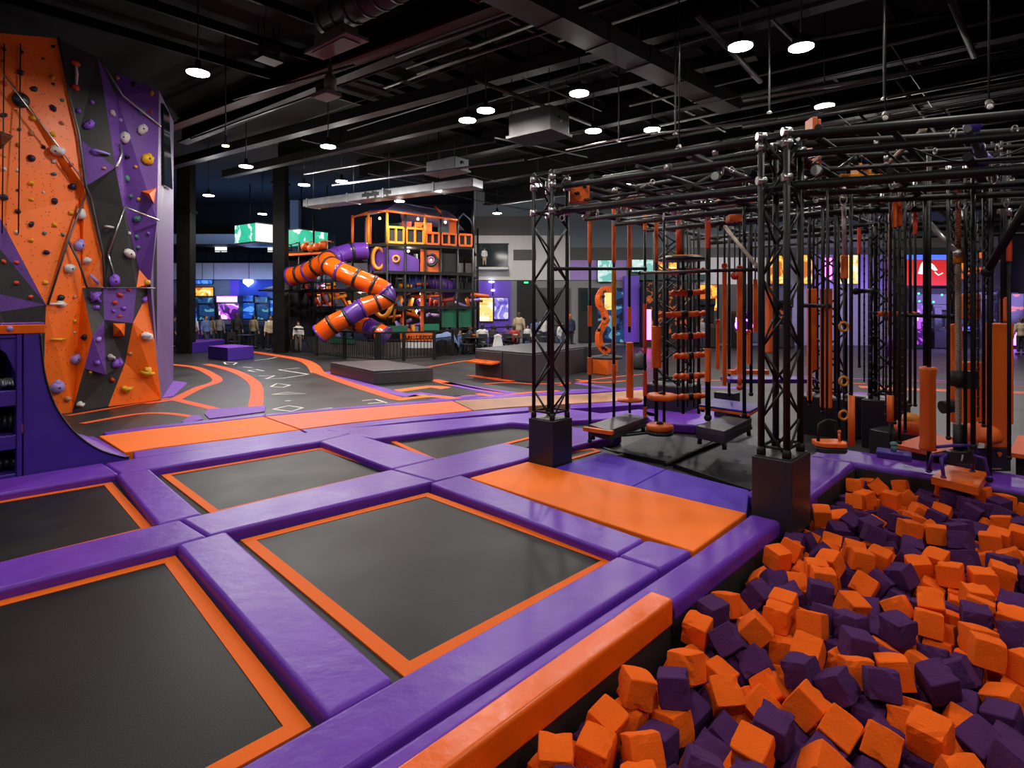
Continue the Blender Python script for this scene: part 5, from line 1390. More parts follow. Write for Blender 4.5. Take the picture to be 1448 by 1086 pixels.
posts_hi = [(498.5, 'play_orange'), (521, 'play_yellow'), (547.5, 'play_yellow'), (573, 'black_metal'), (601, 'play_yellow'), (623, 'black_metal'), (647, 'black_metal'), (668.5, 'black_metal')]
posts_lo = [401, 423, 443.5, 470]
for px, m in posts_hi:
    top = ZL['eave'] if px < 660 else P(0, 268, 28).z
    MB().tube([tp(px, 0), tp(px, ZL['deck4'])], .055, 8).build('post', 'black_metal', PTW)
    MB().tube([tp(px, ZL['deck4']), tp(px, top)], .06, 8).build('post', m, PTW)
    MB().tube([tp(px, 0, DP), tp(px, top if px < 660 else ZL['eave'], DP)], .055, 8).build('post', 'black_metal', PTW)
for px in posts_lo:
    MB().tube([tp(px, 0), tp(px, ZL['deck4'] + (1.6 if px == 443.5 else .4))], .05, 8).build('post', 'black_metal', PTW)
    MB().tube([tp(px, 0, DP - .5), tp(px, ZL['deck4'], DP - .5)], .05, 8).build('post', 'black_metal', PTW)
for lv in ('deck4', 'deck3', 'deck2', 'deck1'):
    z = ZL[lv]
    for d in (0, DP - .5):
        for pa, pb in ((547.5, 668.5), (547.5, 401)):
            if lv == 'deck3' and pb == 401 or (lv == 'deck4' and pb == 401 and d > 0):
                continue
            MB().bar(tp(pa, z, d), tp(pb if not (lv == 'deck4' and pb == 401) else 498, z, d), .1, .14).build('deck_beam', 'black_metal', PTW)
    if lv != 'deck1':
        MB().slab([tp(547.5, z, .1), tp(668, z, .1), tp(668, z, DP - .5), tp(547.5, z, DP - .5)], (0, 0, -.06)).build('deck', 'play_net', PTW)
        MB().slab([tp(547.5, z, .1), tp(547.5, z, DP - .5), tp(499, z, DP - .5), tp(499, z, .1)], (0, 0, -.06)).build('deck', 'play_net', PTW)
z = P(0, 398, 27.5).z
MB().bar(tp(401, z), tp(470, z), .08).build('deck_beam', 'black_metal', PTW)
z = P(0, 353.5, 28).z
MB().bar(tp(399, z), tp(470, z), .1, .16).build('deck_beam', 'black_metal', PTW)
MB().slab([tp(401, z, .1), tp(470, z, .1), tp(470, z, 3), tp(401, z, 3)], (0, 0, -.06)).build('deck', 'play_net', PTW)
MB().bar(tp(401, P(0, 356.5, 28).z, -.06), tp(462, P(0, 356.5, 28).z, -.06), .1).build('bumper', 'play_orange', PTW)
# nets hanging in the lower storeys
for pa, pb, za, zb in ((401, 443, ZL['deck1'], P(0, 358, 28).z), (623, 647, ZL['deck3'], P(0, 358, 27.5).z), (401, 470, .5, ZL['deck1'])):
    MB().slab([tp(pa, za, .5), tp(pb, za, .5), tp(pb, zb, .5), tp(pa, zb, .5)], (0, .04, 0)).build('net_panel', 'play_net', PTW)
MB().slab([tp(498, .3, 3.2), tp(620, .3, 3.2), tp(620, ZL['deck2'], 3.2), tp(498, ZL['deck2'], 3.2)], (0, .05, 0)).build('net_panel', 'play_net', PTW)
MB().slab([tp(601, ZL['deck1'], 1.5), tp(668, ZL['deck1'], 1.5), tp(668, ZL['deck2'], 1.5), tp(601, ZL['deck2'], 1.5)], (0, .05, 0)).build('net_panel', 'play_net', PTW)
MB().slab([tp(470, ZL['deck1'], 2.2), tp(545, ZL['deck1'], 2.2), tp(545, ZL['deck3'], 2.2), tp(470, ZL['deck3'], 2.2)], (0, .05, 0)).build('net_panel', 'play_net', PTW)
# top house: railings, back panels, roof
for pa, pb, m in ((549, 571, 'play_yellow'), (575, 599, 'play_yellow'), (603, 621, 'play_orange'), (625, 645, 'play_orange'), (649, 667, 'play_orange')):
    zt, zb = P(0, 323 if pb < 600 else 328, 27).z, ZL['deck4'] + .1
    pm = (pa + pb) / 2
    mb = MB()
    for z in (zt, zb):
        mb.bar(tp(pa, z, -.02), tp(pb, z, -.02), .1)
    for p in (pa, pm, pb):
        mb.bar(tp(p, zb, -.02), tp(p, zt, -.02), .08)
    mb.build('guard_rail', m, PTW)
    MB().slab([tp(pa, zb, .06), tp(pb, zb, .06), tp(pb, zt, .06), tp(pa, zt, .06)], (0, .02, 0)).build('guard_panel', 'play_net' if pa < 640 else 'play_teal', PTW)
for pa, pb, ya, yb, d, m in ((576, 602, 305, 326, 2.0, 'play_orange'), (634, 646, 310, 342, .3, 'play_orange'), (549, 560, 303, 326, 2.6, 'play_teal'), (606, 634, 305, 330, 3.4, 'play_teal'), (514, 522, 306, 344, .4, 'play_orange'),
                             (504, 514, 306, 344, 1.5, 'play_teal'), (523, 546, 303, 344, 3.2, 'play_teal'), (560, 574, 306, 326, 1.4, 'play_red')):
    za, zb = P(0, yb, PY(pa)).z, P(0, ya, PY(pa)).z
    MB().slab([tp(pa, za, d), tp(pb, za, d), tp(pb, zb, d), tp(pa, zb, d)], (0, .06, 0)).build('house_panel', m, PTW)
p = tp(582, P(0, 319, 27).z, 1.95)
MB().ball(p, .25, .06, .22, 0, 12).ball(p + Vector((-.25, 0, .2)), .1, .05, .1, 0, 8).ball(p + Vector((.25, 0, .2)), .1, .05, .1, 0, 8).build('cutout', 'hold_black', PTW)
ze = ZL['eave']
zr = P(0, 286, 28).z
ridge = [tp(553, zr, 1.6), tp(580, zr - .1, 1.8), tp(628, zr - .25, 1.8)]
MB().slab([tp(547.5, ze, -.15), tp(601, ze - .1, -.15), ridge[1], ridge[0]], (0, 0, .05)).build('roof_panel', 'play_roof', PTW)
MB().slab([tp(601, ze - .1, -.15), tp(647, ze - .2, -.15), ridge[2], ridge[1]], (0, 0, .05)).build('roof_panel', 'play_roof', PTW)
MB().slab([tp(547.5, ze, -.15), ridge[0], tp(521, ze + .1, 0)], (0, 0, .05)).build('roof_panel', 'play_purple', PTW)
MB().slab([tp(521, ze + .05, 0), ridge[0], tp(530, ze + .4, 2.5), tp(498, ze - .1, 0)], (0, 0, .05)).build('roof_panel', 'play_roof', PTW)
MB().slab([tp(547.5, ze, 3.6), tp(647, ze - .2, 3.6), ridge[2], ridge[0]], (0, 0, .05)).build('roof_panel', 'play_roof', PTW)
for a, b in ((tp(547.5, ze, -.15), ridge[0]), (tp(601, ze - .1, -.15), ridge[1]), (tp(647, ze - .2, -.15), ridge[2]), (tp(547.5, ze, -.15), tp(601, ze - .1, -.15)), (tp(601, ze - .1, -.15), tp(647, ze - .2, -.15)),
             (tp(498, ze - .1, 0), ridge[0]), (tp(498, ze - .1, 0), tp(521, ze + .05, 0)), (tp(521, ze + .05, 0), tp(547.5, ze, -.15)), (tp(612, zr - .15, .9), tp(622, zr - .5, .4))):
    MB().tube([a, b], .05, 6).build('roof_edge', 'play_orange', PTW)
MB().tube([tp(647, ze - .2, 0), tp(655, ze + .15, 0), tp(664, ze - .1, 0), tp(668.5, ze - .35, 0)], .035, 6).build('roof_hoop', 'tent_blue', PTW)
# middle storey panels
for pa, pb, ya, yb, m in ((522, 545, 351, 383, 'play_purple'), (549, 572, 352, 383, 'play_purple'), (574, 592, 358, 383, 'play_purple'), (594, 600, 352, 384, 'play_orange'), (602, 622, 353, 384, 'play_orange'), (624.5, 646, 358, 384, 'black_rubber')):
    za, zb = P(0, yb, PY(pa)).z, P(0, ya, PY(pa)).z
    MB().slab([tp(pa, za, .1), tp(pb, za, .1), tp(pb, zb - (.25 if 570 < pa < 580 else 0), .1), tp(pa, zb, .1)], (0, .06, 0)).build('wall_panel', m, PTW)
for px, py, R, r, m, sx in ((535, 365, .34, .09, 'play_yellow', .8), (559.5, 366, .14, .05, 'play_yellow', 1), (609.5, 367.5, .26, .06, 'hold_black', 1), (609.5, 367.5, .14, .03, 'hold_lilac', 1)):
    c = tp(px, P(0, py, PY(px)).z, .06)
    MB().torus(c, R, r, Vector((sx, 0, 0)), Vector((0, 0, 1.4 if sx < 1 else 1)), 20).build('porthole_ring', m, PTW)
MB().ball(tp(609.5, P(0, 367.5, 27).z, .06), .09, .04, .09, 0, 10).build('bullseye', 'hold_white', PTW)
# lower storey: bags, green panels, yellow ring mouth
for pa, pb, ya, yb, d, m in ((622, 645, 433, 463, .2, 'play_green'), (647, 667, 433, 463, .2, 'play_green'), (548, 578, 460.5, 469, -.4, 'play_green'), (600, 622, 458, 467, -.3, 'play_green'), (594, 599, 412, 470, .1, 'play_orange'),
                             (566, 571, 436, 470, .5, 'play_orange'), (426, 500, 474, 483, -.2, 'play_teal'), (470, 505, 478, 484, -.4, 'play_green')):
    za, zb = P(0, yb, PY(pa)).z, P(0, ya, PY(pa)).z
    MB().slab([tp(pa, max(za, 0), d), tp(pb, max(za, 0), d), tp(pb, zb, d), tp(pa, zb, d)], (0, .12 if m == 'play_green' else .08, 0)).build('soft_panel', m, PTW)
rnd = random.Random(21)
for i in range(92):
    px = rnd.choice([rnd.uniform(405, 470), rnd.uniform(405, 545), rnd.uniform(550, 600), rnd.uniform(550, 665)])
    py = rnd.uniform(400, 470)
    if px > 605 and py > 430:
        py = rnd.uniform(414, 428)
    m = rnd.choice(['play_orange', 'play_orange', 'play_red', 'play_purple', 'tent_blue', 'play_yellow', 'play_orange', 'hold_lilac'])
    c = tp(px, P(0, py, PY(px)).z, rnd.uniform(.25, 1.5))
    mb = MB()
    if rnd.random() < .5:
        mb.tube([c, c + Vector((rnd.uniform(-.3, .3), .1, -rnd.uniform(.4, .9)))], rnd.uniform(.06, .13), 8)
    else:
        mb.tube([c, c + Vector((rnd.uniform(.4, .9), .1, rnd.uniform(-.3, .3)))], rnd.uniform(.05, .1), 8)
    mb.build('punch_roll', m, PTW)
for px in list(range(404, 470, 8)) + list(range(552, 668, 9)):
    MB().tube([tp(px, ZL['deck2'], .05), tp(px, ZL['deck3'], .05)], .03, 5).build('net_bar', 'black_metal', PTW)
MB().torus(tp(545, P(0, 427, 26.5).z, -.5), .5, .1, Vector((.75, 0, 0)), Vector((0, .2, 1.3)), 20).build('tunnel_mouth', 'play_yellow', PTW)
MB().tube([tp(594, P(0, 398, 27).z, .8), tp(620, P(0, 400, 27).z, .6), tp(640, P(0, 410, 27).z, .6)], [.35, .4, .45], 12).build('chute', 'play_purple', PTW)
MB().torus(tp(583, P(0, 402, 27).z, .5), .45, .05, Vector((1, 0, 0)), Vector((0, 0, 1)), 20).build('porthole_ring', 'hold_black', PTW)
MB().ball(tp(583, P(0, 402, 27).z, .55), .42, .06, .42, 0, 14).build('window_bubble', 'wall_blue', PTW)
# rails with mesh toys on the left upper platform
for i in range(7):
    px = 402 + i * 10
    MB().tube([tp(px, P(0, 353, 28).z), tp(px, P(0, 339 + (i % 3) * 2, 28).z), tp(px + 9, P(0, 342 - (i % 2) * 3, 28).z)], .035, 6).build('rail_hoop', 'play_orange' if i > 2 else 'black_metal', PTW)
for px, py in ((432, 346), (441, 349), (449, 347), (457, 345)):
    MB().ball(tp(px, P(0, py, 28).z, -.05), .22, .2, .2, 0, 8, None, .2).build('ride_toy', 'play_orange', PTW)
MB().slab([tp(443, 0, -.3), tp(547, 0, -.3), tp(547, .55, -.3), tp(443, .55, -.3)], (0, .1, 0)).build('base_skirt', 'base_grey', PTW)
MB().slab([tp(547, 0, -.3), tp(640, 0, -.3), tp(640, .55, -.3), tp(547, .55, -.3)], (0, .1, 0)).build('base_skirt', 'base_grey', PTW)
for px, py, d, e in ((585, 304, 1.2, 45), (625, 308, 1.4, 45), (530, 304, 1.0, 30), (572, 352, 1.0, 30), (450, 400, 1.0, 45), (500, 412, 1.2, 45), (590, 414, 1.0, 40), (635, 415, .8, 25), (585, 440, .8, 30)):
    c = tp(px, P(0, py, PY(px)).z, d)
    MB().ball(c, .06, n=8).build('bulb', 'warm_glow', PTW)  # bulbs and their lights are added to brighten the inside of the tower
    l = bpy.data.lights.new('tower_fill', 'POINT')
    l.energy = e
    l.color = (1, .82, .62)
    l.shadow_soft_size = .06
    lo = bpy.data.objects.new('tower_fill', l)
    COL.objects.link(lo)
    lo.parent = PTW
    lo.location = c - ORG - ZD * .12
# awning
MB().slab([tp(386, P(0, 409, 28).z, -1.2), tp(410, P(0, 408, 28).z, -1.2), tp(442, P(0, 391, 28).z, -.2), tp(436, P(0, 392, 28).z, .3)], (0, 0, .06)).build('awning', 'wall_blue_grey', PTW)
MB().bar(tp(380, P(0, 410, 28).z, -1.2), tp(520, P(0, 410, 27).z, -.8), .07).build('awning_beam', 'black_metal', PTW)


def slide(px, label, r, pattern, rings=True):
    """enclosed tube slide through (px, py, Y) points, built in ringed lengths"""
    pts = [P(a, b, y) for a, b, y in px]
    # smooth
    sp = []
    q = [pts[0]] + pts + [pts[-1]]
    for i in range(1, len(q) - 2):
        for j in range(6):
            t = j / 6
            a, b, c, d = q[i - 1], q[i], q[i + 1], q[i + 2]
            sp.append(0.5 * (2 * b + (c - a) * t + (2 * a - 5 * b + 4 * c - d) * t * t + (3 * b - a - 3 * c + d) * t ** 3))
    sp.append(pts[-1])
    t = thing('tube_slide', label, 'slide', pts[-1])
    k = len(pattern)
    n = len(sp) - 1
    for i, m in enumerate(pattern):
        a, b = int(round(i * n / k)), int(round((i + 1) * n / k))
        MB().tube(sp[a:b + 1], r, 18).build('tube_section', m, t)
        if i > 0 and rings:
            d = (sp[a + 1] - sp[a - 1]).normalized()
            MB().tube([sp[a] - d * .05, sp[a] + d * .05], r * 1.09, 18).build('flange', 'slide_purple' if i % 3 == 2 else 'hold_black', t)
    d = (sp[-1] - sp[-2]).normalized()
    MB().tube([sp[-1] - d * .05, sp[-1] + d * .04], r * 1.1, 18).build('mouth_ring', 'slide_purple', t)
    return t


so, spu = 'slide_orange', 'slide_purple'
slide([(519, 355, 26.6), (497, 356, 26.3), (476, 362, 25.9), (464, 368, 25.3), (468, 376, 24.7), (482, 384, 24.4), (505, 394, 24.3), (528, 403, 24.3), (543, 411, 24.4), (546, 421, 24.4), (533, 428, 24.3), (512, 436, 24.1), (490, 449, 23.9), (470, 459, 23.8), (453, 472, 23.8)],
      'long winding orange and purple tube slide down the front of the play tower', .39, [spu, spu, spu, so, so, so, so, so, spu, so, so, spu, so, so])
slide([(462, 370, 26.4), (449, 377, 26.6), (437, 384, 26.9), (425, 388, 27.1), (412, 391, 27.3)], 'short orange tube slide bending left from the purple elbow', .42, [so, so, so, so])
slide([(497, 455, 25.1), (508, 458, 24.9), (522, 463, 24.7), (535, 469, 24.5), (545, 475, 24.4)], 'short orange tube slide coming down to the right under the winding one', .37, [so, so, spu, so])
# ================================================================ people
def person(label, px, py, Y, h, rz, top, legs, pose='stand', skin='skin_light', hair='hair_black', arms='down', lean=0.0):
    """one person: a continuous body, clothing, hair and shoes as children. (px, py) is where the feet (or seat) stand"""
    base = P(px, py, Y)
    base.z = 0.0
    t = thing('person', label, 'person', base)
    R = Matrix.Rotation(rz, 3, 'Z')
    s = h / 1.75
    seat = pose == 'sit'

    def W(x, y, z):
        return base + R @ Vector((x * s, y * s, z * s))

    dz = -0.42 if seat else 0.0
    # joints: figure faces -y
    hipz, shz = 0.93 + dz, 1.43 + dz
    ly = lean
    J = {'pel': (0, 0, hipz), 'che': (0, -ly * .6, 1.25 + dz), 'nec': (0, -ly, 1.47 + dz), 'hed': (0, -ly - .015, 1.62 + dz)}
    legsJ = []
    for sx in (-1, 1):
        hip = (sx * .095, 0, hipz - .03)
        if seat:
            knee, ank, toe = (sx * .12, -.43, .5), (sx * .12, -.42, .09), (sx * .13, -.60, .04)
        elif pose == 'walk':
            f = .2 * sx
            knee, ank, toe = (sx * .1, -.06 + f * .4 - .04, .5), (sx * .1, f, .09), (sx * .12, f - .17, .035)
        else:
            knee, ank, toe = (sx * .11, -.015, .5), (sx * .115, .02, .09), (sx * .14, -.14, .035)
        legsJ.append((hip, knee, ank, toe))
    armsJ = []
    for sx in (-1, 1):
        sh = (sx * .19, -ly, shz)
        if arms == 'front' or (seat and arms == 'down'):
            el, wr = (sx * .25, -.08 - ly, shz - .28), (sx * .14, -.30 - ly, shz - .30)
        elif arms == 'out' and sx > 0:
            el, wr = (sx * .28, -.12 - ly, shz - .26), (sx * .36, -.34 - ly, shz - .28)
        elif arms == 'folded':
            el, wr = (sx * .24, -.05 - ly, shz - .28), (-sx * .06, -.2 - ly, shz - .22)
        else:
            el, wr = (sx * .25, .02, shz - .29), (sx * .27, -.04, shz - .55)
        armsJ.append((sh, el, wr))
    V = lambda p: W(*p)
    b = MB()
    b.tube([V((0, 0, hipz - .06)), V(J['pel']), V((0, -ly * .3, hipz + .17)), V(J['che']), V((0, -ly, shz - .02)), V((0, -ly, shz + .03))], [x * s for x in (.13, .155, .13, .155, .13, .06)], 14)
    b.tube([V((-.15, -ly, shz)), V((.15, -ly, shz))], .06 * s, 10)
    b.tube([V((0, -ly, shz)), V(J['nec']), V((0, -ly, 1.54 + dz))], .055 * s, 10)
    hc = V(J['hed'])
    b.ball(hc, .078 * s, .098 * s, .118 * s, 0, 16, R)
    b.ball(V((0, -ly - .055, 1.56 + dz)), .05 * s, .05 * s, .045 * s, 0, 10, R)
    b.tube([V((0, -ly - .105, 1.635 + dz)), V((0, -ly - .135, 1.60 + dz))], [.010 * s, .017 * s], 6)
    for sx in (-1, 1):
        b.ball(V((sx * .08, -ly, 1.615 + dz)), .012 * s, .022 * s, .032 * s, 0, 8, R)
    for hip, knee, ank, toe in legsJ:
        b.tube([V(hip), V(tuple((a + c) / 2 for a, c in zip(hip, knee))), V(knee), V(tuple((a * .6 + c * .4) for a, c in zip(knee, ank))), V(ank)], [x * s for x in (.09, .078, .055, .052, .036)], 10)
        b.tube([V((ank[0], ank[1] + .05, .05)), V(ank), V(toe)], [x * s for x in (.035, .04, .03)], 8)
    for sh, el, wr in armsJ:
        b.tube([V(sh), V(tuple((a + c) / 2 for a, c in zip(sh, el))), V(el), V(wr)], [x * s for x in (.055, .047, .04, .028)], 8)
    body = b.build('body', skin, t, remesh=.02)
    # hands: palm, four bent fingers and a thumb
    for q, (sh, el, wr) in enumerate(armsJ):
        sx = -1 if q == 0 else 1
        d = (V(wr) - V(el)).normalized()
        side = (R @ Vector((0, -1, 0))) if abs(d.z) > .6 else Vector((0, 0, 1)).cross(d).normalized()
        nrm = d.cross(side).normalized()
        hb = MB()
        pal = V(wr) + d * .045 * s
        hb.frame_box(pal, d * .05 * s, side * .038 * s, nrm * .014 * s)
        for k, L in enumerate((.065, .075, .07, .055)):
            r0 = V(wr) + d * .09 * s + side * (k - 1.5) * .02 * s
            hb.tube([r0, r0 + d * L * .55 * s, r0 + (d * L * .85 + nrm * .025 * sx) * s], [.009 * s, .0085 * s, .007 * s], 6)
        r0 = V(wr) + d * .035 * s + side * .038 * s
        hb.tube([r0, r0 + (d * .03 + side * .025) * s, r0 + (d * .06 + side * .028) * s], [.011 * s, .010 * s, .008 * s], 6)
        hb.build('hand', skin, t)
    # clothing
    c = MB()
    c.tube([V((0, 0, hipz - .05)), V(J['pel']), V((0, -ly * .3, hipz + .17)), V(J['che']), V((0, -ly, shz)), V((0, -ly, shz + .045))], [x * s for x in (.165, .175, .155, .18, .15, .075)], 14)
    c.tube([V((-.16, -ly, shz)), V((.16, -ly, shz))], .078 * s, 10)
    for sh, el, wr in armsJ:
        w2 = tuple(a * .25 + b2 * .75 for a, b2 in zip(el, wr))
        c.tube([V(sh), V(el), V(w2)], [x * s for x in (.075, .062, .052)], 10)
    c.build('shirt', top, t, remesh=.022)
    c = MB()
    c.tube([V((0, 0, hipz + .05)), V((0, 0, hipz - .08))], [.165 * s, .16 * s], 14)
    for hip, knee, ank, toe in legsJ:
        c.tube([V(hip), V(knee), V(tuple(a * .12 + b2 * .88 for a, b2 in zip(knee, ank)))], [x * s for x in (.105, .08, .065)], 10)
    c.build('trousers', legs, t, remesh=.022)
    for hip, knee, ank, toe in legsJ:
        MB().tube([V((ank[0], ank[1] + .06, .045)), V((ank[0], ank[1], .06)), V((toe[0], toe[1] - .03, .03))], [x * s for x in (.045, .05, .035)], 8).build('shoe', 'hold_black', t)
    hb = MB()
    hb.ball(hc + R @ Vector((0, .018 * s, .03 * s)), .088 * s, .102 * s, .105 * s, 0, 14, R)
    hb.ball(hc + R @ Vector((0, .05 * s, -.03 * s)), .08 * s, .06 * s, .10 * s, 0, 12, R)
    hb.build('hair', hair, t)
    fb = MB()
    for sx in (-1, 1):
        fb.ball(V((sx * .032, -ly - .1, 1.63 + dz)), .012 * s, .008 * s, .007 * s, 0, 6, R)
    fb.tube([V((-.022, -ly - .103, 1.565 + dz)), V((.022, -ly - .103, 1.565 + dz))], .005 * s, 5)
    fb.build('face_features', 'hair_black', t)
    return t


PI = math.pi
person('person standing in a cream shirt and black trousers, one arm out, by the second column', 383, 492, 28.5, 1.74, .3, 'cloth_cream', 'cloth_black', arms='out')
person('person in white standing in front of the play tower, left of the slide end', 422, 490, 27.9, 1.45, .2, 'cloth_white', 'cloth_beige')
person('person in a black jacket standing before the pink screened arcade machine', 335, 487, 31.0, 1.82, PI, 'cloth_black', 'cloth_black', hair='hair_brown')
person('person in dark clothes standing between the black jacket and the cream shirt', 359, 487, 30.5, 1.74, PI - .4, 'cloth_khaki', 'cloth_black')
person('person in a blue and white jacket beside the first black column', 273, 487, 30.5, 1.7, PI, 'cloth_white', 'cloth_navy')
person('person in a blue jacket walking by the dark blue arcade machine', 291, 487, 30.0, 1.72, 1.2, 'cloth_blue', 'cloth_navy', pose='walk', hair='hair_brown')
person('person in dark blue half hidden behind the first black column', 246, 486, 31.0, 1.65, 2.2, 'cloth_navy', 'cloth_black')
person('person in a white shirt sitting in front of the yellow poster', 682, 487, 27.6, 1.78, PI, 'cloth_white', 'cloth_navy', pose='sit')
person('person in black sitting just right of the white shirted one', 697, 486, 28.4, 1.7, PI - .3, 'cloth_black', 'cloth_black', pose='sit')
person('person in purple and black sitting in front of the violet poster', 718, 487, 28.0, 1.75, PI + .2, 'cloth_purple', 'cloth_black', pose='sit', skin='skin_dark')
person('person in a pale grey hooded top standing by the black doorway', 734, 487, 30.0, 1.88, PI - .2, 'cloth_beige', 'cloth_grey', hair='hair_brown')
person('child in white standing below the pale hooded person', 746, 488, 29.0, 1.25, .3, 'cloth_white', 'cloth_blue')
person('person in a blue and white top left of the lattice tower', 757, 486, 29.5, 1.6, PI, 'cloth_blue', 'cloth_white', arms='folded')
person('person in a white shirt seen through the lattice tower', 769, 486, 30.5, 1.68, .5, 'cloth_white', 'cloth_navy', skin='skin_dark')
person('person in pale blue leaning forward right of the lattice tower', 790, 486, 28.6, 1.42, 1.3, 'cloth_white', 'cloth_blue', pose='walk', lean=.12)
person('ginger haired person in a navy jacket standing right of the lattice tower', 806, 485, 30.0, 1.78, PI + .4, 'cloth_navy', 'cloth_black', hair='hair_ginger')
person('person in dark clothes sitting near the blue cloth covered table', 664, 488, 27.2, 1.7, 1.4, 'cloth_black', 'cloth_black', pose='sit', skin='skin_dark')
person('person in grey standing behind the peg ladder', 992, 491, 29.0, 1.62, .4, 'cloth_grey', 'cloth_navy', hair='hair_brown')
person('person in beige seen from behind at the right picture edge', 1444, 494, 26.5, 1.66, PI - .3, 'cloth_beige', 'cloth_black', hair='hair_brown')
pu = P(685, 379, 33.6)
t = person('person in white standing behind the upper window', 685, 490, 33.6, 1.0, .2, 'cloth_white', 'cloth_beige')
t.location.z = P(0, 378, 33.6).z
# room behind the upper window is the wall itself, so the person stands just inside a shallow ledge
t.location.y = 32.55
t.location.x = (685 - CX) / FP * 32.55
struct(MB().box(P(674, 0, 32.3).x, P(719, 0, 32.3).x, 32.3, 32.92, P(0, 378, 32.55).z - .12, P(0, 378, 32.55).z).build('trim_3', 'wall_white'))

# ---------------------------------------------------------------- tables, chairs and bits among the crowd


def cafe_table(px, Y, label, w=.8):
    c = P(px, 0, Y)
    t = thing('cafe_table', label, 'table', (c.x, Y, 0), 'dark tables behind the fence')
    MB().frame_box((c.x, Y, .74), (w / 2, 0, 0), (0, w / 2, 0), (0, 0, .02)).build('table_top', 'black_box', t, bevel=.01)
    MB().tube([(c.x, Y, .03), (c.x, Y, .72)], .04, 8).build('column', 'black_metal', t)
    MB().lathe([(.28, 0), (.28, .02), (.06, .05)], (c.x, Y, 0), 16).build('base', 'black_metal', t)
    return t


def chair(px, Y, rz, label, m='black_box'):
    c = P(px, 0, Y)
    t = thing('chair', label, 'chair', (c.x, Y, 0), 'dark chairs behind the fence')
    R = Matrix.Rotation(rz, 3, 'Z')
    o = Vector((c.x, Y, 0))
    X, Yv = R @ Vector((1, 0, 0)), R @ Vector((0, 1, 0))
    MB().frame_box(o + ZD * .45, X * .21, Yv * .21, ZD * .02).build('seat', m, t, bevel=.01)
    MB().frame_box(o + Yv * .2 + ZD * .75, X * .2, Yv * .015, ZD * .17).build('backrest', m, t, bevel=.01)
    for a in (-1, 1):
        for b in (-1, 1):
            MB().tube([o + X * a * .19 + Yv * b * .19, o + X * a * .18 + Yv * b * .18 + ZD * (.58 if b > 0 else .43)], .015, 6).build('leg', 'black_metal', t)
    return t


cafe_table(671, 27.0, 'dark table left of the white shirted sitter')
cafe_table(706, 27.6, 'dark table before the violet poster')
cafe_table(729, 27.2, 'dark table before the pale hooded person')
cafe_table(775, 27.6, 'dark table seen through the lattice tower')
cafe_table(655, 28.2, 'dark table behind the blue cloth')
cafe_table(348, 29.4, 'dark table between the standing people in dark clothes')
cafe_table(398, 29.2, 'dark table right of the cream shirted person')
for px, Y, rz, lab in ((661, 26.6, .4, 'dark chair left of the tables, near the blue cloth'), (683, 26.9, PI, 'dark chair the white shirted person sits on'), (698, 27.7, PI, 'dark chair the black clothed sitter uses'),
                       (718, 27.3, PI, 'dark chair the purple clothed sitter uses'), (741, 26.8, -.6, 'dark chair near the child in white'), (762, 27.0, 2.5, 'dark chair just left of the lattice tower'),
                       (786, 27.2, .9, 'dark chair right of the lattice tower'), (330, 28.9, 1.0, 'dark chair left of the table by the black jacket'), (404, 28.6, -1.2, 'dark chair left of the white clad child')):
    chair(px, Y, rz, lab)
# coat hung over a chair back
c = P(704, 0, 26.3)
mb = MB()
mb.tube([(c.x - .17, 26.3, .82), (c.x, 26.3, .88), (c.x + .17, 26.3, .82)], [.05, .07, .05], 10)
for k in (-1, 0, 1):
    mb.tube([(c.x + k * .10, 26.3, .84), (c.x + k * .13, 26.32, .6), (c.x + k * .17, 26.3, .30)], [.05, .07, .09], 10)
tag(mb.build('coat', 'cloth_white', remesh=.03), 'pale coat hanging over a chair back in front of the tables', 'coat')
chair(704, 26.75, PI, 'dark chair under the pale coat')
# blue cloth over a table
c = P(630, 0, 26.6)
cafe_table(630, 26.6, 'dark table under the blue cloth', .9)
mb = MB()
nx, ny = 14, 10
vs = []
for j in range(ny + 1):
    for i in range(nx + 1):
        x, y = (i / nx - .5) * 1.5, (j / ny - .5) * 1.3
        d = max(abs(x) - .46, abs(y) - .46, 0)
        vs.append((c.x + x * (1 - d * .5), 26.6 + y * (1 - d * .5), .80 + .18 * math.exp(-6 * x * x) + .03 * math.sin(9 * x + 4 * y) - d * 1.5))
mb.add(vs, [(j * (nx + 1) + i, j * (nx + 1) + i + 1, (j + 1) * (nx + 1) + i + 1, (j + 1) * (nx + 1) + i) for j in range(ny) for i in range(nx)], 0, True)
o = mb.build('cloth', 'tent_blue')
o.modifiers.new('thick', 'SOLIDIFY').thickness = .02
tag(o, 'blue cloth draped over a table right of the orange banner', 'cloth')
# black floor bag stand behind the rods
t = thing('cleaning_cart', 'small black upright bag on the bare floor behind the hanging rods', 'bag', G(905, 522))
c = G(905, 522)
MB().lathe([(.22, 0), (.24, .1), (.2, .4), (.14, .55)], c, 14).build('body', 'black_rubber', t)
MB().torus(c + ZD * .58, .09, .02, Vector((1, 0, 0)), ZD, 14).build('handle', 'black_rubber', t)

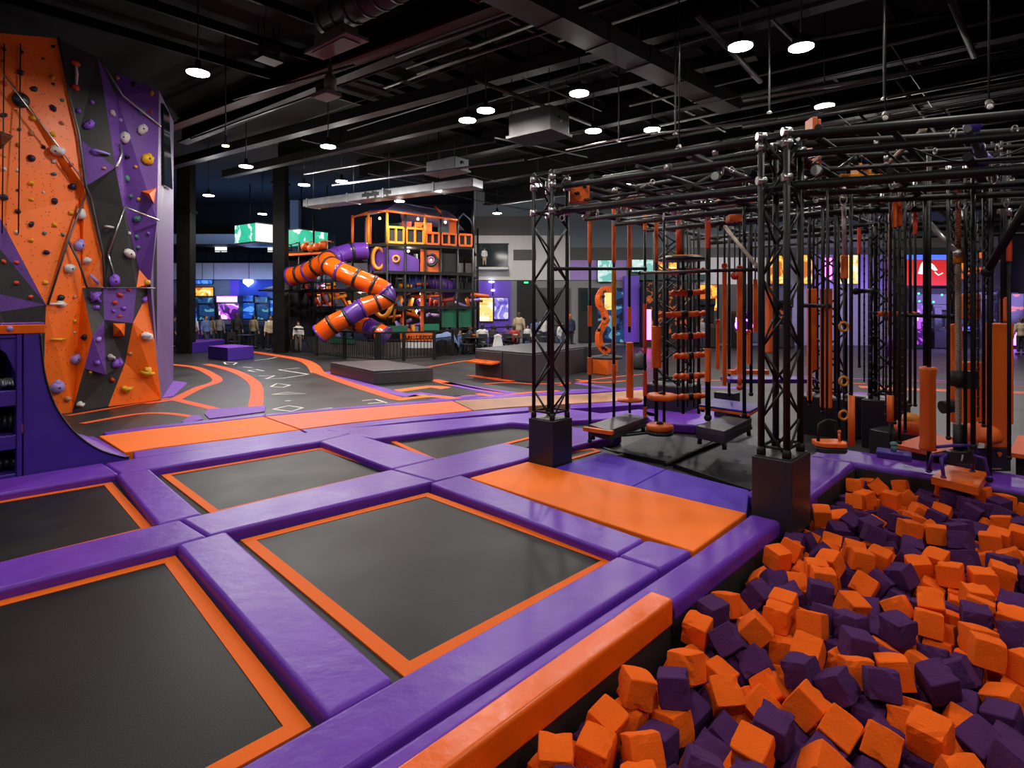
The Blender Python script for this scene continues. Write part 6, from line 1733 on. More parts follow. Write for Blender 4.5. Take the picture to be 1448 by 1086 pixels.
for px, Y, lab, m in ((671, 27.0, 'orange basket on the dark table left of the white shirted sitter', 'play_orange'), (706, 27.6, 'red basket on the dark table before the violet poster', 'hold_red'), (729, 27.2, 'white cup on the dark table before the pale hooded person', 'hold_white'), (655, 28.2, 'yellow basket on the dark table behind the blue cloth', 'hold_yellow')):
    c = P(px, 0, Y)
    tag(MB().lathe([(.06, 0), (.11, .1), (.12, .12), (.10, .115), (.05, .03)], (c.x, Y, .762), 12).build('food_basket', m), lab, 'basket')
person('person in red and black sitting at the table before the pale hooded person', 727, 487, 27.9, 1.7, PI, 'cloth_red', 'cloth_black', pose='sit', hair='hair_brown')
person('person in navy sitting at the table seen through the lattice tower', 779, 487, 28.2, 1.7, PI, 'cloth_navy', 'cloth_black', pose='sit')
person('child in blue sitting near the blue cloth, left of the tables', 650, 489, 27.6, 1.4, .8, 'cloth_blue', 'cloth_navy', pose='sit', hair='hair_brown')
person('person in grey and black standing between two arcade machines at the left', 310, 487, 32.0, 1.7, PI, 'cloth_grey', 'cloth_black')
person('person in khaki standing left of the pink screened machine', 300, 488, 31.5, 1.68, 2.6, 'cloth_khaki', 'cloth_navy', skin='skin_dark')
# ================================================================ lattice towers on plinths
def plinth(u0, u1, v0, v1, z0, z1, label):
    t = thing('plinth', label, 'plinth', Q((u0 + u1) / 2, (v0 + v1) / 2, z0), 'black plinths under the lattice towers')
    MB().uvbox(u0, u1, v0, v1, z0, z1).build('body', 'black_box', t, bevel=.008)
    MB().uvbox(u0 + .02, u1 - .02, v0 + .02, v1 - .02, z1 + .001, z1 + .012).build('top_plate', 'grey_steel', t)
    return t


def truss_tower(corners, z0, z1, r, label, bay=.34, lat=.0125):
    c = sum(corners, Vector()) / len(corners)
    t = thing('lattice_tower', label, 'lattice tower', (c.x, c.y, z0), 'black lattice towers of the rig')
    for p in corners:
        MB().tube([(p.x, p.y, z0), (p.x, p.y, z1)], r, 10).build('chord', 'black_metal', t)
        MB().lathe([(r * 1.35, 0), (r * 1.35, .05), (r, .08)], (p.x, p.y, z0), 10).build('foot_collar', 'black_metal', t)
    n = len(corners)
    k = max(2, int(round((z1 - z0) / bay)))
    for i in range(n):
        p, q = corners[i], corners[(i + 1) % n]
        mb = MB()
        for j in range(k):
            za, zb = z0 + (z1 - z0) * j / k, z0 + (z1 - z0) * (j + 1) / k
            zm = (za + zb) / 2
            # zigzag diagonals
            if (i + j) % 2:
                mb.tube([(p.x, p.y, za), (q.x, q.y, zb)], lat, 6)
            else:
                mb.tube([(q.x, q.y, za), (p.x, p.y, zb)], lat, 6)
        for z in (z0 + .08, z1 - .5, z1 - .04):
            mb.tube([(p.x, p.y, z), (q.x, q.y, z)], lat * 1.2, 6)
        mb.build('lattice_face', 'black_metal', t)
    return t


def square(u0, u1, v0, v1):
    return [Q(u0, v0), Q(u1, v0), Q(u1, v1), Q(u0, v1)]


ZT = 3.80
plinth(5.672, 6.07, -4.965, -4.575, 0.0, .70, 'black plinth under the left lattice tower, at the orange mat corner')
truss_tower(square(5.72, 6.02, -4.92, -4.62), .712, ZT, .025, 'left lattice tower of the rig with crossed black bracing')
plinth(5.66, 6.20, -2.155, -1.79, 0.0, .70, 'black plinth under the right lattice tower, at the pit corner')
truss_tower(square(5.73, 6.12, -2.09, -1.86), .712, 3.72, .031, 'right lattice tower of the rig, rising beside the foam pit')


def px_tower(px, py_base, w, zp, z1, lab_p, lab_t, r=.028):
    c = G(px, py_base)
    uu, vv = c.x * UX + c.y * UY, c.x * VX + c.y * VY
    plinth(uu - w, uu + w, vv - w, vv + w, 0, zp, lab_p)
    truss_tower(square(uu - w * .62, uu + w * .62, vv - w * .62, vv + w * .62), zp + .012, z1, r, lab_t, lat=.016)
    return uu, vv


px_tower(951, 588, .40, .62, 4.3, 'black plinth behind the stacked orange discs', 'lattice tower behind the peg ladder', .03)
px_tower(1253, 632, .27, .72, 4.1, 'black stepped plinth in the right rear of the rig', 'lattice tower in the right rear of the rig', .026)
px_tower(1170, 612, .36, .62, 4.1, 'wide black plinth behind the orange handled basket', 'lattice tower beside the ring string', .026)
t = tag(MB().prism([G(1229, 642), G(1262, 650), G(1300, 640), G(1264, 632)], 0, .36).build('step_box', 'black_box', bevel=.01), 'low black box in front of the stepped plinth', 'box')
tag(MB().frame_box(G(1215, 618) + ZD * .34, UD * .14, VD * .22, ZD * .34).build('step_box', 'black_box', bevel=.03), 'tall black padded box right of the orange tube', 'box')
tag(MB().frame_box(G(1028, 602) + ZD * .3, UD * .14, VD * .18, ZD * .3).build('step_box', 'black_box', bevel=.01), 'black box standing behind the purple plank', 'box')

# ================================================================ overhead rig
A_ = Q(5.87, -4.77)
B_ = Q(5.93, -1.98)
C_ = Vector((4.58, 5.20, 0))
D_ = C_ + (C_ - B_).normalized() * 1.6
RIG = thing('overhead_rig', 'dense overhead grid of black pipes carried by the lattice towers', 'rig', ((A_ + B_) / 2) + ZD * 3.3)
path = [A_, B_, C_, D_]
rnd = random.Random(77)


def along(s):
    """point at distance s on the front edge of the rig roof"""
    for p, q in zip(path[:-1], path[1:]):
        L = (q - p).length
        if s <= L:
            return p.lerp(q, s / L)
        s -= L
    return path[-1]


TOT = sum((q - p).length for p, q in zip(path[:-1], path[1:]))
DEP = 6.0
for z, r in ((ZT, .045), (ZT - .18, .035), (3.32, .045)):
    mb = MB().tube([A_ + ZD * z, B_ + ZD * (z - .06), C_ + ZD * z, D_ + ZD * z], r, 10)
    mb.build('edge_pipe', 'black_metal', RIG)
for d in (.75, 1.5, 2.3, 3.1, 3.9, 4.7, 5.4, 6.0):
    for z in (ZT - .02, 3.34):
        zz = z + rnd.uniform(-.06, .06)
        MB().tube([A_ + UD * d + ZD * zz, B_ + UD * d + ZD * zz, C_ + UD * d + ZD * zz, D_ + UD * d + ZD * zz], rnd.choice([.03, .04, .035]), 8).build('cross_pipe', 'black_metal', RIG)
s = 0.0
k = 0
while s < TOT:
    p = along(s)
    for z in (ZT - .09, 3.41):
        zz = z + rnd.uniform(-.05, .05)
        MB().tube([p + ZD * zz, p + UD * DEP + ZD * zz], rnd.choice([.028, .034, .04]), 8).build('long_pipe', 'black_metal' if rnd.random() < .8 else 'grey_steel', RIG)
    s += .62
    k += 1
for i in range(16):
    p = along(rnd.uniform(0, TOT)) + UD * rnd.uniform(0, DEP - 1)
    q = p + UD * rnd.uniform(.4, 1.2) + VD * rnd.uniform(-.8, .8)
    MB().tube([p + ZD * 3.36, q + ZD * (ZT - .05)], .024, 6).build('diagonal_brace', rnd.choice(['black_metal', 'grey_steel', 'steel', 'black_metal']), RIG)
for d in (.38, 1.1, 1.9, 2.7, 3.5, 4.3, 5.0):
    zz = rnd.uniform(3.42, ZT - .12)
    MB().tube([A_ + UD * d + ZD * zz, B_ + UD * d + ZD * (zz + rnd.uniform(-.04, .04)), C_ + UD * d + ZD * zz, D_ + UD * d + ZD * zz], rnd.choice([.016, .02, .025]), 6).build('conduit', rnd.choice(['black_metal', 'grey_steel', 'black_metal']), RIG)
for i in range(14):
    p = along(rnd.uniform(0, TOT - .3))
    zz = rnd.uniform(3.45, ZT - .1)
    MB().tube([p + UD * rnd.uniform(0, 2) + ZD * zz, p + UD * rnd.uniform(3, DEP) + ZD * zz], rnd.choice([.014, .018]), 6).build('conduit', rnd.choice(['black_metal', 'grey_steel', 'pipe_red']), RIG)
for i in range(97):
    p = along(rnd.choice([0, .03, rnd.uniform(0, TOT), rnd.uniform(0, TOT)])) + UD * rnd.choice([0, 0, .75, 1.5, 2.3, 3.1, rnd.uniform(0, 5)])
    z = rnd.choice([ZT, ZT - .1, ZT - .18, 3.4, 3.34])
    a = rnd.choice([UD, VD])
    q = rnd.uniform(.6, 1.0)
    MB().tube([p + ZD * z - a * .03 * q, p + ZD * z + a * .03 * q], .05 * q, 8).build('pipe_clamp', 'steel' if rnd.random() < .75 else 'black_metal', RIG)
for i in range(64):
    p = along(rnd.uniform(0, TOT)) + UD * rnd.choice([0, .75, 1.5, 2.3, 3.1, rnd.uniform(0, 4)])
    z = rnd.choice([3.26, 3.27, 3.25, 3.70])
    MB().torus(p + ZD * (z - .03), rnd.uniform(.022, .038), .007, Vector((1, 0, 0)) if rnd.random() < .5 else Vector((0, 1, 0)), ZD * 1.3, 12).build('carabiner', 'steel', RIG)
for i in range(18):
    s0 = rnd.uniform(0, TOT - 1)
    p = along(s0) + UD * rnd.uniform(0, 4)
    q = p + UD * rnd.uniform(-.6, 1.2) + VD * rnd.uniform(.4, 1.2)
    a, b = p + ZD * 3.6, q + ZD * 3.65
    MB().tube([a.lerp(b, t / 6) - ZD * .16 * math.sin(math.pi * t / 6) for t in range(7)], .009, 5).build('drooping_cable', rnd.choice(['black_rubber', 'grey_steel', 'black_rubber']), RIG)
for pt in (square(5.72, 6.02, -4.92, -4.62) + square(5.73, 6.12, -2.09, -1.86)):
    for z in (3.30, 3.62, 3.72):
        MB().tube([pt + ZD * z - VD * .03 - UD * .03, pt + ZD * z + VD * .03 + UD * .03], .04, 8).build('tower_clamp', 'steel', RIG)
# mid-height bars between the towers
def bar(px0, py0, Y0, px1, py1, Y1, r, label, m='black_metal', name='cross_bar'):
    a, b = P(px0, py0, Y0), P(px1, py1, Y1)
    t = tag(MB().tube([a, b], r, 8).ball(a, r * 1.5, n=8).ball(b, r * 1.5, n=8).build(name, m), label, 'bar')
    return t


bar(786, 380, 7.35, 912, 380, 8.6, .022, 'thin black bar running right from the middle of the left lattice tower')
bar(905, 386, 8.9, 1071, 381, 7.2, .022, 'thin black bar crossing above the orange straps to the right lattice tower')
bar(1133, 432, 5.9, 1172, 433, 7.6, .022, 'short black bar right of the right lattice tower, before the orange panel')
bar(1210, 412, 7.4, 1234, 411, 8.6, .03, 'short dark bar with an orange tip on the grey wall side')
bar(1240, 444, 7.9, 1347, 448, 7.2, .024, 'black bar carrying orange pegs before the violet screen')
bar(1310, 311, 7.0, 1354, 358, 6.6, .03, 'silver and teal diagonal strut under the right half of the rig', 'steel', 'strut')
bar(1396, 384, 6.2, 1460, 276, 5.6, .04, 'long black diagonal strut at the right picture edge', 'black_metal', 'strut')
bar(1255, 232, 6.6, 1305, 184, 6.0, .025, 'tan diagonal strut beside the yellow roof bracket', 'rope_tan', 'strut')
bar(1375, 178, 5.9, 1389, 226, 6.3, .055, 'short mauve diagonal beam in the rig roof', 'purple_dark', 'strut')
bar(1132, 225, 5.9, 1182, 258, 7.4, .05, 'dark red brown diagonal beam right of the right lattice tower', 'pipe_red', 'strut')
bar(1026, 322, 7.8, 1070, 376, 6.6, .022, 'thin tan diagonal rod left of the right lattice tower', 'rope_tan', 'strut')

# orange brackets and housings in the roof


def bracket(label, boxes, Y, m='play_orange', holes=()):
    x0, x1 = min(b[0] for b in boxes), max(b[2] for b in boxes)
    y1 = max(b[3] for b in boxes)
    t = thing('rig_bracket', label, 'bracket', P((x0 + x1) / 2, y1, Y), 'orange fittings in the rig roof')
    for a, b, c, d in boxes:
        lo, hi = P(a, d, Y), P(c, b, Y)
        MB().box(lo.x, hi.x, Y - .05, Y + .12, lo.z, hi.z).build('plate', m, t, bevel=.008)
    for a, b, s in holes:
        MB().ball(P(a, b, Y - .06), s / FP * Y, .03, s / FP * Y * .6, 0, 10).build('opening', 'hold_black', t)
    return t


bracket('orange housing with dark holes near the left tower top', [(805, 261, 833, 286)], 7.7, 'play_orange', [(816, 273, 4), (827, 264, 3)])
bracket('smaller orange housing further right of the left tower top', [(874, 278, 900, 294)], 8.3, 'play_orange', [(888, 288, 3)])
bracket('long orange housing in the rig roof left of the right tower', [(1016, 281, 1068, 290), (1030, 304, 1048, 314)], 8.2, 'play_orange', [(1045, 285, 3)])
bracket('upright orange bracket rising above the rig roof', [(1146, 167, 1153, 192), (1153, 170, 1158, 190), (1146, 200, 1151, 214), (1154, 222, 1158, 236)], 6.3)
bracket('yellow orange rail bracket on the lower rig pipe', [(1186, 247, 1246, 252), (1211, 232, 1216, 247), (1222, 234, 1233, 240), (1224, 240, 1229, 247)], 6.7, 'play_yellow')

# ================================================================ hanging obstacles


def rod(px, py0, py1, Y, label, r=.022, bands=(), m='black_metal', name='hanging_rod', knob=True, px1=None):
    """rod hung from the rig; bands = (py0, py1, material, radius)"""
    px1 = px if px1 is None else px1
    a, b = P(px, py0, Y), P(px1, py1, Y)
    t = thing(name, label, 'hanging rod', b, None)
    MB().tube([a, b], r, 8).build('rod', m, t)
    for q0, q1, mm, rr in bands:
        f0, f1 = (q0 - py0) / (py1 - py0), (q1 - py0) / (py1 - py0)
        MB().tube([a.lerp(b, f0), a.lerp(b, f1)], rr, 12).build('sleeve', mm, t, bevel=min(.01, rr * .3))
    if knob:
        MB().ball(b + ZD * r * 1.2, r * 1.5, r * 1.5, r * 1.4, 0, 8).build('end_knob', 'black_metal', t)
    MB().tube([a - ZD * .04, a + ZD * .04], r * 1.5, 8).build('top_coupling', 'steel', t)
    return t


po = 'play_orange'
hg = P(0, 255, 7.6)
rod(834, 302, 626, 8.4, 'first black and orange hanging rod right of the left lattice tower', bands=[(310, 372, po, .03), (432, 462, po, .03), (505, 530, po, .033)])
rod(868, 288, 602, 8.8, 'second hanging rod right of the left lattice tower, with long yellow orange sleeves', bands=[(296, 372, po, .03), (382, 462, 'play_yellow', .035), (515, 542, po, .03)])
rod(890, 300, 470, 9.0, 'third hanging rod right of the left lattice tower, ending above the orange foot post', bands=[(312, 382, po, .03), (434, 462, po, .03)], knob=False)
rod(912, 298, 594, 8.9, 'fourth hanging rod right of the left lattice tower, red sleeved', bands=[(304, 326, po, .03), (430, 500, 'hold_red', .028), (524, 560, 'hold_red', .03), (575, 596, po, .03)])
rod(928, 300, 600, 9.0, 'rod carrying the orange pad above the stacked discs', r=.03, bands=[(306, 372, po, .03), (461, 520, po, .075)])
t = rod(939, 300, 602, 8.7, 'black rod through the stacked orange discs')


def disc(px, py, Y, R, h, label, m='play_orange', base=True, wob=0):
    c = P(px, py, Y)
    t = thing('foothold_disc', label, 'foothold', c - ZD * h * .5)
    MB().lathe([(R * .9, -h / 2), (R, -h * .3), (R, h * .3), (R * .9, h / 2)], c, 26).build('pad', m, t)
    if base:
        MB().lathe([(R * .97, -h * 1.1), (R, -h * .95), (R, -h * .55), (R * .9, -h * .5)], c, 26).build('rubber_base', 'black_rubber', t)
    MB().lathe([(.05, h * .5), (.05, h * .7), (.03, h * .9)], c, 10).build('hub', 'black_metal', t)
    return t


disc(933, 604, 8.5, .19, .09, 'orange disc with a black base lowest on the rods, near the dark mats')
disc(936, 561, 8.8, .22, .085, 'wide orange disc above the black based one, before the plinth', base=False)
t = thing('foot_post', 'slim orange foam post on a small foot plate, right of the hanging rods', 'foam post', P(890.5, 566, 9.0))
MB().tube([P(890.5, 484, 9.0), P(890.5, 562, 9.0)], .055, 14).build('foam_sleeve', po, t, bevel=.01)
MB().lathe([(.19, 0), (.19, .03), (.05, .06)], P(890.5, 567, 9.0), 18).build('foot_plate', po, t)
MB().tube([P(890.5, 568, 9.0), P(890.5, 584, 9.0)], .02, 8).build('stub', 'black_metal', t)
# planks


def plank(pts, Y0, th, label, mtop, mside, grp='hanging planks'):
    """pts: pixel corners of the top with their distances"""
    vs = [P(a, b, y) for a, b, y in pts]
    c = sum(vs, Vector()) / len(vs)
    t = thing('hanging_plank', label, 'plank', c - ZD * th, grp)
    MB().slab(vs, (0, 0, -th * .45)).build('top_board', mtop, t, bevel=.008)
    MB().slab([v - ZD * th * .46 for v in vs], (0, 0, -th * .54)).build('frame', mside, t, bevel=.008)
    for i, v in enumerate(vs):
        w2 = v.lerp(c, .12)
        MB().tube([w2 - ZD * th * 1.0, w2 - ZD * th * 1.5], .03, 8).build('bolt', 'black_metal', t)
    return t


plank([(833, 600, 8.0), (862, 609, 7.7), (914, 590, 8.8), (886, 584, 9.1)], 8, .14, 'long purple grey swinging plank below the four hanging rods', 'grey_pad', 'black_box')
plank([(984, 602, 7.6), (1024, 610, 7.3), (1063, 591, 8.3), (1030, 585, 8.6)], 8, .16, 'grey plank with an orange and black edge, left of the right plinth', 'grey_pad', 'black_box')
plank([(988, 572, 8.7), (1060, 582, 8.2), (1078, 572, 8.9), (1010, 563, 9.4)], 8, .07, 'purple plank with a bright orange front edge behind the grey one', 'purple_dark', po)
tag(MB().frame_box(P(846, 609, 7.82), Vector((.17, -.13, 0)), Vector((.02, .03, 0)), ZD * .025).build('plank_clamp', po), 'orange clamp board on the near end of the swinging plank', 'clamp')

# peg ladder
t = thing('peg_ladder', 'tall ladder of orange peg rungs hanging from black poles', 'peg ladder', P(975, 580, 9.2))
YL = 9.3
for px in (966, 988):
    MB().tube([P(px, 290, YL), P(px, 585, YL)], .025, 8).build('pole', 'black_metal', t)
for px in (958, 972, 981):
    MB().tube([P(px, 290, YL + .15), P(px, 575, YL + .15)], .014, 6).build('rope', 'black_rubber', t)
for i, (py, xa, xb) in enumerate(((383, 924, 997), (413, 947, 998), (443.5, 930, 998), (474, 950, 997), (502, 952, 997), (531, 952, 997), (560, 951, 997))):
    mb = MB()
    a, b = P(xa, py + 2, YL - .08), P(xb, py, YL - .1)
    mb.tube([a, a.lerp(b, .25), a.lerp(b, .5), a.lerp(b, .75), b], [.03, .045, .05, .045, .03], 10)
    mb.build('rung', po, t)
    for q in (.1, .3, .55, .8, .96):
        c = a.lerp(b, q)
        MB().ball(c + Vector((0, -.02, .02)), .045, .05, .035, 0, 8, None, .15).build('peg', po if q not in (.55,) else 'hold_black', t)
    MB().tube([a.lerp(b, .48), a.lerp(b, .62)], .056, 10).build('rung_clamp', 'black_metal', t)
MB().lathe([(.36, 0), (.38, .03), (.30, .06), (.1, .08)], P(965, 369, YL), 20).build('top_plate', 'hold_black', t)
MB().lathe([(.30, .0), (.28, .02)], P(965, 364, YL), 20).build('top_ring', 'play_yellow', t)
MB().tube([P(960, 300, YL), P(960, 364, YL)], .045, 10).build('red_sleeve', 'hold_red', t)
# thick pole & straps in the middle
rod(1001, 262, 595, 8.3, 'thick black pole right of the peg ladder', .038, [(300, 352, 'hold_red', .04), (492, 540, po, .042)])


def strap(px, py0, py1, Y, w, label, m='play_orange', yt=300, lower=None):
    t = thing('hanging_strap', label, 'strap', P(px, py1, Y), 'orange straps hung in the middle of the rig')
    W2 = w / FP * Y
    c0, c1 = P(px, py0, Y), P(px, py1, Y)
    MB().frame_box((c0 + c1) / 2, (W2 / 2, 0, 0), (0, .015, 0), (c0 - c1) / 2).build('webbing', m, t)
    MB().tube([P(px, yt, Y), c0], .014, 6).build('cable', 'black_rubber', t)
    MB().torus(c0, W2 * .5, .018, Vector((1, 0, 0)), ZD, 12).build('ring', 'hold_red', t)
    if lower:
        MB().tube([c1, P(px, lower, Y)], .03, 8).ball(P(px, lower, Y), .05, .05, .04, 0, 8).build('tail', 'hold_red', t)
    return t


strap(1015, 455, 522, 8.8, 4.5, 'short orange strap just right of the thick black pole', lower=None)
strap(1024.5, 376, 545, 8.6, 5.5, 'longest orange strap, left of the pair in the middle of the rig')
strap(1046, 380, 528, 8.2, 7, 'widest orange strap, with a red knot at its top', lower=548)
strap(1058.5, 470, 515, 8.2, 4.5, 'small orange strap nearest the right lattice tower', yt=330)
t = thing('climbing_ball', 'round red ball hold beside the widest orange strap', 'knob', P(1039, 392, 8.2))
MB().ball(P(1039, 390, 8.2), .06, .05, .055, 0, 10, None, .1).build('knob', 'hold_red', t)
MB().tube([P(1039, 387, 8.2), P(1039, 310, 8.2)], .01, 5).build('cable', 'black_rubber', t)
t = thing('lit_ring', 'violet glowing ring in front of the pink screen', 'lamp', P(1052, 466, 12.5))
MB().torus(P(1052, 460, 12.5), .17, .022, Vector((1, 0, 0)), Vector((0, .2, .7)), 20).build('tube', 'purple_glow', t)
MB().tube([P(1052, 466, 12.5), P(1052, 545, 12.5)], .03, 8).build('stand', 'black_metal', t)
tag(MB().frame_box(P(1058, 526, 8.9), Vector((.28, 0, 0)), (0, .08, 0), ZD * .03).ball(P(1044, 524, 8.85), .06, .06, .05, 0, 8).build('foot_bar', po), 'orange foot bar hanging behind the right lattice tower', 'bar')
tag(MB().frame_box(P(1085, 537, 9.1), Vector((.65, 0, 0)), (0, .2, 0), ZD * .03).build('foot_bar', 'purple_dark'), 'dark purple bench board behind the right lattice tower', 'bar')
for px, y0, y1, Y, lab in ((1052.5, 250, 590, 7.4, 'thin black pole left of the right lattice tower, reaching the grey plank'), (1062, 260, 560, 8.6, 'thin black pole just left of the right lattice tower'), (1031, 300, 560, 9.6, 'black pole behind the longest orange strap')):
    rod(px, y0, y1, Y, lab, .024)

# panels


def panel(px0, px1, py0, py1, Y, label, m='play_orange', th=.12, top=None, name='crash_pad', base=None):
    a, b = P(px0, py1, Y), P(px1, py0, Y)
    t = thing(name, label, 'foam panel', ((a.x + b.x) / 2, Y, a.z), 'orange foam panels of the rig')
    MB().box(a.x, b.x, Y, Y + th, a.z, b.z).build('foam_body', m, t, bevel=.02)
    if top is not None:
        for f in (.25, .75):
            x = a.x + (b.x - a.x) * f
            MB().tube([(x, Y + th / 2, b.z - .02), (x, Y + th / 2, P(0, top, Y).z)], .014, 6).build('cable', 'black_rubber', t)
    return t


panel(1087, 1101, 405, 500, 7.2, 'orange foam panel seen through the right lattice tower', top=280)
panel(1146, 1156, 408, 524, 8.4, 'slim orange foam panel right of the right lattice tower', top=270)
panel(1165, 1178, 408, 578, 7.6, 'tall orange foam panel between two black poles, left of the ring string', top=270)
panel(1347, 1362, 458, 598, 7.6, 'orange foam panel behind the silver rope', top=260)
panel(1364, 1390, 512, 600, 8.0, 'broad orange foam panel right of the silver rope, half hidden by poles', top=260)
panel(1366, 1388, 415, 452, 8.4, 'orange foam block high on the right, below the mural', top=260)
panel(1402, 1429, 457, 634, 7.02, 'largest orange foam panel at the right, standing over the black base box', top=190)
panel(1431, 1434, 457, 600, 7.2, 'thin dark orange panel edge right of the largest panel', top=200)
panel(1424, 1429.5, 420, 455, 7.1, 'small orange foam block above the largest panel', top=230)
t = thing('foam_post', 'thick round orange foam post hanging over the pink board', 'foam post', P(1311, 636, 6.9))
MB().lathe([(.085, 0), (.09, .03), (.08, .1), (.078, .85), (.088, .93), (.085, .96)], P(1312, 636, 6.9), 18).build('foam_sleeve', po, t)
MB().tube([P(1308, 517, 6.9), P(1308, 250, 6.9)], .022, 8).build('rod', 'black_metal', t)
t = thing('foam_post', 'slim orange foam tube standing beside the basket handle, left of the padded box', 'foam post', P(1204, 630, 6.6))
MB().tube([P(1204, 559, 6.6), P(1204, 630, 6.6)], .035, 12).build('foam_sleeve', po, t)
MB().tube([P(1204, 559, 6.6), P(1204, 260, 6.6)], .016, 6).build('rod', 'black_metal', t)
t = thing('foam_post', 'short orange foam tube hanging over the small purple block', 'foam post', P(1259, 598, 6.9))
MB().tube([P(1259, 559, 6.9), P(1259, 596, 6.9)], .036, 12).build('foam_sleeve', po, t)
MB().tube([P(1259, 559, 6.9), P(1259, 250, 6.9)], .016, 6).build('rod', 'black_metal', t)
MB().tube([P(1259, 598, 6.9), P(1259, 632, 6.9)], .016, 6).build('lower_rod', 'black_metal', t)
# white pole with an orange grip and ring string
t = thing('grip_pole', 'pale grey pole ending in an orange grip, above the ring string', 'hanging rod', P(1194, 395, 7.0))
MB().tube([P(1193, 264, 7.0), P(1194, 362, 7.0)], .025, 10).build('pole', 'hold_white', t)
MB().tube([P(1194, 361, 7.0), P(1194, 394, 7.0)], .04, 12).build('grip', po, t, bevel=.01)
MB().torus(P(1193, 262, 7.0), .035, .012, Vector((1, 0, 0)), ZD, 12).build('eye', 'steel', t)
t = thing('ring_string', 'string of three orange rings hanging one below the other', 'hanging rings', P(1193, 595, 6.9))
MB().tube([P(1193, 394, 6.9), P(1193, 592, 6.9)], .01, 6).build('cord', 'black_rubber', t)
for py in (462, 539, 587):
    MB().torus(P(1193, py, 6.86), .05, .014, Vector((1, 0, 0)), ZD, 18).build('ring', 'play_yellow', t)
    MB().ball(P(1193, py - 6.5, 6.88), .025, .025, .03, 0, 8).build('ring_clip', 'black_rubber', t)
# basket
t = thing('swing_basket', 'black handled swing basket with an orange rim, in front of the wide plinth', 'swing', P(1172, 638, 6.1))
c = P(1172, 630, 6.1)
vs = [c + Vector((x, y, 0)) for x, y in ((-.16, -.05), (-.10, -.12), (.10, -.14), (.16, -.06), (.13, .1), (-.13, .1))]
MB().slab(vs, (0, 0, .05)).build('rim', po, t, bevel=.012)
MB().slab([v - ZD * .055 for v in vs], (0, 0, .05)).build('base', 'black_rubber', t, bevel=.008)
MB().tube([c + Vector((-.12, -.02, .04)), c + Vector((-.11, -.02, .22)), c + Vector((-.03, -.02, .27)), c + Vector((.06, -.02, .25)), c + Vector((.10, -.02, .1)), c + Vector((.11, -.02, .04))], .016, 8).build('handle', 'black_metal', t)
MB().tube([c + Vector((.09, -.03, .05)), c + Vector((.09, -.03, .14))], .012, 8).ball(c + Vector((.09, -.03, .15)), .02, .02, .02, 0, 8).build('lever', po, t)
MB().tube([c + Vector((-.03, -.02, .27)), P(1170, 250, 6.1)], .012, 6).build('cable', 'black_rubber', t)
# purple hanging block
t = thing('hanging_block', 'small purple block hanging just over the far pit ledge', 'foothold', P(1264, 652, 6.7))
c = P(1264, 643, 6.7)
MB().frame_box(c, UD * .12 - VD * .02, VD * .17, ZD * .04).build('block', 'purple_dark', t, bevel=.015)
MB().tube([c + ZD * .04, c + ZD * .10], .03, 8).ball(c + ZD * .12, .04, .04, .03, 0, 8, None, .1).build('shackle', 'hold_teal', t)
# pink and orange boards in the right rear


def board(pts, th, z, label, m, side, zs=0.0):
    poly = [G(a, b, z) for a, b in pts]
    c = sum(poly, Vector()) / len(poly)
    t = thing('foot_board', label, 'board', (c.x, c.y, 0), 'boards under the right half of the rig')
    MB().prism(poly, z - .02, z).build('top_sheet', m, t)
    MB().prism(poly, z - th, z - .021).build('frame', side, t)
    if zs == 0:
        MB().prism([p.lerp(c, .25) for p in poly], zs, z - th - .001).build('support', 'black_box', t)
    return t


board([(1264, 628), (1320, 640), (1372, 630), (1318, 611)], .05, .30, 'pink orange board under the thick foam post', 'salmon_mat', po)
board([(1426, 640), (1500, 650), (1500, 625), (1440, 615)], .05, .32, 'pink orange board at the right picture edge', 'salmon_mat', po)
board([(1345, 618), (1395, 626), (1400, 610), (1360, 604)], .05, .34, 'pink orange board behind the silver rope', 'salmon_mat', po)
t = thing('foam_bollard', 'rounded orange foam stool with a yellow lump on top, left of the thick foam post', 'foam stool', P(1289, 612, 7.4))
MB().lathe([(.16, 0), (.19, .05), (.19, .12), (.10, .16)], P(1289, 612, 7.4), 16).build('cushion', po, t)
MB().ball(P(1289, 594, 7.4), .12, .1, .09, 0, 12, None, .12).build('lump', 'play_yellow', t)
t = thing('foam_bollard', 'rounded orange foam stool below the broad orange panel', 'foam stool', P(1386, 620, 7.0))
MB().lathe([(.2, 0), (.22, .05), (.18, .14), (.08, .2)], P(1386, 622, 7.0), 16).build('cushion', po, t)
MB().tube([P(1386, 604, 7.0), P(1386, 596, 7.0)], .02, 8).build('stem', 'black_metal', t)
# chain rope and spider base
t = thing('silver_rope', 'thick silver and tan braided rope with a brown upper length', 'rope', P(1355, 655, 6.65))


def braid(a, b, R, r, turns, m, name):
    n = int(turns * 8)
    for ph in (0, 2.1, 4.2):
        pts = [a.lerp(b, i / n) + Vector((math.cos(i / 8 * 2 * math.pi + ph) * R, math.sin(i / 8 * 2 * math.pi + ph) * R, 0)) for i in range(n + 1)]
        MB().tube(pts, r, 6).build(name, m, t)


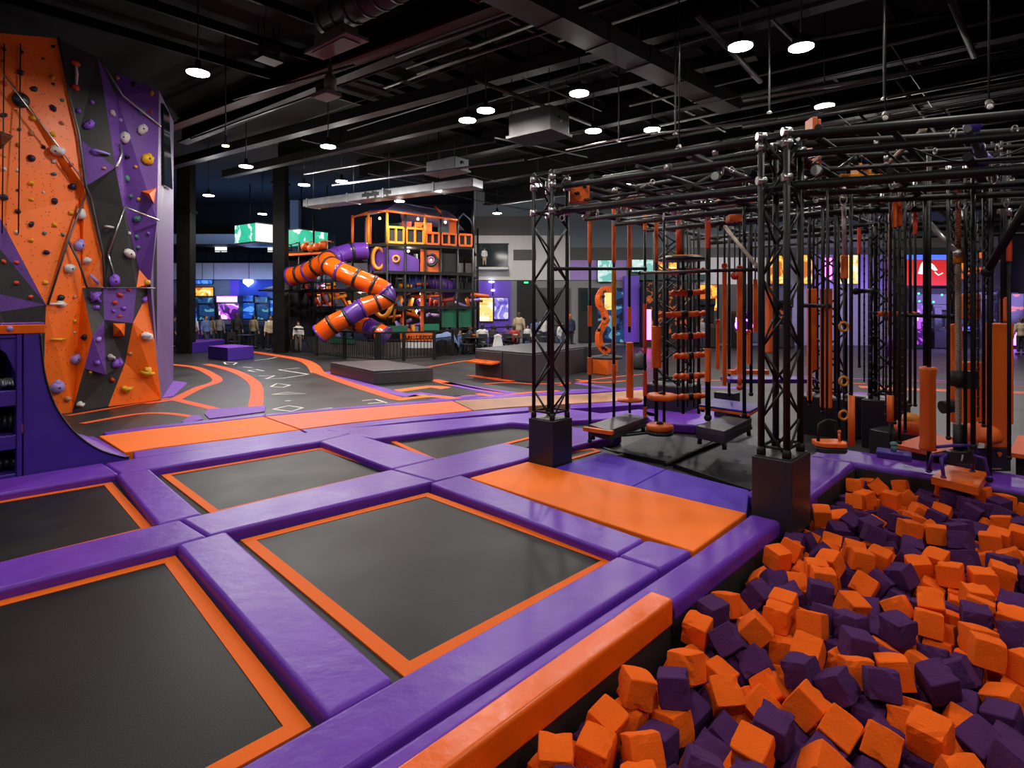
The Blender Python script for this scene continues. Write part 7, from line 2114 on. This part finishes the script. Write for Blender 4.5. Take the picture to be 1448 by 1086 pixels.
braid(P(1355, 355, 6.65), P(1355, 622, 6.65), .017, .015, 26, 'rope_tan', 'strand')
braid(P(1355, 262, 6.65), P(1355, 354, 6.65), .015, .014, 11, 'rope_brown', 'upper_strand')
MB().tube([P(1355, 353, 6.65), P(1355, 372, 6.65)], .05, 12).build('orange_sleeve', 'play_yellow', t)
MB().tube([P(1354, 524, 6.65), P(1354, 546, 6.65)], .065, 12).build('black_sleeve', 'black_rubber', t)
MB().tube([P(1355, 600, 6.65), P(1355, 648, 6.65)], .05, 12).build('lower_sleeve', 'black_rubber', t)
tag(MB().box(P(1361, 0, 6.75).x, P(1384, 0, 6.75).x, 6.75, 6.82, P(0, 550, 6.75).z, P(0, 525, 6.75).z).build('sign_plate', 'black_box'), 'blank black plate beside the black sleeve of the silver rope', 'plate')
tag(MB().tube([P(1332, 576, 6.9), P(1349, 574, 6.9)], .075, 12).build('roller', 'black_rubber'), 'short black roller left of the silver rope', 'roller')
t = thing('anchor_frame', 'dark purple spider legged anchor frame under the silver rope', 'anchor', P(1355, 674, 6.6))
c = P(1355, 650, 6.6)
MB().box(c.x - .13, c.x + .13, 6.55, 6.65, c.z - .04, c.z + .1).build('hub_box', 'black_box', t, bevel=.015)
MB().tube([c + Vector((-.01, -.06, -.0)), c + Vector((.0, -.06, .04)), c + Vector((.005, -.06, .07))], .008, 6).build('emblem', 'hold_white', t)
for sx in (-1, 1):
    for q, yy in ((0, -.12), (1, .12)):
        MB().tube([c + Vector((sx * .1, 0, .06)), c + Vector((sx * .24, yy * .6, .03)), c + Vector((sx * .25, yy, -.16))], .02, 8).ball(c + Vector((sx * .25, yy, -.16)), .03, .03, .02, 0, 8).build('leg', 'purple_dark', t)
MB().tube([c + Vector((-.25, 0, .14)), c + Vector((-.1, -.05, .17)), c + Vector((.12, -.05, .17)), c + Vector((.22, 0, .08))], .018, 8).build('yoke', 'purple_dark', t)
board([(1317, 674), (1383, 690), (1397, 668), (1340, 657)], .08, .245, 'orange board under the anchor frame at the pit edge', po, po, PT)
t = thing('base_box', 'long black base box with a small orange emblem under the largest orange panel', 'box', P(1405, 668, 7.1))
a, b = P(1378, 668, 7.0), P(1430, 634, 7.0)
MB().box(a.x, b.x, 7.0, 7.35, 0.17, b.z).build('body', 'black_box', t, bevel=.01)
e = P(1413, 643, 6.995)
MB().slab([e + Vector((-.03, 0, .015)), e + Vector((-.015, 0, .035)), e + Vector((0, 0, .025)), e + Vector((.015, 0, .035)), e + Vector((.03, 0, .015)), e + Vector((0, 0, -.03))], (0, -.008, 0)).build('emblem', po, t)
e = P(1409, 663, 6.99)
MB().box(e.x - .06, e.x + .06, 6.985, 7.0, e.z - .006, e.z + .006).build('name_strip', 'hold_tan', t)
# peg bar with orange grips
t = thing('grip_bar', 'row of short orange grips on a black bar at eye height', 'grip bar', P(1268, 447, 7.7))
MB().tube([P(1234, 443, 7.7), P(1300, 444, 7.7)], .02, 8).build('bar', 'black_metal', t)
for a, b in ((1241, 1249), (1255, 1261), (1266, 1271), (1280, 1287), (1290, 1294)):
    MB().tube([P(a, 444, 7.68), P(b, 444, 7.68)], .033, 10).build('grip', po, t)
t = thing('hanging_rod', 'magenta sleeved rope behind the cluster of black poles', 'hanging rod', P(1258, 500, 8.5))
MB().tube([P(1258, 300, 8.5), P(1258, 500, 8.5)], .02, 8).build('rod', 'rope_brown', t)
MB().tube([P(1258, 476, 8.5), P(1258, 504, 8.5)], .05, 10).build('sleeve', 'pink_glow' if False else 'hold_purple', t)
# orange question-mark shaped climbing arm
t = thing('climbing_hook', 'bent orange climbing hook curling above the small orange box seat', 'climbing hook', P(858, 500, 15.5))
pts = [P(a, b, 15.5) for a, b in smooth_px([(866, 409), (853, 410), (847, 420), (848, 432), (854, 442), (856, 454), (851, 464), (847, 472), (848, 488), (856, 497), (860, 492)], 4)]
mb = MB()
for q in range(len(pts) - 1):
    mb.bar(pts[q], pts[q + 1] + (pts[q + 1] - pts[q]) * .2, .13, .16)
mb.build('arm', po, t)
for a, b in ((853, 419), (855, 450), (847, 466), (853, 491)):
    MB().ball(P(a, b, 15.42), .05, .03, .05, 0, 8).build('bolt', 'hold_black', t)
MB().box(P(855, 0, 15.6).x, P(866, 0, 15.6).x, 15.55, 15.62, P(0, 438, 15.6).z, P(0, 414, 15.6).z).build('lit_face', 'poster_yellow', t)
MB().tube([P(868, 409, 15.6), P(868, 505, 15.6)], .05, 8).build('post', 'play_yellow', t)
MB().lathe([(.4, 0), (.4, .06), (.1, .1)], P(858, 507, 15.6), 18).build('base_plate', 'black_rubber', t)
# black poles in the right half, hung at several depths
POLES = [(1145, 258, 575, 8.0, 'black pole between the two orange panels right of the right tower'), (1163, 256, 585, 7.4, 'black pole on the left side of the tall orange panel'),
         (1181, 262, 560, 7.8, 'black dotted pole just left of the ring string'), (1186, 262, 610, 8.2, 'black pole behind the ring string'), (1203, 255, 560, 7.2, 'black pole above the slim orange tube'),
         (1215, 290, 520, 9.0, 'black pole right of the ring string against the grey wall'), (1229, 285, 560, 9.4, 'leftmost black pole of the cluster over the stepped plinth'),
         (1237, 280, 555, 9.0, 'black pole second from the left over the stepped plinth'), (1265, 262, 600, 7.0, 'black pole right of the short hanging foam tube'),
         (1272, 260, 628, 6.8, 'black pole reaching low behind the small purple block'), (1280, 258, 612, 7.2, 'black chain wrapped pole left of the rounded foam stool'),
         (1287, 256, 575, 7.6, 'black pole over the rounded foam stool'), (1294, 262, 575, 7.9, 'black pole right of the rounded foam stool lump'), (1313.5, 205, 668, 6.9, 'long front black pole passing before the thick foam post'),
         (1341, 240, 622, 6.5, 'black pole left of the silver rope'), (1365, 240, 640, 6.6, 'black pole just right of the silver rope'), (1376, 235, 635, 6.4, 'thick black pole before the broad orange panel'),
         (1391, 240, 605, 6.9, 'black pole left of the largest orange panel'), (1399, 215, 682, 6.5, 'long front black pole along the left edge of the largest orange panel'), (1427, 300, 650, 6.3, 'black pole along the right edge of the largest orange panel')]
for px, y0, y1, Y, lab in POLES:
    thick = lab.startswith(('long front', 'thick'))
    rod(px, y0, y1, Y, lab, .024 if thick else .018, [(y0 + 30, y0 + 70, 'hold_red', .026)] if px in (1294, 1215, 1427) else ([(y0 + 20, y0 + 60, po, .028)] if px in (1265, 1272) else ()), 'black_metal')
for px, y0, y1, Y, lab in ((1345, 300, 430, 6.9, 'black chain hanging left of the silver rope'), (1370, 290, 470, 6.8, 'black chain hanging right of the silver rope'), (1394, 270, 420, 6.5, 'black chain near the right diagonal strut')):
    t = thing('hanging_chain', lab, 'chain', P(px, y1, Y))
    a, b = P(px, y0, Y), P(px, y1, Y)
    n = int((a - b).length / .06)
    mb = MB()
    for i in range(n):
        mb.torus(a.lerp(b, i / n), .022, .008, Vector((1, 0, 0)) if i % 2 else Vector((0, 1, 0)), ZD * 1.5, 10)
    mb.build('links', 'black_metal', t)

for px, Y, y1 in ((1222, 9.6, 540), (1231, 8.8, 548), (1243, 8.4, 566), (1249, 8.9, 552), (1253, 7.6, 600), (1268, 8.3, 590), (1276, 7.9, 596), (1349, 8.4, 575), (1383, 7.6, 590)):
    a, b = P(px, 300, Y), P(px, y1, Y)
    t = thing('hanging_strand', 'thin black knotted strand in the dense cluster at the right rear of the rig', 'hanging rod', b, 'thin strands at the right rear of the rig')
    MB().tube([a, b], .012, 6).build('strand', 'black_rubber', t)
    mb = MB()
    n = int((a - b).length / .12)
    for i in range(1, n):
        mb.ball(a.lerp(b, i / n), .02, .02, .025, 0, 6)
    mb.build('knots', 'black_rubber', t)
for px, y0, y1, Y, lab in ((1145, 500, 566, 8.3, 'short orange sleeve low on the pole right of the right tower'), (1077, 440, 505, 9.2, 'short orange strap end seen inside the right tower'), (1068, 395, 470, 9.6, 'thin orange strap just left of the right tower')):
    a, b = P(px, y0, Y), P(px, y1, Y)
    t = thing('hanging_strap', lab, 'strap', b, 'orange straps hung in the middle of the rig')
    MB().frame_box((a + b) / 2, (.03, 0, 0), (0, .012, 0), (a - b) / 2).build('webbing', po, t)
    MB().tube([P(px, 310, Y), a], .012, 6).build('cable', 'black_rubber', t)
# ================================================================ ceiling: beams, ducts, pipes, units
def L2(px0, py0, px1, py1, z):
    def one(px, py):
        Y = FP * (z - EYE) / (HOR - py)
        return Vector(((px - CX) / FP * Y, Y, z))
    return one(px0, py0), one(px1, py1)


def ext(a, b, s0, s1):
    d = (b - a).normalized()
    return a - d * s0, b + d * s1


ND = Vector((-BD.y, BD.x, 0))
for k, off in enumerate([9.0, 12.6, 16.5, 20.5, 25.0, 30.0, 35.5]):
    a = ND * off - BD * 22
    b = ND * off + BD * 26
    mb = MB()
    mb.bar(a + ZD * 8.25, b + ZD * 8.25, .06, .8).bar(a + ZD * 8.62, b + ZD * 8.62, .34, .06).bar(a + ZD * 7.86, b + ZD * 7.86, .34, .06)
    struct(mb.build('ceiling_beam', 'beam_dark'))
a, b = ext(*L2(250, 234, 846, 76, 7.7), 2, 14)
struct(MB().bar(a + ZD * .1, b + ZD * .1, .34, .3).build('ceiling_beam', 'beam_mid'))
a, b = ext(*L2(398, 232, 600, 186, 7.7), 4, 10)
struct(MB().bar(a + ZD * .1, b + ZD * .1, .3, .3).build('ceiling_beam', 'beam_mid'))
a, b = ext(*L2(240, 181, 600, 49, 7.8), 2, 8)
struct(MB().bar(a, b, .3, .07).bar(a + ND * .17 + ZD * .06, b + ND * .17 + ZD * .06, .03, .2).build('ceiling_beam', 'pipe_red'))
# thin joists the other way
for i in range(22):
    o = -16 + i * 1.9
    a = Q(2, 0) + VD * o - UD * 4 + ZD * 8.5
    b = a + UD * 48
    struct(MB().bar(a, b, .07, .22).build('ceiling_joist', 'beam_dark'))
rnd = random.Random(31)
for i in range(34):
    off = rnd.uniform(8.5, 33)
    z = rnd.uniform(7.2, 8.4)
    s = rnd.uniform(-16, 4)
    ln = rnd.uniform(8, 24)
    a = ND * off + BD * s + ZD * z
    b = a + BD * ln
    struct(MB().tube([a, b], rnd.choice([.03, .04, .06, .09]), 8).build('ceiling_pipe', rnd.choice(['pipe_dark', 'pipe_dark', 'duct_grey', 'grey_steel', 'beam_dark'])))
for i in range(22):
    a = Q(rnd.uniform(6, 20), rnd.uniform(-16, 8), rnd.uniform(7.2, 8.3))
    b = a + UD * rnd.uniform(4, 14)
    struct(MB().tube([a, b], rnd.choice([.025, .035, .05]), 8).build('ceiling_pipe', rnd.choice(['pipe_dark', 'duct_grey', 'beam_dark'])))
for i in range(40):
    off = rnd.uniform(10, 36)
    s = rnd.uniform(-20, 4)
    a = ND * off + BD * s + ZD * rnd.uniform(6.9, 8.0)
    struct(MB().tube([a, a + BD * rnd.uniform(4, 14)], rnd.choice([.012, .016, .022]), 6).build('ceiling_pipe', rnd.choice(['grey_steel', 'grey_steel', 'pipe_dark', 'duct_light'])))
for i in range(20):
    a = Q(rnd.uniform(8, 24), rnd.uniform(-22, 2), rnd.uniform(6.9, 8.0))
    struct(MB().tube([a, a + UD * rnd.uniform(3, 9)], rnd.choice([.012, .018, .025]), 6).build('ceiling_pipe', rnd.choice(['grey_steel', 'pipe_dark', 'duct_grey'])))
for (p, z, r, m) in (((920, 190, 1250, 148), 6.4, .03, 'grey_steel'), ((1051, 142, 1448, 75), 6.8, .05, 'grey_steel'), ((800, 212, 930, 186), 6.2, .025, 'steel'), ((560, 80, 760, 8), 7.5, .04, 'duct_grey'), ((575, 96, 790, 20), 7.5, .035, 'duct_grey'),
                     ((590, 104, 830, 26), 7.5, .04, 'duct_grey'), ((270, 196, 600, 78), 7.6, .03, 'pipe_dark'), ((430, 246, 700, 200), 6.8, .035, 'grey_steel'), ((470, 262, 740, 226), 6.6, .04, 'duct_light'),
                     ((985, 20, 1075, 115), 7.2, .06, 'duct_grey'), ((1345, 0, 1378, 80), 7.0, .06, 'duct_grey'), ((700, 195, 830, 222), 6.4, .025, 'grey_steel'), ((1120, 60, 1400, 10), 7.6, .05, 'pipe_dark'),
                     ((1050, 180, 1448, 118), 6.0, .05, 'pipe_dark'), ((1100, 168, 1448, 100), 6.3, .04, 'pipe_dark'), ((330, 140, 500, 92), 7.4, .03, 'pipe_dark')):
    a, b = ext(*L2(*p, z), 0, 0)
    struct(MB().tube([a, b], r, 8).build('ceiling_pipe', m))
# big rectangular duct
z = 7.0
a, b = L2(678, 0, 1018, 162, z)
d = (b - a).normalized()
n = Vector((d.y, -d.x, 0))
a0 = a - d * 4
t = thing('air_duct', 'long rectangular grey air duct crossing the top of the picture', 'air duct', (a0 + b) / 2)
w, h = .55, .34
k = 9
for i in range(k):
    p, q = a0.lerp(b, i / k), a0.lerp(b, (i + 1) / k)
    MB().frame_box((p + q) / 2 + n * w / 2 + ZD * h / 2, (q - p) / 2 - d * .006, n * w / 2, ZD * h / 2).build('duct_section', 'duct_grey', t)
    if i:
        MB().frame_box(p + n * w / 2 + ZD * h / 2, d * .02, n * (w / 2 + .02), ZD * (h / 2 + .02)).build('flange', 'duct_grey', t)
    MB().tube([p + n * w / 2 + ZD * h, p + n * w / 2 + ZD * (CEIL - z)], .012, 6).build('hanger', 'black_metal', t)
# round duct at the top edge
a, b = L2(462, 30, 575, -30, 7.6)
t = thing('air_duct', 'round ribbed air duct at the top edge, above the flat vent tray', 'air duct', (a + b) / 2)
MB().tube([a, b], .30, 24).build('duct_body', 'duct_grey', t)
for i in range(6):
    c = a.lerp(b, i / 6 + .05)
    dd = (b - a).normalized() * .03
    MB().tube([c - dd, c + dd], .315, 24).build('rib', 'duct_grey', t)
MB().tube([a + ZD * .3, Vector((a.x, a.y, CEIL))], .012, 6).build('hanger', 'black_metal', t)
# long grey tray over the play tower
a, b = L2(437, 293, 676, 264, 6.4)
t = thing('air_duct', 'long pale grey duct running just above the play tower roof', 'air duct', (a + b) / 2)
dd = (b - a).normalized()
nn = Vector((dd.y, -dd.x, 0))
MB().frame_box((a + b) / 2 + ZD * .12, (b - a) / 2, nn * .35, ZD * .16).build('duct_body', 'duct_light', t, bevel=.04)
for f in (.03, .3, .52, .8):
    c = a.lerp(b, f) + ZD * .12
    MB().frame_box(c, dd * .04, nn * .37, ZD * .18).build('flange', 'duct_light', t)
    MB().tube([c + ZD * .15, Vector((c.x, c.y, CEIL))], .02, 6).build('hanger', 'grey_steel', t)
mb = MB()
for i, f in enumerate((.40, .415, .43, .445, .46, .475, .49, .53, .545, .56)):
    c = a.lerp(b, f) + nn * .352 + ZD * (.12 + .03 * math.sin(i * 2.1))
    mb.frame_box(c, dd * .06, nn * .006, ZD * (.07 + .03 * (i % 3)))
mb.build('lettering', 'hold_black', t)
# flat vent tray
vs = [L2(a, b, 0, 0 if b else 1, 7.0)[0] for a, b in ((430, 76), (458, 85), (522, 59), (489, 46))]
c = sum(vs, Vector()) / 4
t = thing('vent_tray', 'flat beige vent tray hanging below the round duct', 'ceiling unit', c)
MB().slab(vs, (0, 0, .06)).build('tray', 'unit_beige', t)
MB().slab([v.lerp(c, .3) + ZD * .06 for v in vs], (0, 0, .22)).build('housing', 'unit_beige', t, bevel=.03)
MB().slab([v.lerp(c, .25) - ZD * .02 for v in vs], (0, 0, .016)).build('grille', 'hold_black', t)
MB().tube([c + ZD * .2, Vector((c.x, c.y, CEIL))], .02, 6).build('hanger', 'black_metal', t)
# small fan unit
Yc = FP * 4.6 / (HOR - 138)
c = Vector(((462 - CX) / FP * Yc, Yc, 6.7))
t = thing('fan_unit', 'small beige fan unit hanging below the red beam', 'ceiling unit', c)
MB().frame_box(c + ZD * .05, BD * .28, ND * .2, ZD * .05).build('tray', 'unit_beige', t, bevel=.02)
MB().frame_box(c + ZD * .22 - BD * .1, BD * .13, ND * .14, ZD * .12).build('motor_box', 'duct_grey', t, bevel=.03)
MB().lathe([(.13, .1), (.14, .35), (.10, .45), (.05, .5), (.05, .7), (.02, .72)], c + BD * .13, 14).build('fan_body', 'unit_beige', t)
MB().tube([c + BD * .13 + ZD * .7, Vector((c.x + BD.x * .13, c.y + BD.y * .13, CEIL))], .015, 6).build('hanger', 'black_metal', t)


def unit(px0, px1, py0, py1, Y, label, m, dep, side):
    a, b = P(px0, py1, Y), P(px1, py0, Y)
    w = (b.x - a.x) / 2
    c = Vector(((a.x + b.x) / 2, Y + dep / 2, (a.z + b.z) / 2))
    t = thing('ceiling_unit', label, 'ceiling unit', (c.x, c.y, a.z), 'boxy units hanging from the ceiling')
    MB().frame_box(c, BD * w, ND * dep / 2, ZD * (b.z - a.z) / 2).build('casing', m, t, bevel=.02)
    MB().frame_box(c - ZD * ((b.z - a.z) / 2 + .03), BD * (w + .05), ND * (dep / 2 + .05), ZD * .03).build('bottom_tray', m, t)
    MB().ball(c + BD * w + ZD * .02, .02, .1, .08, 0, 10, Matrix.Rotation(math.atan2(BD.y, BD.x), 3, 'Z')).build('pipe_port', 'hold_black', t)
    for sx in (-1, 1):
        for sy in (-1, 1):
            p = c + BD * (w * .9 * sx) + ND * (dep * .45 * sy)
            MB().tube([p, Vector((p.x, p.y, CEIL))], .012, 6).build('hanger', 'black_metal', t)
    return t


unit(726, 800, 153, 185, 14.0, 'large grey hanging unit in the middle of the ceiling', 'duct_grey', .8, 0)
unit(602, 660, 224, 240, 21.0, 'pale blue lit hanging unit left of the large grey one', 'duct_light', .7, 0)
unit(366, 384, 60, 78, 13.5, 'small pale ceiling unit right of the lamp by the climbing wall', 'duct_grey', .4, 0)
# small spot heads above the right of the rig
for px, py, Y, lab in ((1252, 166, 8.5, 'small white spot head above the rig, right of the upright orange bracket'), (1400, 150, 7.8, 'small white spot head above the rig near the right picture edge'), (958, 212, 10, 'small white spot head above the rig roof, left of the right tower')):
    c = P(px, py, Y)
    t = thing('spot_head', lab, 'spot lamp', c)
    MB().tube([c, c + Vector((.06, .1, .09))], [.05, .04], 12).build('head', 'unit_beige', t)
    MB().ball(c - Vector((.004, .006, .006)), .04, .03, .04, 0, 10).build('lens', 'hold_white', t)
    MB().tube([c + Vector((.05, .08, .1)), Vector((c.x + .05, c.y + .08, CEIL))], .012, 6).build('hanger', 'black_metal', t)
# sprinkler drops
for px, py, Y, lab in ((1088, 160, 11.0, 'thin pipe drop left of the brightest lamps'), (1250, 140, 10.0, 'thin pipe drop right of the right tower'), (955, 190, 12.0, 'thin pipe drop above the middle of the rig'), (875, 200, 14, 'thin pipe drop right of the large grey unit')):
    c = P(px, py, Y)
    t = thing('sprinkler_drop', lab, 'sprinkler', c)
    MB().tube([c, Vector((c.x, c.y, CEIL))], .016, 6).build('pipe', 'grey_steel', t)
    MB().lathe([(.05, 0), (.05, .01), (.015, .05)], c, 10).build('head', 'steel', t)
